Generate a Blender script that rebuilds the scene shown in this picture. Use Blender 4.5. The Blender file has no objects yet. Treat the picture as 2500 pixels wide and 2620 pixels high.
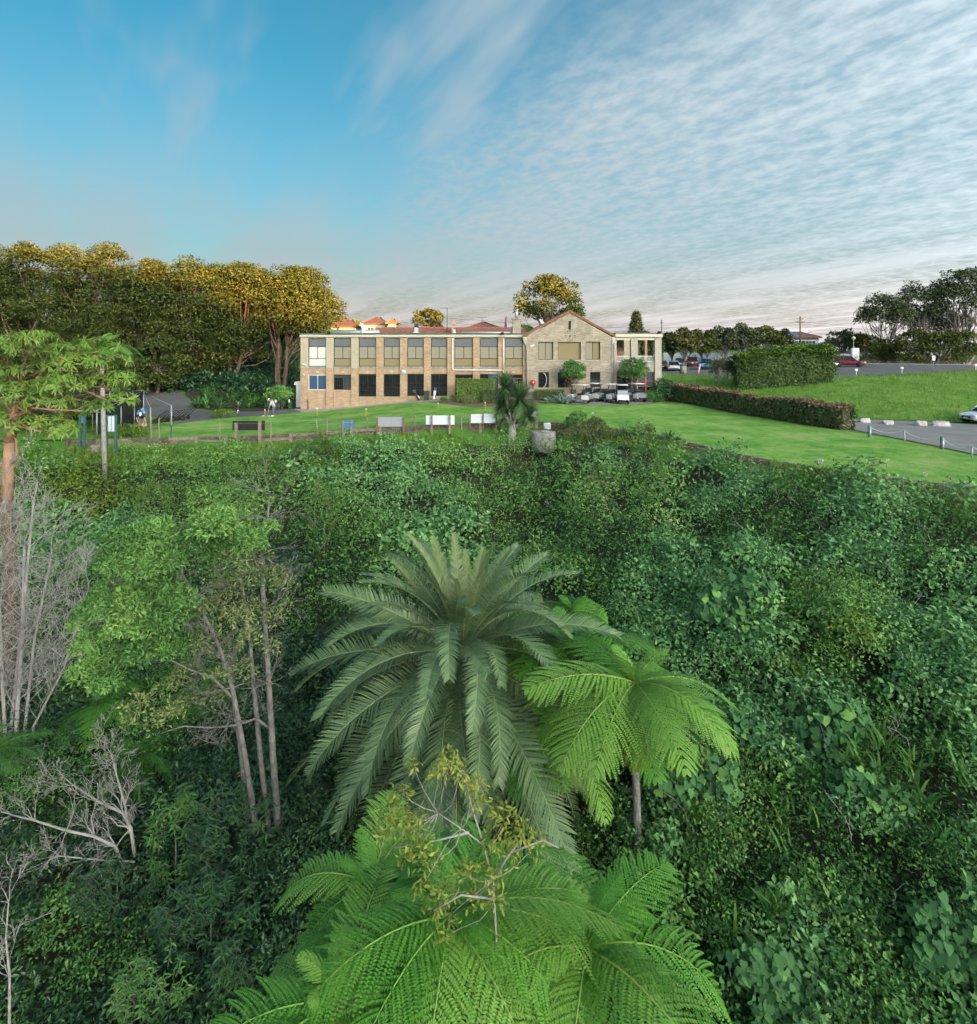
import bpy, bmesh, math, random
import numpy as np
from mathutils import Vector, Matrix, Euler
R = math.radians
SC = bpy.context.scene
COL = SC.collection
# ------------------------------------------------------------------ camera
F, HZ, CU, CAMZ = 1490.0, 885.0, 1250.0, 5.85          # focal length and horizon, in pixels of the 2500 x 2620 photograph
cam = bpy.data.cameras.new('camera'); cam_o = bpy.data.objects.new('camera', cam); COL.objects.link(cam_o)
cam_o.location = (0, 0, CAMZ); cam_o.rotation_euler = (math.pi/2, 0, 0)
cam.sensor_fit = 'HORIZONTAL'; cam.sensor_width = 36.0; cam.lens = 36.0*F/2500.0
cam.shift_y = -(1310.0-HZ)/2500.0
cam.clip_start = 0.1; cam.clip_end = 9000
SC.camera = cam_o
# ------------------------------------------------------------------ light
SUN_EL = 7.0
SUN_DIR = Vector((0.55, -0.835, 0)).normalized()        # ground direction towards the sun: behind the camera, to the right
EXPOSURE = 2.0
CLOUD_LIGHT = 1.24
BIG_OFF, STREAK_OFF = 11.7, 6.2
world = bpy.data.worlds.new('World'); SC.world = world; world.use_nodes = True
def _world():
    nt = world.node_tree; N = nt.nodes; Lk = nt.links.new
    bg = N['Background']; bg.inputs[1].default_value = 0.13
    sky = N.new('ShaderNodeTexSky'); sky.sky_type = 'NISHITA'; sky.sun_disc = False
    sky.sun_elevation = R(SUN_EL); sky.sun_rotation = math.atan2(SUN_DIR.x, SUN_DIR.y)
    sky.altitude = 60; sky.air_density = 1.0; sky.dust_density = 4.0; sky.ozone_density = 2.2
    def mth(op, a, b=None, c=None):
        n = N.new('ShaderNodeMath'); n.operation = op
        for i, v in enumerate((a, b, c)):
            if v is None: continue
            if isinstance(v, (int, float)): n.inputs[i].default_value = v
            else: Lk(v, n.inputs[i])
        return n.outputs[0]
    def mrange(v, a, b, c=0.0, d=1.0, smooth=True):
        n = N.new('ShaderNodeMapRange'); n.interpolation_type = 'SMOOTHSTEP' if smooth else 'LINEAR'
        Lk(v, n.inputs[0])
        for i, x in enumerate((a, b, c, d)): n.inputs[1+i].default_value = x
        return n.outputs[0]
    def mixc(f, a, b, mode='MIX'):
        n = N.new('ShaderNodeMix'); n.data_type = 'RGBA'; n.blend_type = mode
        if isinstance(f, (int, float)): n.inputs[0].default_value = f
        else: Lk(f, n.inputs[0])
        for i, x in ((6, a), (7, b)):
            if isinstance(x, tuple): n.inputs[i].default_value = x + (1,)
            else: Lk(x, n.inputs[i])
        return n.outputs[2]
    tc = N.new('ShaderNodeTexCoord'); sx = N.new('ShaderNodeSeparateXYZ'); Lk(tc.outputs['Generated'], sx.inputs[0])
    X, Y, Z = sx.outputs
    den = mth('ADD', mth('MAXIMUM', Z, 0.0), 0.10)
    px, py = mth('DIVIDE', X, den), mth('DIVIDE', Y, den)
    # cloud sheet seen in plan: s along the streaks, t across them
    ca, sa = -0.50, 0.866
    s = mth('ADD', mth('MULTIPLY', px, ca), mth('MULTIPLY', py, sa))
    t = mth('SUBTRACT', mth('MULTIPLY', px, sa), mth('MULTIPLY', py, ca))
    def noise(sx_, tx_, scale, det, rough, dist=0.0, off=0.0):
        cb = N.new('ShaderNodeCombineXYZ')
        Lk(mth('MULTIPLY', s, sx_), cb.inputs[0]); Lk(mth('MULTIPLY', t, tx_), cb.inputs[1]); cb.inputs[2].default_value = off
        n = N.new('ShaderNodeTexNoise'); Lk(cb.outputs[0], n.inputs['Vector'])
        n.inputs['Scale'].default_value = scale; n.inputs['Detail'].default_value = det
        n.inputs['Roughness'].default_value = rough; n.inputs['Distortion'].default_value = dist
        return n.outputs[0]
    big = noise(0.34, 0.42, 1.0, 4, 0.6, 0.0, BIG_OFF)
    streak = noise(0.30, 1.15, 1.6, 4, 0.6, 0.0, STREAK_OFF)
    ripple = noise(1.3, 1.8, 8.5, 3, 0.60, 0.0, 1.3)
    tw = mth('ADD', t, mth('MULTIPLY', mth('SUBTRACT', big, 0.5), 3.0))
    bank = mth('MAXIMUM', mrange(tw, 0.15, 1.55), mrange(mth('ADD', s, mth('MULTIPLY', big, 1.5)), 0.6, -1.2))    # the sheet lies to the right of its ragged edge; its part behind is unseen, added to light the ground
    wisps = mth('MULTIPLY', mrange(streak, 0.44, 0.70), mrange(tw, -2.9, 0.4))
    body = mth('MULTIPLY', bank, mth('ADD', 0.36, mth('ADD', mth('MULTIPLY', mrange(ripple, 0.28, 0.72), 0.40), mth('MULTIPLY', mrange(streak, 0.34, 0.68), 0.24))))
    low = mth('MULTIPLY', mrange(Z, 0.44, 0.03), mth('ADD', 0.38, mth('MULTIPLY', mrange(streak, 0.34, 0.64), 0.58)))
    cloud = mth('MINIMUM', mth('MAXIMUM', mth('MAXIMUM', body, mth('MULTIPLY', wisps, 0.72)), low), 0.93)
    hs = N.new('ShaderNodeHueSaturation'); hs.inputs['Saturation'].default_value = 1.32; hs.inputs['Hue'].default_value = 0.474; hs.inputs['Value'].default_value = 0.52; Lk(sky.outputs[0], hs.inputs['Color'])
    # thin cloud scatters sunlight forwards: brightest round the sun, evenly grey on the side of the sky in view
    sd = SUN_DIR*math.cos(R(SUN_EL)) + Vector((0, 0, math.sin(R(SUN_EL))))
    dt = N.new('ShaderNodeVectorMath'); dt.operation = 'DOT_PRODUCT'; Lk(tc.outputs['Generated'], dt.inputs[0]); dt.inputs[1].default_value = sd
    g = 0.6
    hg = mth('DIVIDE', 1-g*g, mth('POWER', mth('SUBTRACT', 1+g*g, mth('MULTIPLY', dt.outputs['Value'], 2*g)), 1.5))
    amt = mth('MULTIPLY', mth('ADD', mth('MULTIPLY', hg, 4.6), 0.0), CLOUD_LIGHT)
    amt3 = N.new('ShaderNodeCombineColor')
    for i in range(3): Lk(amt, amt3.inputs[i])
    tint = mixc(mrange(Z, 0.17, 0.0), (0.92, 1.07, 1.15), (1.52, 1.41, 1.38))
    tint = mixc(mrange(hg, 0.35, 3.0), tint, (1.05, 1.0, 0.92))
    base = mixc(1.0, amt3.outputs[0], tint, 'MULTIPLY')
    col = mixc(cloud, hs.outputs[0], base)
    Lk(col, bg.inputs[0])
_world()
sun = bpy.data.lights.new('sun', 'SUN'); sun.energy = 5.0; sun.angle = R(0.5); sun.color = (1.0, 0.46, 0.12)
sun_o = bpy.data.objects.new('sun', sun); COL.objects.link(sun_o)
sun_o.rotation_euler = (-(SUN_DIR*math.cos(R(SUN_EL)) + Vector((0, 0, math.sin(R(SUN_EL)))))).to_track_quat('-Z', 'Y').to_euler()
sun_o.location = (60, -60, 60)
SC.view_settings.view_transform = 'Standard'; SC.view_settings.look = 'None'
SC.view_settings.exposure = EXPOSURE; SC.view_settings.gamma = 1.0; SC.view_settings.use_curve_mapping = False
SC.cycles.max_bounces = 5; SC.cycles.diffuse_bounces = 2; SC.cycles.glossy_bounces = 3
SC.cycles.transmission_bounces = 4; SC.cycles.transparent_max_bounces = 8; SC.cycles.sample_clamp_indirect = 6
SC.cycles.use_denoising = True
# ------------------------------------------------------------------ helpers
def at(u, v, D):
    """the point of the place that the photograph shows at pixel (u, v), D metres ahead"""
    return Vector(((u-CU)/F*D, D, CAMZ-(v-HZ)/F*D))
def sstep(a, b, x):
    t = np.clip((np.asarray(x, float)-a)/(b-a), 0, 1); return t*t*(3-2*t)
def tag(o, label=None, cat=None, group=None, kind=None):
    if label: o['label'] = label
    if cat: o['category'] = cat
    if group: o['group'] = group
    if kind: o['kind'] = kind
    return o
def thing(name, label, cat, loc=(0, 0, 0), rz=0.0, group=None):
    o = bpy.data.objects.new(name, None); COL.objects.link(o); o.empty_display_size = 0.3
    o.location = loc; o.rotation_euler = (0, 0, rz)
    return tag(o, label, cat, group)
def link(name, me, parent=None, M=None):
    o = bpy.data.objects.new(name, me); COL.objects.link(o)
    if parent is not None: o.parent = parent
    if M is not None: o.matrix_local = M
    return o
def copy_tree(o, parent=None):
    c = o.copy(); COL.objects.link(c)
    if parent is not None: c.parent = parent
    for ch in list(o.children): copy_tree(ch, c)
    return c
class MB:
    """collects shapes and links them as ONE mesh object"""
    def __init__(s): s.v = []; s.f = []; s.sm = []
    def add(s, vs, fs, smooth=False, M=None):
        b = len(s.v)
        for p in vs:
            s.v.append(tuple(M @ Vector(p)) if M is not None else tuple(p))
        for f in fs: s.f.append(tuple(b+i for i in f)); s.sm.append(smooth)
        return s
    def box(s, a, b, M=None):
        (x0, y0, z0), (x1, y1, z1) = a, b
        if x0 > x1: x0, x1 = x1, x0
        if y0 > y1: y0, y1 = y1, y0
        if z0 > z1: z0, z1 = z1, z0
        return s.add([(x0,y0,z0),(x1,y0,z0),(x1,y1,z0),(x0,y1,z0),(x0,y0,z1),(x1,y0,z1),(x1,y1,z1),(x0,y1,z1)],
              [(0,3,2,1),(4,5,6,7),(0,1,5,4),(1,2,6,5),(2,3,7,6),(3,0,4,7)], False, M)
    def cbox(s, c, size, M=None, bev=0.0):
        x, y, z = (d/2 for d in size)
        if bev <= 0:
            return s.box((c[0]-x, c[1]-y, c[2]-z), (c[0]+x, c[1]+y, c[2]+z), M)
        bm = bmesh.new(); bmesh.ops.create_cube(bm, size=1.0)
        for q in bm.verts: q.co = Vector((c[0]+q.co.x*2*x, c[1]+q.co.y*2*y, c[2]+q.co.z*2*z))
        bmesh.ops.bevel(bm, geom=bm.edges[:], offset=bev, segments=2, affect='EDGES')
        bm.verts.index_update()
        s.add([q.co.copy() for q in bm.verts], [[w.index for w in f.verts] for f in bm.faces], True, M); bm.free(); return s
    def tube(s, pts, rad, n=6, caps=True, smooth=True, M=None):
        pts = [Vector(p) for p in pts]; k = len(pts)
        if isinstance(rad, (int, float)): rad = [rad]*k
        vs = []; fs = []; ref = None
        for i, p in enumerate(pts):
            d = (pts[min(i+1, k-1)]-pts[max(i-1, 0)])
            d = d.normalized() if d.length > 1e-9 else Vector((0, 0, 1))
            if ref is None:
                ref = Vector((1, 0, 0)) if abs(d.x) < 0.8 else Vector((0, 1, 0))
            a = (ref - d*ref.dot(d))
            a = a.normalized() if a.length > 1e-6 else d.orthogonal().normalized()
            ref = a; b = d.cross(a)
            for j in range(n):
                t = 2*math.pi*j/n; vs.append(p + (a*math.cos(t)+b*math.sin(t))*rad[i])
        for i in range(k-1):
            for j in range(n):
                fs.append((i*n+j, i*n+(j+1) % n, (i+1)*n+(j+1) % n, (i+1)*n+j))
        if caps:
            fs.append(tuple(range(n-1, -1, -1))); fs.append(tuple((k-1)*n+j for j in range(n)))
        return s.add(vs, fs, smooth, M)
    def lathe(s, prof, n=16, M=None, smooth=True):
        """prof: list of (radius, z)"""
        vs = []; fs = []
        for r, z in prof:
            for j in range(n):
                t = 2*math.pi*j/n; vs.append((r*math.cos(t), r*math.sin(t), z))
        for i in range(len(prof)-1):
            for j in range(n): fs.append((i*n+j, i*n+(j+1) % n, (i+1)*n+(j+1) % n, (i+1)*n+j))
        fs.append(tuple(range(n-1, -1, -1))); fs.append(tuple((len(prof)-1)*n+j for j in range(n)))
        return s.add(vs, fs, smooth, M)
    def prism(s, poly, axis, a, b, M=None, smooth=False):
        """poly of 2-D points pushed along axis ('x','y','z') from a to b"""
        def mk(p, t):
            return (t, p[0], p[1]) if axis == 'x' else ((p[0], t, p[1]) if axis == 'y' else (p[0], p[1], t))
        n = len(poly); vs = [mk(p, a) for p in poly]+[mk(p, b) for p in poly]
        fs = [tuple(range(n)), tuple(range(2*n-1, n-1, -1))]+[(i, n+i, n+(i+1) % n, (i+1) % n) for i in range(n)]
        return s.add(vs, fs, smooth, M)
    def mesh(s, name, m, fix=True):
        me = bpy.data.meshes.new(name); me.from_pydata(s.v, [], s.f)
        if any(s.sm): me.polygons.foreach_set('use_smooth', s.sm)
        if fix:
            bm = bmesh.new(); bm.from_mesh(me); bmesh.ops.recalc_face_normals(bm, faces=bm.faces[:]); bm.to_mesh(me); bm.free()
        if m: me.materials.append(MAT[m] if isinstance(m, str) else m)
        me.update(); return me
    def build(s, name, m, parent=None, M=None):
        return link(name, s.mesh(name, m), parent, M)
def np_mesh(name, V, Fc, mat, tint=None, smooth=False):
    """mesh from numpy arrays; Fc is (n,k) with k = 3 or 4; tint is a value per vertex"""
    me = bpy.data.meshes.new(name); n, k = Fc.shape
    me.vertices.add(len(V)); me.vertices.foreach_set('co', np.ascontiguousarray(V, np.float32).ravel())
    me.loops.add(n*k); me.loops.foreach_set('vertex_index', np.ascontiguousarray(Fc, np.int32).ravel())
    me.polygons.add(n); me.polygons.foreach_set('loop_start', np.arange(0, n*k, k, dtype=np.int32))
    me.polygons.foreach_set('loop_total', np.full(n, k, np.int32))
    if smooth: me.polygons.foreach_set('use_smooth', np.ones(n, bool))
    if tint is not None:
        a = me.attributes.new('tint', 'FLOAT', 'POINT'); a.data.foreach_set('value', np.ascontiguousarray(tint, np.float32))
    me.update(calc_edges=True); me.materials.append(MAT[mat] if isinstance(mat, str) else mat); return me
def vnoise(x, y, seed=0, scale=1.0):
    """smooth value noise in -1..1"""
    x = np.asarray(x, float)/scale; y = np.asarray(y, float)/scale
    xi = np.floor(x); yi = np.floor(y); fx = x-xi; fy = y-yi
    fx = fx*fx*(3-2*fx); fy = fy*fy*(3-2*fy)
    def h(a, b): return np.modf(np.abs(np.sin(a*127.1+b*311.7+seed*74.7)*43758.5453))[0]*2-1
    return (h(xi, yi)*(1-fx)+h(xi+1, yi)*fx)*(1-fy)+(h(xi, yi+1)*(1-fx)+h(xi+1, yi+1)*fx)*fy
# ------------------------------------------------------------------ materials
MAT = {}
def nodes_of(m): return m.node_tree.nodes, m.node_tree.links.new
def mat(name, col, rough=0.7, metal=0.0, spec=0.4, var=0.12, scale=6.0, bump=0.0, bscale=40.0, col2=None, emit=None, coat=0.0, alpha=None):
    m = bpy.data.materials.new(name); m.use_nodes = True; N, Lk = nodes_of(m); b = N['Principled BSDF']
    b.inputs['Roughness'].default_value = rough; b.inputs['Metallic'].default_value = metal
    b.inputs['Specular IOR Level'].default_value = spec; b.inputs['Coat Weight'].default_value = coat
    tc = N.new('ShaderNodeTexCoord')
    n = N.new('ShaderNodeTexNoise'); n.inputs['Scale'].default_value = scale; n.inputs['Detail'].default_value = 5; n.inputs['Roughness'].default_value = 0.65
    Lk(tc.outputs['Object'], n.inputs['Vector'])
    r = N.new('ShaderNodeValToRGB'); r.color_ramp.elements[0].position = 0.3; r.color_ramp.elements[1].position = 0.7
    c2 = col2 or tuple(min(1, c*(1+var)) for c in col); c1 = col if col2 else tuple(c*(1-var) for c in col)
    r.color_ramp.elements[0].color = tuple(c1)+(1,); r.color_ramp.elements[1].color = tuple(c2)+(1,)
    Lk(n.outputs[0], r.inputs[0]); Lk(r.outputs[0], b.inputs['Base Color'])
    if bump > 0:
        n2 = N.new('ShaderNodeTexNoise'); n2.inputs['Scale'].default_value = bscale; n2.inputs['Detail'].default_value = 4
        Lk(tc.outputs['Object'], n2.inputs['Vector'])
        bp = N.new('ShaderNodeBump'); bp.inputs['Strength'].default_value = bump; bp.inputs['Distance'].default_value = 0.05
        Lk(n2.outputs[0], bp.inputs['Height']); Lk(bp.outputs[0], b.inputs['Normal'])
    if alpha is not None: b.inputs['Alpha'].default_value = alpha
    if emit: b.inputs['Emission Color'].default_value = tuple(emit[:3])+(1,); b.inputs['Emission Strength'].default_value = emit[3]
    MAT[name] = m; return m
def leafmat(name, cols, rough=0.5, trans=0.25, spec=0.35, patch=0.25, pscale=0.7):
    """leaf colours along the per-leaf 'tint' value, with slow drifts of colour from plant to plant"""
    m = bpy.data.materials.new(name); m.use_nodes = True; N, Lk = nodes_of(m); b = N['Principled BSDF']
    a = N.new('ShaderNodeAttribute'); a.attribute_name = 'tint'
    tc = N.new('ShaderNodeNewGeometry'); n = N.new('ShaderNodeTexNoise'); n.inputs['Scale'].default_value = pscale; n.inputs['Detail'].default_value = 2
    Lk(tc.outputs['Position'], n.inputs['Vector'])
    mm = N.new('ShaderNodeMath'); mm.operation = 'MULTIPLY_ADD'; Lk(n.outputs[0], mm.inputs[0]); mm.inputs[1].default_value = patch*2; mm.inputs[2].default_value = -patch
    ad = N.new('ShaderNodeMath'); ad.operation = 'ADD'; ad.use_clamp = True; Lk(a.outputs['Fac'], ad.inputs[0]); Lk(mm.outputs[0], ad.inputs[1])
    r = N.new('ShaderNodeValToRGB'); els = r.color_ramp.elements
    while len(els) < len(cols): els.new(0.5)
    for i, c in enumerate(cols):
        els[i].position = i/(len(cols)-1); els[i].color = tuple(c)+(1,)
    Lk(ad.outputs[0], r.inputs[0]); Lk(r.outputs[0], b.inputs['Base Color'])
    b.inputs['Roughness'].default_value = rough; b.inputs['Specular IOR Level'].default_value = spec
    if trans > 0:
        t = N.new('ShaderNodeBsdfTranslucent'); Lk(r.outputs[0], t.inputs[0])
        mx = N.new('ShaderNodeMixShader'); mx.inputs[0].default_value = trans
        Lk(b.outputs[0], mx.inputs[1]); Lk(t.outputs[0], mx.inputs[2]); Lk(mx.outputs[0], N['Material Output'].inputs[0])
    MAT[name] = m; return m
def brickmat(name, c1, c2, mortar, bw=0.36, bh=0.105, mort=0.014, stain=0.25):
    m = bpy.data.materials.new(name); m.use_nodes = True; N, Lk = nodes_of(m); b = N['Principled BSDF']
    g = N.new('ShaderNodeNewGeometry'); s = N.new('ShaderNodeSeparateXYZ'); Lk(g.outputs['Position'], s.inputs[0])
    ad = N.new('ShaderNodeMath'); ad.operation = 'ADD'; Lk(s.outputs[0], ad.inputs[0]); Lk(s.outputs[1], ad.inputs[1])
    cb = N.new('ShaderNodeCombineXYZ'); Lk(ad.outputs[0], cb.inputs[0]); Lk(s.outputs[2], cb.inputs[1])
    br = N.new('ShaderNodeTexBrick'); Lk(cb.outputs[0], br.inputs['Vector'])
    br.inputs['Color1'].default_value = tuple(c1)+(1,); br.inputs['Color2'].default_value = tuple(c2)+(1,); br.inputs['Mortar'].default_value = tuple(mortar)+(1,)
    br.inputs['Scale'].default_value = 1.0; br.inputs['Mortar Size'].default_value = mort; br.inputs['Brick Width'].default_value = bw; br.inputs['Row Height'].default_value = bh
    br.inputs['Bias'].default_value = 0.0
    n = N.new('ShaderNodeTexNoise'); n.inputs['Scale'].default_value = 1.3; n.inputs['Detail'].default_value = 6; n.inputs['Roughness'].default_value = 0.7; Lk(g.outputs['Position'], n.inputs['Vector'])
    mr = N.new('ShaderNodeMapRange'); Lk(n.outputs[0], mr.inputs[0]); mr.inputs[1].default_value = 0.3; mr.inputs[2].default_value = 0.7; mr.inputs[3].default_value = 1-stain; mr.inputs[4].default_value = 1+stain*0.6
    mx = N.new('ShaderNodeVectorMath'); mx.operation = 'SCALE'; Lk(br.outputs[0], mx.inputs[0]); Lk(mr.outputs[0], mx.inputs['Scale'])
    Lk(mx.outputs[0], b.inputs['Base Color']); b.inputs['Roughness'].default_value = 0.9; b.inputs['Specular IOR Level'].default_value = 0.2
    bp = N.new('ShaderNodeBump'); bp.inputs['Strength'].default_value = 0.6; bp.inputs['Distance'].default_value = 0.012; bp.invert = True
    Lk(br.outputs['Fac'], bp.inputs['Height']); Lk(bp.outputs[0], b.inputs['Normal'])
    MAT[name] = m; return m
mat('soil', (0.020, 0.026, 0.012), 0.95, col2=(0.045, 0.045, 0.024), scale=1.5, bump=0.8, bscale=9)
mat('litter', (0.10, 0.07, 0.045), 0.95, col2=(0.23, 0.16, 0.105), scale=9, bump=0.9, bscale=25)
mat('asphalt', (0.075, 0.08, 0.082), 0.9, col2=(0.15, 0.148, 0.14), scale=0.45, bump=0.3, bscale=60)
mat('asphalt_pale', (0.17, 0.17, 0.17), 0.9, col2=(0.26, 0.25, 0.24), scale=0.7, bump=0.3, bscale=60)
mat('concrete', (0.27, 0.265, 0.25), 0.9, col2=(0.42, 0.41, 0.385), scale=2.0, bump=0.3, bscale=30)
mat('concrete_old', (0.16, 0.16, 0.145), 0.9, col2=(0.36, 0.355, 0.33), scale=3.0, bump=0.4, bscale=30)
mat('white_paint', (0.78, 0.78, 0.76), 0.5, var=0.05)
mat('cream_paint', (0.56, 0.52, 0.42), 0.7, var=0.06, scale=2)
mat('white_metal', (0.72, 0.74, 0.75), 0.4, var=0.05)
mat('grey_metal', (0.36, 0.38, 0.40), 0.45, 0.4, var=0.1)
mat('galv', (0.50, 0.53, 0.55), 0.4, 0.6, var=0.12)
mat('dark_metal', (0.035, 0.035, 0.037), 0.5, 0.3, var=0.2)
mat('black', (0.018, 0.018, 0.02), 0.6, var=0.2)
mat('rubber', (0.02, 0.02, 0.02), 0.85, var=0.2)
mat('green_post', (0.045, 0.12, 0.105), 0.6, var=0.2, scale=8)
mat('navy', (0.035, 0.075, 0.14), 0.4, var=0.15)
mat('blue_paint', (0.07, 0.19, 0.34), 0.5, var=0.1)
mat('grey_board', (0.30, 0.33, 0.36), 0.6, var=0.08)
mat('white_board', (0.62, 0.70, 0.76), 0.5, var=0.05)
mat('timber', (0.16, 0.13, 0.095), 0.9, col2=(0.33, 0.28, 0.22), scale=5, bump=0.5, bscale=30)
mat('timber_dark', (0.055, 0.045, 0.035), 0.95, col2=(0.20, 0.175, 0.14), scale=3.5, bump=0.6, bscale=25)
mat('timber_brown', (0.16, 0.085, 0.045), 0.85, col2=(0.26, 0.15, 0.09), scale=5, bump=0.5, bscale=30)
mat('bark_grey', (0.105, 0.102, 0.092), 0.95, col2=(0.25, 0.245, 0.225), scale=5, bump=0.9, bscale=14)
mat('bark_pale', (0.25, 0.24, 0.215), 0.9, col2=(0.45, 0.435, 0.40), scale=4, bump=0.5, bscale=20)
mat('bark_brown', (0.09, 0.062, 0.042), 0.95, col2=(0.23, 0.165, 0.115), scale=4, bump=0.9, bscale=14)
mat('bark_orange', (0.30, 0.16, 0.085), 0.95, col2=(0.52, 0.31, 0.19), scale=3, bump=1.0, bscale=12)
mat('bark_dark', (0.035, 0.028, 0.022), 0.95, col2=(0.10, 0.08, 0.06), scale=5, bump=0.9, bscale=14)
mat('roof_tile', (0.20, 0.075, 0.05), 0.85, col2=(0.36, 0.15, 0.10), scale=3.0, bump=0.3)
mat('roof_tile_dark', (0.10, 0.055, 0.045), 0.85, col2=(0.20, 0.10, 0.08), scale=2.0, bump=0.3)
mat('roof_tile_orange', (0.30, 0.13, 0.065), 0.85, col2=(0.40, 0.19, 0.10), scale=2.0, bump=0.3)
mat('roof_blue', (0.05, 0.11, 0.17), 0.4, var=0.15)
mat('frame_dark', (0.028, 0.024, 0.02), 0.5, 0.2, var=0.15)
mat('red_frame', (0.30, 0.10, 0.09), 0.6, var=0.12)
mat('red_paint', (0.50, 0.03, 0.03), 0.45, var=0.08)
mat('interior', (0.11, 0.095, 0.075), 0.9, var=0.2, scale=1.0)
mat('blind', (0.62, 0.62, 0.58), 0.8, var=0.06, scale=3)
mat('spandrel', (0.13, 0.14, 0.155), 0.35, 0.0, 0.5, var=0.10, scale=2)
mat('rock_white', (0.34, 0.34, 0.33), 0.9, col2=(0.56, 0.56, 0.54), scale=3, bump=0.4, bscale=12)
mat('rock_brown', (0.20, 0.17, 0.13), 0.95, col2=(0.36, 0.31, 0.25), scale=3, bump=0.6, bscale=10)
mat('skin', (0.50, 0.30, 0.22), 0.6, var=0.06)
mat('hair_dark', (0.03, 0.022, 0.018), 0.7)
mat('cloth_grey', (0.42, 0.43, 0.45), 0.9, var=0.08)
mat('cloth_slate', (0.12, 0.14, 0.165), 0.9, var=0.1)
mat('cloth_white', (0.76, 0.76, 0.76), 0.85, var=0.04)
mat('cloth_blue', (0.10, 0.30, 0.52), 0.85, var=0.1)
mat('cloth_black', (0.03, 0.034, 0.04), 0.9, var=0.1)
mat('cloth_red', (0.38, 0.07, 0.08), 0.9, var=0.1)
mat('cloth_brown', (0.20, 0.11, 0.06), 0.9, var=0.1)
mat('cart_white', (0.70, 0.71, 0.70), 0.35, var=0.05, coat=0.3)
mat('cart_grey', (0.17, 0.19, 0.21), 0.6, var=0.1)
mat('bin_green', (0.03, 0.055, 0.04), 0.6, var=0.12)
mat('yellow_paint', (0.65, 0.38, 0.05), 0.6, var=0.08)
mat('pink_paint', (0.68, 0.33, 0.30), 0.7, var=0.08)
mat('lamp_red', (0.45, 0.02, 0.02), 0.25, spec=0.6)
mat('lamp_clear', (0.75, 0.77, 0.78), 0.15, spec=0.8)
mat('plate', (0.70, 0.66, 0.35), 0.6)
mat('clock_face', (0.42, 0.58, 0.62), 0.4, var=0.04)
mat('alloy', (0.42, 0.43, 0.45), 0.3, 0.7)
for nm, c in (('car_silver', (0.50, 0.56, 0.60)), ('car_dark', (0.06, 0.08, 0.09)), ('car_maroon', (0.12, 0.03, 0.03)), ('car_blue', (0.04, 0.30, 0.58)),
              ('car_red', (0.22, 0.02, 0.045)), ('car_white', (0.70, 0.73, 0.76)), ('car_grey', (0.22, 0.26, 0.28))):
    mat(nm, c, 0.28, 0.25, 0.5, var=0.04, coat=0.6)
def glassmat(name, tint, metal, rough=0.04):
    """opaque window glass: one base colour under a mirror-like gloss"""
    m = bpy.data.materials.new(name); m.use_nodes = True; N, Lk = nodes_of(m); b = N['Principled BSDF']
    b.inputs['Base Color'].default_value = tuple(tint)+(1,); b.inputs['Metallic'].default_value = metal; b.inputs['Roughness'].default_value = rough
    b.inputs['Specular IOR Level'].default_value = 0.8
    g = N.new('ShaderNodeNewGeometry'); n = N.new('ShaderNodeTexNoise'); n.inputs['Scale'].default_value = 0.9; Lk(g.outputs['Position'], n.inputs['Vector'])
    bp = N.new('ShaderNodeBump'); bp.inputs['Strength'].default_value = 0.05; bp.inputs['Distance'].default_value = 0.1; Lk(n.outputs[0], bp.inputs['Height']); Lk(bp.outputs[0], b.inputs['Normal'])
    MAT[name] = m; return m
glassmat('glass_tan', (0.30, 0.28, 0.215), 0.0, 0.06)  # tan here and gold below are painted in for what shows in the panes
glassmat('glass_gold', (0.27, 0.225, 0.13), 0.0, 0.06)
glassmat('glass_dark', (0.012, 0.016, 0.02), 0.0)
glassmat('glass_grey', (0.10, 0.13, 0.15), 0.35)
brickmat('brick_orange', (0.35, 0.225, 0.125), (0.48, 0.335, 0.205), (0.44, 0.375, 0.29))
brickmat('brick_cream', (0.44, 0.385, 0.29), (0.50, 0.445, 0.345), (0.36, 0.315, 0.245), stain=0.10)
brickmat('brick_grey', (0.33, 0.285, 0.215), (0.47, 0.42, 0.335), (0.27, 0.235, 0.185), stain=0.26)
brickmat('brick_pale', (0.43, 0.39, 0.325), (0.50, 0.46, 0.395), (0.33, 0.30, 0.25), stain=0.10)
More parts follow.
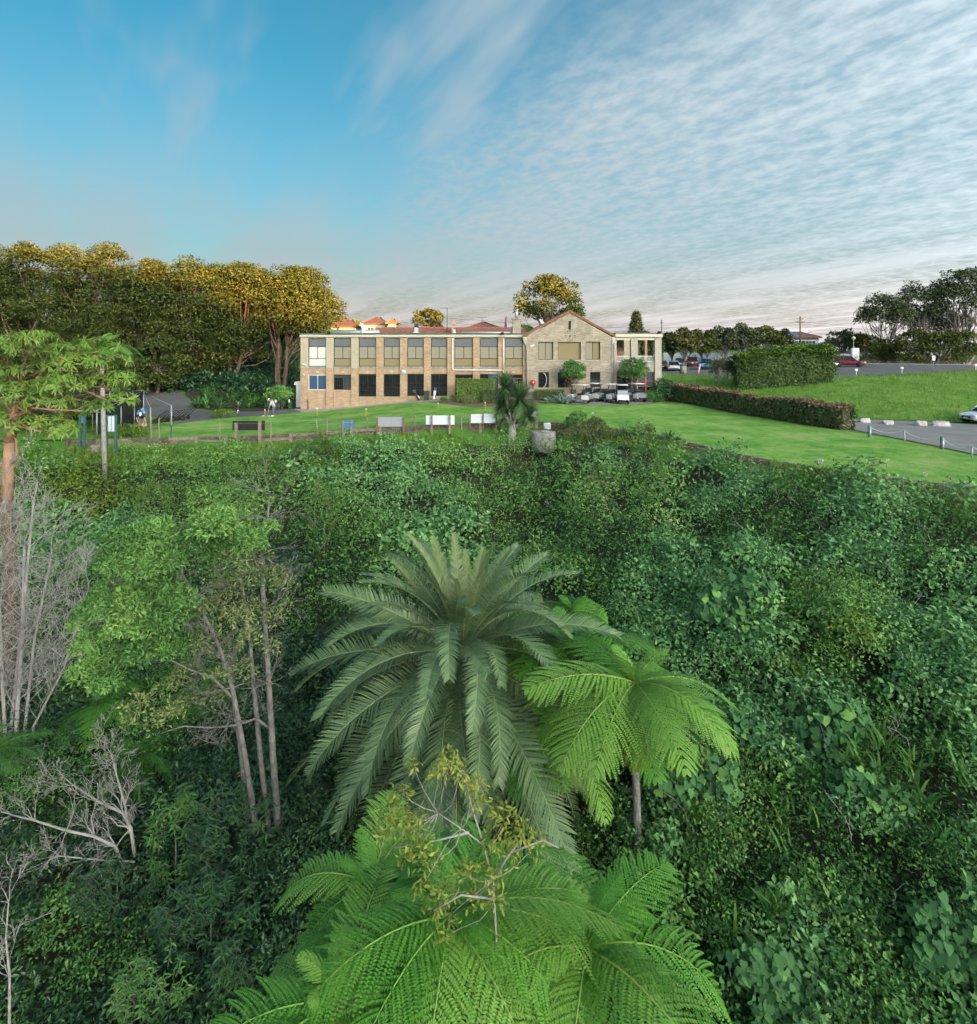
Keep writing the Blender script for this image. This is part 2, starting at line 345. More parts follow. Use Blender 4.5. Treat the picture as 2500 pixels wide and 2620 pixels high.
def groundmat(name, stops, scales=(0.25, 2.2, 14.0), bump=0.5, bscale=30.0):
    """turf: three sizes of mottling over a ramp of grass colours"""
    m = bpy.data.materials.new(name); m.use_nodes = True; N, Lk = nodes_of(m); b = N['Principled BSDF']
    g = N.new('ShaderNodeNewGeometry'); prev = None
    for sc_, w in zip(scales, (0.42, 0.30, 0.28)):
        n = N.new('ShaderNodeTexNoise'); n.inputs['Scale'].default_value = sc_; n.inputs['Detail'].default_value = 5; n.inputs['Roughness'].default_value = 0.6
        Lk(g.outputs['Position'], n.inputs['Vector'])
        q = N.new('ShaderNodeMath'); q.operation = 'MULTIPLY_ADD'; Lk(n.outputs[0], q.inputs[0]); q.inputs[1].default_value = w
        if prev is None: q.inputs[2].default_value = 0.0
        else: Lk(prev, q.inputs[2])
        prev = q.outputs[0]
    r = N.new('ShaderNodeValToRGB'); els = r.color_ramp.elements
    while len(els) < len(stops): els.new(0.5)
    for i, (p, c) in enumerate(stops): els[i].position = p; els[i].color = tuple(c)+(1,)
    Lk(prev, r.inputs[0]); Lk(r.outputs[0], b.inputs['Base Color']); b.inputs['Roughness'].default_value = 0.95; b.inputs['Specular IOR Level'].default_value = 0.15
    n = N.new('ShaderNodeTexNoise'); n.inputs['Scale'].default_value = bscale; n.inputs['Detail'].default_value = 3; Lk(g.outputs['Position'], n.inputs['Vector'])
    bp = N.new('ShaderNodeBump'); bp.inputs['Strength'].default_value = bump; bp.inputs['Distance'].default_value = 0.04; Lk(n.outputs[0], bp.inputs['Height']); Lk(bp.outputs[0], b.inputs['Normal'])
    MAT[name] = m; return m
groundmat('turf', [(0.40, (0.075, 0.21, 0.03)), (0.46, (0.125, 0.30, 0.045)), (0.515, (0.18, 0.355, 0.065)), (0.56, (0.26, 0.38, 0.10)), (0.60, (0.33, 0.36, 0.14))], (0.33, 1.6, 9.0))
groundmat('bank_grass', [(0.38, (0.05, 0.12, 0.02)), (0.47, (0.10, 0.22, 0.03)), (0.54, (0.15, 0.28, 0.045)), (0.62, (0.24, 0.26, 0.10))], (0.5, 3.0, 18.0), 0.9, 14)
groundmat('rough_grass', [(0.30, (0.05, 0.13, 0.025)), (0.5, (0.09, 0.21, 0.035)), (0.62, (0.16, 0.20, 0.07)), (0.72, (0.22, 0.17, 0.10))], (0.6, 3.0, 18.0), 0.9, 14)
# ------------------------------------------------------------------ the lie of the land
EDGE = np.array([(-80, 40), (-45, 42), (-27, 42.5), (-22.3, 43.6), (-14.6, 43.3), (-7.5, 42.3), (-1.4, 42.9), (3.5, 45.0), (7.5, 42.5), (11, 37.6), (12.1, 34.6),
                 (13.8, 30.3), (15.5, 27.7), (17.2, 25.9), (19.2, 24.4), (22.5, 22.3), (30, 18.5), (50, 12), (90, 5)], float)
FOOT = np.array([(18, 72), (20.5, 63), (23.5, 53), (26, 49), (30, 47), (37, 44), (60, 40), (95, 36)], float)
TOPL = np.array([(18, 84), (24, 78.5), (30, 70), (36, 63), (45, 64), (56, 66.5), (95, 66)], float)
def edge_sd(x, y):
    """distance from the lawn's front edge, positive down the slope towards the camera"""
    x = np.asarray(x, float); y = np.asarray(y, float); best = np.full(np.broadcast(x, y).shape, 1e9)
    for (ax, ay), (bx_, by_) in zip(EDGE[:-1], EDGE[1:]):
        dx, dy = bx_-ax, by_-ay; t = np.clip(((x-ax)*dx+(y-ay)*dy)/(dx*dx+dy*dy), 0, 1)
        best = np.minimum(best, np.hypot(x-ax-t*dx, y-ay-t*dy))
    return np.where(y < np.interp(x, EDGE[:, 0], EDGE[:, 1]), best, -best)
def carpark_z(x): return np.clip(1.95+(np.asarray(x, float)-27)*0.032, 1.8, 2.85)
def hgt(x, y):
    x = np.asarray(x, float); y = np.asarray(y, float)
    z = -1.0*sstep(-4, -20, x) + 0.12*sstep(50, 60, y)*sstep(-14, -4, x)
    yf = np.interp(x, FOOT[:, 0], FOOT[:, 1]); yt = np.interp(x, TOPL[:, 0], TOPL[:, 1])
    t = np.clip((y-yf)/np.maximum(yt-yf, 1), 0, 1); t = t**0.8
    up = sstep(0, 1, t)*carpark_z(x)
    z = z + up*sstep(14, 20, x)
    z = z + 1.9*sstep(80, 95, y)*(1-sstep(14, 20, x))
    z = z + 5.0*sstep(92, 128, y)*sstep(22, -2, x) + 2.5*sstep(105, 200, y)*sstep(10, 60, x)
    z = z + 2.5*sstep(76, 100, y)*sstep(-22, -40, x) + 1.6*sstep(58, 74, y)*sstep(-24, -34, x)
    d = edge_sd(x, y)
    wall = 0.62*sstep(0.0, 0.25, d)*sstep(5.5, 3.0, x)                       # drop at the sleeper wall
    dd = np.maximum(d, 0)
    fall = np.where(dd < 2.0, dd*dd*0.09, 0.36+(dd-2.0)*0.40)
    low = 10.2
    fall = low*(1-np.exp(-fall/low*1.25))
    z = z - wall*(dd > 0) - fall
    return z
def build_terrain():
    def axis(lo, hi, step, far):
        a = np.arange(lo, hi+1e-6, step); out = [a]
        q = [hi]; d = step
        while q[-1] < far: d *= 1.35; q.append(q[-1]+d)
        p = [lo]; d = step
        while p[-1] > -far: d *= 1.35; p.append(p[-1]-d)
        return np.concatenate([np.array(p[1:][::-1]), a, np.array(q[1:])])
    xs = axis(-64, 74, 0.9, 4200); ys = axis(-4, 130, 0.9, 4200)
    X, Y = np.meshgrid(xs, ys); Z = hgt(X, Y)
    d = edge_sd(X, Y)
    Z = Z + np.where(d > 1.0, vnoise(X, Y, 4, 1.7)*0.16+vnoise(X, Y, 5, 0.8)*0.08, 0)*sstep(1, 3, d)
    n, m_ = X.shape; idx = np.arange(n*m_).reshape(n, m_)
    Fc = np.stack([idx[:-1, :-1], idx[:-1, 1:], idx[1:, 1:], idx[1:, :-1]], -1).reshape(-1, 4)
    me = np_mesh('ground', np.stack([X, Y, Z-0.03], -1).reshape(-1, 3), Fc, 'soil', smooth=True)
    me.materials.append(MAT['rough_grass'])
    cx = (X[:-1, :-1]+X[1:, 1:])/2; cy = (Y[:-1, :-1]+Y[1:, 1:])/2
    dd = edge_sd(cx, cy); mi = np.where((dd < 2.2) & (dd > -300), 1, 0).reshape(-1).astype(np.int32)
    me.polygons.foreach_set('material_index', mi)
    return tag(link('ground', me), kind='structure')
build_terrain()
def build_ridge():
    """the wooded ridge across the gully, behind the camera, that hides the low sun from the valley"""
    al = np.concatenate([np.linspace(70, 320, 26), np.linspace(330, 380, 6), np.linspace(420, 900, 9)]); ac = np.arange(-520, 521, 4.0)
    A, C = np.meshgrid(al, ac); sx, sy = SUN_DIR.x, SUN_DIR.y; X = A*sx-C*sy; Y = A*sy+C*sx
    prof = np.interp(C, [-400, -140, -60, -30, -8, 6, 14, 22, 32, 50, 60, 75, 112, 140, 160, 400], [46, 38, 30, 24, 18.5, 14.5, 10.0, 7.0, 6.5, 7.0, 11.5, 13, 14.5, 16.5, 26, 46])
    crest = prof+(330+80)*math.tan(R(SUN_EL))+vnoise(C, C*0, 9, 6.0)*0.8+vnoise(C, C*0, 19, 2.5)*0.35
    Z = -12+sstep(70, 330, A)*(crest+12)-np.maximum(A-345, 0)*0.05
    n, m_ = X.shape; idx = np.arange(n*m_).reshape(n, m_); Fc = np.stack([idx[:-1, :-1], idx[:-1, 1:], idx[1:, 1:], idx[1:, :-1]], -1).reshape(-1, 4)
    tag(link('ridge', np_mesh('ridge', np.stack([X, Y, Z], -1).reshape(-1, 3), Fc, 'rough_grass', smooth=True)), kind='structure')
build_ridge()
def poly_sd(poly, X, Y):
    """signed distance to a closed outline, negative inside"""
    P = np.array(poly, float); best = np.full(X.shape, 1e9); inside = np.zeros(X.shape, bool)
    for (ax, ay), (bx_, by_) in zip(P, np.roll(P, -1, 0)):
        dx, dy = bx_-ax, by_-ay; t = np.clip(((X-ax)*dx+(Y-ay)*dy)/max(dx*dx+dy*dy, 1e-9), 0, 1)
        best = np.minimum(best, np.hypot(X-ax-t*dx, Y-ay-t*dy))
        c = ((ay > Y) != (by_ > Y)); xin = ax+(Y-ay)*dx/(dy if abs(dy) > 1e-9 else 1e-9)
        inside ^= c & (X < xin)
    return np.where(inside, -best, best)
def patch(name, poly, mat_, off, step=0.5, wob=0.0, zf=hgt):
    """a sheet of ground cover over an outline, following the ground"""
    P = np.array(poly, float); x0, y0 = P.min(0)-step*2; x1, y1 = P.max(0)+step*2
    xs = np.arange(x0, x1, step); ys = np.arange(y0, y1, step); X, Y = np.meshgrid(xs, ys)
    S = poly_sd(poly, X, Y) + wob*(vnoise(X, Y, 3, 1.3)+0.6*vnoise(X, Y, 8, 0.6))
    V = {}; verts = []; faces = []
    def vid(x, y):
        k = (round(x, 4), round(y, 4))
        if k not in V: V[k] = len(verts); verts.append(k)
        return V[k]
    n, m_ = X.shape
    for i in range(n-1):
        for j in range(m_-1):
            c = [(i, j), (i, j+1), (i+1, j+1), (i+1, j)]; s = [S[a] for a in c]
            if min(s) > 0: continue
            pts = []
            for k in range(4):
                a, b = c[k], c[(k+1) % 4]; sa, sb = s[k], s[(k+1) % 4]
                if sa <= 0: pts.append((X[a], Y[a]))
                if (sa <= 0) != (sb <= 0):
                    t = sa/(sa-sb); pts.append((X[a]+t*(X[b]-X[a]), Y[a]+t*(Y[b]-Y[a])))
            ids = []
            for p in pts:
                q = vid(*p)
                if q not in ids: ids.append(q)
            if len(ids) > 2: faces.append(ids)
    A = np.array(verts); Z = zf(A[:, 0], A[:, 1])+off
    me = bpy.data.meshes.new(name); me.from_pydata(np.column_stack([A, Z]).tolist(), [], faces); me.materials.append(MAT[mat_])
    me.polygons.foreach_set('use_smooth', [True]*len(faces)); me.update()
    return tag(link(name, me), kind='structure')
LAWN = [(-27.0, 42.6), (-22.3, 43.72), (-14.6, 43.42), (-7.5, 42.42), (-1.4, 43.02), (3.5, 45.1), (7.6, 42.6), (11.1, 37.7), (12.2, 34.7), (13.9, 30.4), (15.6, 27.8), (17.3, 26.0), (19.3, 24.5), (22.6, 22.4), (27, 20.2),
        (26.6, 26), (25.8, 31), (25.5, 36), (24.6, 39.5), (23.0, 44.5), (21.4, 51), (19.6, 57.5), (18.4, 59.6), (17.2, 59.6), (16.4, 57.9), (14.3, 56.7), (11, 56.3), (8.2, 57), (6.2, 58.6),
        (4.7, 58.2), (1.9, 55.4), (-1.5, 55.0), (-4, 57), (-6.5, 60.3), (-10.4, 61.6), (-15.3, 61.0), (-19.3, 60.2), (-21.8, 56.9), (-24.5, 55.8), (-26.5, 52.9), (-27.6, 50)]
patch('lawn', LAWN, 'turf', 0.012, 0.5)
patch('driving_strip', [(-40, 42), (-27.2, 42.7), (-27.7, 50), (-28.5, 56), (-40, 56)], 'bank_grass', 0.010, 0.8)
patch('footpath', [(-19.4, 60.2), (-15.3, 61.1), (-10.4, 61.7), (-6.5, 60.5), (-3, 60.6), (-3, 63.3), (-21, 63.3), (-21.5, 60)], 'concrete', 0.006, 0.5)
patch('driveway', [(-27.5, 50.2), (-26.5, 53), (-24.5, 56), (-21.8, 57), (-19.3, 60.3), (-21, 63), (-24, 60.8), (-27.5, 60.2), (-31, 61.5), (-34, 66), (-40, 74), (-46, 74), (-38, 64), (-33.5, 56)], 'asphalt', 0.008, 0.5, 0.1)
patch('tree_bed', [(-24.2, 61.2), (-20.6, 64.5), (-20.4, 90), (-60, 95), (-46, 75), (-40, 74.5), (-34.2, 66.5), (-31.2, 62), (-27.5, 60.8)], 'soil', 0.004, 0.8, 0.25)  # soil, darker than the brown litter, stands in for the canopy's shade
patch('garden_bed', [(-6.3, 60.6), (-4, 57.2), (-1.5, 55.2), (1.9, 55.6), (4.7, 58.4), (6.1, 58.9), (6.4, 62.9), (-3, 63), (-4, 61)], 'litter', 0.004, 0.4, 0.1)
patch('cart_pad', [(6.3, 59.0), (8.3, 57.2), (11, 56.5), (14.2, 56.9), (16.2, 58.1), (17.0, 59.8), (17.2, 62.9), (6.5, 62.9)], 'concrete_old', 0.02, 0.4)
patch('access_road', [(25.9, 20), (26.9, 26), (26.3, 31), (26.0, 36), (25.5, 40.5), (25.0, 44), (25.4, 47.5), (27, 47.6), (30, 46.2), (37, 43.2), (60, 39.2), (80, 37), (80, 20)], 'asphalt_pale', 0.010, 0.6, 0.12)
patch('car_park', [(19.5, 84), (24, 79), (30, 70.6), (36, 63.7), (45, 64.7), (56, 67.2), (95, 66.8), (95, 82), (72, 86), (57, 97), (53, 125), (43, 125), (42, 104), (12, 104), (12, 86)], 'asphalt', 0.012, 0.8, 0.1)
patch('bank', [(19.2, 70), (21, 63.5), (23.8, 53.5), (26, 49.3), (30, 47.1), (37, 44.1), (60, 40), (95, 36.6), (95, 66.6), (56, 67), (45, 64.5), (36, 63.5), (30, 70.4), (24, 78.8), (19.5, 83.6)], 'bank_grass', 0.012, 0.7)
patch('verge', [(57, 97.3), (72, 86.3), (95, 82.3), (110, 84), (110, 120), (57, 122)], 'litter', 0.012, 1.0, 0.2)
# kerb of the car park island
k = MB()
kp = [(57, 97.2), (64, 91.2), (72, 86.2), (83, 84), (95, 82.2)]
for (a, b) in zip(kp[:-1], kp[1:]):
    za, zb = float(hgt(*a)), float(hgt(*b)); d = Vector((b[0]-a[0], b[1]-a[1], 0)).normalized(); nn = Vector((-d.y, d.x, 0))*0.09
    A, B = Vector((a[0], a[1], za)), Vector((b[0], b[1], zb)); up = Vector((0, 0, 0.14))
    k.add([A-nn, A+nn, B+nn, B-nn, A-nn+up, A+nn+up, B+nn+up, B-nn+up], [(0,1,5,4),(1,2,6,5),(2,3,7,6),(3,0,4,7),(4,5,6,7)])
tag(k.build('kerb', 'concrete'), kind='structure')
# painted parking lines
for i in range(9):
    x = 22.5+i*2.75; y0 = 92.0; p = MB()
    zz = float(hgt(x, y0))+0.026
    p.add([(x-0.06, y0-2.6, float(hgt(x, y0-2.6))+0.026), (x+0.06, y0-2.6, float(hgt(x, y0-2.6))+0.026), (x+0.06, y0+2.4, float(hgt(x, y0+2.4))+0.026), (x-0.06, y0+2.4, float(hgt(x, y0+2.4))+0.026)], [(0,1,2,3)])
    tag(p.build('parking_line', 'white_paint'), kind='structure')
# ------------------------------------------------------------------ the clubhouse
BD = 63.0; BS = BD/F
def bx(u): return (u-CU)*BS
def bz(v): return CAMZ-(v-HZ)*BS
club = thing('clubhouse', 'long two-storey brick clubhouse with a gabled centre and a balcony at its right end', 'building', (0, BD, 0))
CI = Matrix.Translation((0, -BD, 0))
def cpart(name, mb, m, parent=None):
    o = mb.build(name, m, parent or club)
    if parent is None: o.matrix_parent_inverse = CI          # the walls are written in the place's own coordinates
    return o
Y0 = BD                                                      # face of the brick piers
PIERS = [(769, 788.5), (834.5, 853.5), (898.5, 917.5), (962.5, 981.5), (1023.6, 1042), (1084.5, 1102.6), (1144.5, 1163), (1210.6, 1227.8), (1275, 1291.8), (1338.2, 1346)]
BAYS = [(PIERS[i][1], PIERS[i+1][0]) for i in range(9)]
ZT, ZB = bz(863), -1.6
for i, (a, b) in enumerate(PIERS):
    m = MB(); zsplit = bz(941)
    if i < 3:
        m.box((bx(a), Y0, ZB), (bx(b), Y0+0.5, zsplit)); cpart('pier', m, 'brick_orange')
        m = MB(); m.box((bx(a), Y0+0.001, zsplit), (bx(b), Y0+0.5, ZT)); cpart('upper_pier', m, 'brick_cream')
    else:
        m.box((bx(a), Y0, ZB), (bx(b), Y0+0.5, ZT)); cpart('pier', m, 'brick_orange')
LOWER = [(959.5, 998), (958.5, 997.5), (957, 1015), (957, 1015), (956.5, 1013.5), (956.5, 1013.5), (957, 1016), (957, 1000), (957, 1014)]
def window(u0, u1, v0, v1, y, fm='frame_dark', panes=((0, 0, 1, 1, 'glass_dark'),), fw=0.06, name='window', bars=0):
    """frame with its panes; panes are boxes in fractions of the opening (x0, z0 from the top, x1, z1)"""
    x0, x1, z1, z0 = bx(u0), bx(u1), bz(v0), bz(v1); W, H = x1-x0, z1-z0
    m = MB()
    m.box((x0, y-0.03, z0), (x0+fw, y+0.08, z1)); m.box((x1-fw, y-0.03, z0), (x1, y+0.08, z1))
    m.box((x0+fw, y-0.029, z0), (x1-fw, y+0.08, z0+fw)); m.box((x0+fw, y-0.029, z1-fw), (x1-fw, y+0.08, z1))
    xs = sorted({p[0] for p in panes}|{p[2] for p in panes}-{0, 1}); zs = sorted({p[1] for p in panes}|{p[3] for p in panes})
    for q in zs:
        if 0 < q < 1: m.box((x0+fw, y-0.026, z1-q*H-fw*0.45), (x1-fw, y+0.06, z1-q*H+fw*0.45))
    for p in panes:
        if 0 < p[0] < 1: m.box((x0+p[0]*W-fw*0.4, y-0.023, z1-p[3]*H), (x0+p[0]*W+fw*0.4, y+0.055, z1-p[1]*H))
    f = cpart(name, m, fm)
    for p in panes:
        g = MB(); e = 0.01
        g.box((x0+p[0]*W+e, y+0.02, z1-p[3]*H+e), (x0+p[2]*W-e, y+0.035, z1-p[1]*H-e)); o = g.build('pane', p[4], f); o.matrix_parent_inverse = Matrix.Identity(4)
    if bars:
        g = MB()
        for k in range(1, bars):
            x = x0+W*k/bars; g.box((x-0.012, y-0.085, z0+0.05), (x+0.012, y-0.06, z1-0.05))
        for q in (0.05, 0.42, 0.72, 0.97): g.box((x0+0.03, y-0.059, z1-q*H-0.015), (x1-0.03, y-0.035, z1-q*H+0.015))
        g.build('security_grille', 'dark_metal', f)
    return f
for i, (a, b) in enumerate(BAYS):
    yw = Y0+0.22; lo = LOWER[i]
    m = MB()                                                   # brick infill: apron between the storeys and below the ground floor opening
    m.box((bx(a), yw-0.05, bz(lo[0])), (bx(b), yw+0.25, bz(943)))
    cpart('wall_panel', m, 'brick_orange')
    m = MB(); m.box((bx(a), yw-0.05, ZB), (bx(b), yw+0.25, bz(lo[1]))); cpart('wall_panel', m, 'brick_orange')
    m = MB(); m.box((bx(a)+0.002, yw-0.09, bz(943.0)), (bx(b)-0.002, yw+0.25, bz(937.5))); cpart('sill_band', m, 'concrete_old')
    m = MB(); m.box((bx(a)+0.002, yw-0.06, bz(865)), (bx(b)-0.002, yw+0.2, bz(862))); cpart('window_head', m, 'cream_paint')
    tint = 'glass_gold' if i > 3 else 'glass_tan'
    window(a, b, 865, 937.5, yw, panes=((0, 0, 1, 0.30, 'spandrel'), (0, 0.30, 0.5, 0.72, 'blind' if i < 1 else 'glass_tan'), (0.5, 0.30, 1, 0.72, 'blind' if i < 1 else 'glass_tan'), (0, 0.72, 1, 1, 'blind' if i == 0 else ('glass_gold' if i > 0 else 'glass_tan'))))
    if i == 0: window(a, b, lo[0], lo[1], yw, 'white_metal', ((0, 0, 0.5, 1, 'navy'), (0.5, 0, 1, 1, 'navy')))
    elif i == 1: window(a, b, lo[0], lo[1], yw, panes=((0, 0, 1, 0.22, 'glass_grey'), (0, 0.22, 0.5, 1, 'glass_dark'), (0.5, 0.22, 1, 1, 'glass_grey')), bars=9)
    elif i < 6: window(a, b, lo[0], lo[1], yw, panes=((0, 0, 0.5, 0.62, 'glass_dark'), (0.5, 0, 1, 0.62, 'glass_dark'), (0, 0.62, 0.5, 1, 'glass_dark'), (0.5, 0.62, 1, 1, 'glass_dark')), bars=11)
    elif i == 7: window(a, b, lo[0], lo[1], yw, panes=((0, 0, 0.45, 1, 'glass_dark'), (0.45, 0, 1, 1, 'glass_grey')))
    else: window(a, b, lo[0], lo[1], yw, 'timber_brown', ((0, 0, 1, 0.2, 'glass_dark'), (0, 0.2, 0.5, 1, 'glass_dark'), (0.5, 0.2, 1, 1, 'glass_dark')), 0.09, 'glazed_door')
    if i < 4 or i == 8:
        m = MB(); c = (bx(a)+bx(b))/2; m.cbox((c, yw-0.10, bz(952)), (0.26, 0.1, 0.10)); cpart('wall_light', m, 'cream_paint')
# ground floor signs in a window, two blue printed lines (too small in the photograph to read)
m = MB()
for q in (958.5, 962.5): m.box((bx(1258), Y0+0.16, bz(q+1.6)), (bx(1273), Y0+0.165, bz(q)))
cpart('window_sticker', m, 'blue_paint')
# fascia, gutter, flat roof
m = MB(); m.box((bx(767.5), Y0-0.12, bz(861.8)), (bx(1340), Y0+0.4, bz(855.2))); cpart('fascia', m, 'cream_paint')
m = MB(); m.box((bx(766), Y0-0.26, bz(855.0)), (bx(1341), Y0-0.1, bz(852.2))); cpart('gutter', m, 'green_post')
m = MB(); m.box((bx(767), Y0-0.1, bz(854.6)), (bx(1340), Y0+12, bz(853.4))); cpart('flat_roof', m, 'galv')
m = MB(); m.box((bx(769.5), Y0+0.5, ZB), (bx(773), Y0+12, bz(856))); m.box((bx(769.5), Y0+11.6, ZB), (bx(1690), Y0+12, bz(862))); cpart('rear_wall', m, 'brick_cream')
m = MB(); m.box((bx(774), Y0+3.6, ZB), (bx(1560), Y0+3.7, bz(858))); m.box((bx(774), Y0+0.6, bz(947)), (bx(1560), Y0+3.6, bz(944))); m.box((bx(774), Y0+0.6, bz(864)), (bx(1560), Y0+3.6, bz(862)))
cpart('interior_wall', m, 'interior')
# tiled roof behind: courses of tiles as steps
def tiled_slope(name, x0, x1, y0, z0, y1, z1, courses, m_='roof_tile', tilew=0.33):
    m = MB(); dy, dz = (y1-y0)/courses, (z1-z0)/courses; n = max(1, int((x1-x0)/tilew)); tw = (x1-x0)/n
    rng = random.Random(5)
    for c in range(courses):
        for k in range(n):
            j = rng.uniform(-0.012, 0.012); xa = x0+k*tw+(tw/2 if c % 2 else 0)
            y, z = y0+c*dy, z0+c*dz
            m.add([(xa+0.012, y-0.03, z+0.03+j), (xa+tw-0.012, y-0.03, z+0.03-j), (xa+tw-0.012, y+dy, z+dz+0.012), (xa+0.012, y+dy, z+dz+0.012), (xa+0.012, y-0.03, z-0.03), (xa+tw-0.012, y-0.03, z-0.03)],
                  [(0, 1, 2, 3), (4, 5, 1, 0)])
    m.box((x0, y1-0.15, z1-0.02), (x1, y1+0.15, z1+0.12))
    m.add([(x0, y0, z0-0.06), (x1, y0, z0-0.06), (x1, y1, z1-0.06), (x0, y1, z1-0.06)], [(0, 1, 2, 3)])
    o = cpart(name, m, m_); tag(o, kind='stuff'); return o
tiled_slope('tiled_roof', bx(930), bx(1352), Y0+3.2, bz(856)+0.05, Y0+7.2, bz(856)+0.92, 11)
# rooftop plant
m = MB(); 
m.cbox(((bx(838)+bx(962))/2, Y0+2.2, bz(848.5)), (bx(962)-bx(838), 0.9, 0.5), None, 0.12); cpart('roof_duct', m, 'galv')
m = MB(); m.cbox(((bx(1178)+bx(1330))/2, Y0+1.9, bz(850.5)), (bx(1330)-bx(1178), 0.8, 0.26), None, 0.08); cpart('roof_duct', m, 'galv')
m = MB(); x = bx(921); m.tube([(x, Y0+1.5, bz(853)), (x, Y0+1.5, bz(832))], 0.19, 12); m.tube([(x, Y0+1.5, bz(833)), (x-0.35, Y0+1.5, bz(828))], 0.2, 12); cpart('roof_vent', m, 'white_metal')
def roof_box(u, v0, v1, w, d, dy, m_, name='roof_vent', cap=None):
    m = MB(); x = bx(u); m.cbox((x, Y0+dy, (bz(v0)+bz(v1))/2), (w, d, bz(v0)-bz(v1))); m.cbox((x, Y0+dy, bz(v1)+0.06), (w*1.5, d*1.4, 0.12))
    o = cpart(name, m, m_)
    if cap: q = MB(); q.cbox((x, Y0+dy, bz(v0)+cap/2), (w*1.02, d*1.02, cap)); q.build('cowl', 'dark_metal', o)
roof_box(1058, 836, 850, 0.40, 0.5, 2.6, 'galv', cap=0.42)
roof_box(1160, 840, 851, 0.24, 0.4, 2.4, 'galv', cap=0.1)
m = MB(); x = bx(1155); w = bx(1162)-bx(1148)
m.box((x-w*0.34, Y0+3.6, bz(852)), (x+w*0.34, Y0+4.3, bz(829))); m.prism([(x-w*0.62, bz(827.5)), (x+w*0.62, bz(827.5)), (x+w*0.62, bz(826)), (x, bz(817)), (x-w*0.62, bz(826))], 'y', Y0+3.45, Y0+4.45)
cpart('small_chimney', m, 'brick_orange')
m = MB(); x = bx(1324); m.box((x-0.46, Y0+1.2, bz(856)), (x+0.46, Y0+2.2, bz(816))); m.box((x-0.53, Y0+1.13, bz(816)), (x+0.53, Y0+2.27, bz(812.5))); m.box((bx(1308), Y0+1.6, bz(855)), (bx(1313), Y0+2.0, bz(834)))
ch = cpart('chimney', m, 'brick_grey')
q = MB(); q.tube([(x, Y0+1.7, bz(813)), (x, Y0+1.7, bz(790))], 0.16, 12); q.tube([(x, Y0+1.7, bz(790.6)), (x, Y0+1.7, bz(788.6))], 0.22, 12); q.build('flue', 'galv', ch)
# ------- gable block
GL, GR = bx(1346), bx(1565)
m = MB(); yg = Y0-0.25
def holes(x0, x1, z0, z1, ops, y, th, mb):
    """a wall face cut round openings (x0, x1, z0, z1): made of butted blocks"""
    xs = sorted({x0, x1}|{o[0] for o in ops}|{o[1] for o in ops}); zs = sorted({z0, z1}|{o[2] for o in ops}|{o[3] for o in ops})
    for xa, xb in zip(xs[:-1], xs[1:]):
        run = None
        for za, zb in zip(zs[:-1], zs[1:]):
            cx, cz = (xa+xb)/2, (za+zb)/2
            solid = not any(o[0] < cx < o[1] and o[2] < cz < o[3] for o in ops)
            if solid: run = (run[0], zb) if run else (za, zb)
            if (not solid or zb == zs[-1]) and run: mb.box((xa, y, run[0]), (xb, y+th, run[1])); run = None
GW = [(1377, 1415, 874.5, 920.5), (1427, 1485.5, 875, 920), (1497.5, 1535, 874, 920), (1377, 1404, 952, 991.5), (1427, 1462, 952, 991.5), (1509, 1535, 951.5, 991)]
holes(GL, GR, ZB, bz(862), [(bx(a), bx(b), bz(d), bz(c)) for a, b, c, d in GW], yg, 0.35, m)
ax, az = bx(1457), bz(801)
vx, vz0, vz1 = 0.14, bz(843), bz(821)
def gz(x): return bz(862)+(az-bz(862))*(1-abs(x-ax)/(GR-ax if x > ax else ax-GL))
for (xa, xb) in ((GL, ax-vx), (ax+vx, GR)):                    # gable triangle either side of the vent slot
    m.prism([(xa, bz(862)), (xb, bz(862)), (xb, gz(xb)), (xa, gz(xa))], 'y', yg, yg+0.35)
m.box((ax-vx, yg, bz(862)), (ax+vx, yg+0.35, vz0)); m.prism([(ax-vx, vz1), (ax+vx, vz1), (ax+vx, gz(ax+vx)), (ax, az), (ax-vx, gz(ax-vx))], 'y', yg, yg+0.35)
cpart('gable_wall', m, 'brick_grey')
m = MB()
for k in range(7): z = vz0+(vz1-vz0)*(k+0.5)/7; m.cbox((ax, yg+0.12, z), (vx*1.96, 0.16, 0.05), Matrix.Identity(4))
m.box((ax-vx, yg+0.22, vz0), (ax+vx, yg+0.3, vz1)); cpart('gable_vent', m, 'dark_metal')
m = MB()
for s, xe in ((-1, bx(1337)), (1, bx(1573))):                  # barge boards and corbelled eaves
    ze = gz(GL)-0.02; d = Vector((ax-xe, 0, az-ze)); dn = d.normalized(); up = Vector((-dn.z, 0, dn.x)) if s < 0 else Vector((dn.z, 0, -dn.x))
    up = up if up.z > 0 else -up; a, b = Vector((xe, yg-0.1, ze-0.05)), Vector((ax, yg-0.1, az+0.03)); t = up*0.14
    m.add([a, b, b+t, a+t, a+Vector((0, .5, 0)), b+Vector((0, .5, 0)), b+t+Vector((0, .5, 0)), a+t+Vector((0, .5, 0))], [(0,1,2,3),(7,6,5,4),(0,4,5,1),(3,2,6,7),(0,3,7,4),(1,5,6,2)])
cpart('barge_board', m, 'timber_brown')
m = MB()
for s, xe in ((-1, bx(1337)), (1, bx(1573))):
    ze = gz(GL)+0.09; p = [(xe, ze), (ax, az+0.18)]
    m.add([(xe, yg-0.12, ze), (ax, yg-0.12, az+0.19), (ax, Y0+11, az+0.19), (xe, Y0+11, ze), (xe, yg-0.12, ze+0.1), (ax, yg-0.12, az+0.31), (ax, Y0+11, az+0.31), (xe, Y0+11, ze+0.1)], [(0,1,2,3),(4,5,6,7),(0,1,5,4),(0,4,7,3),(2,6,7,3)])
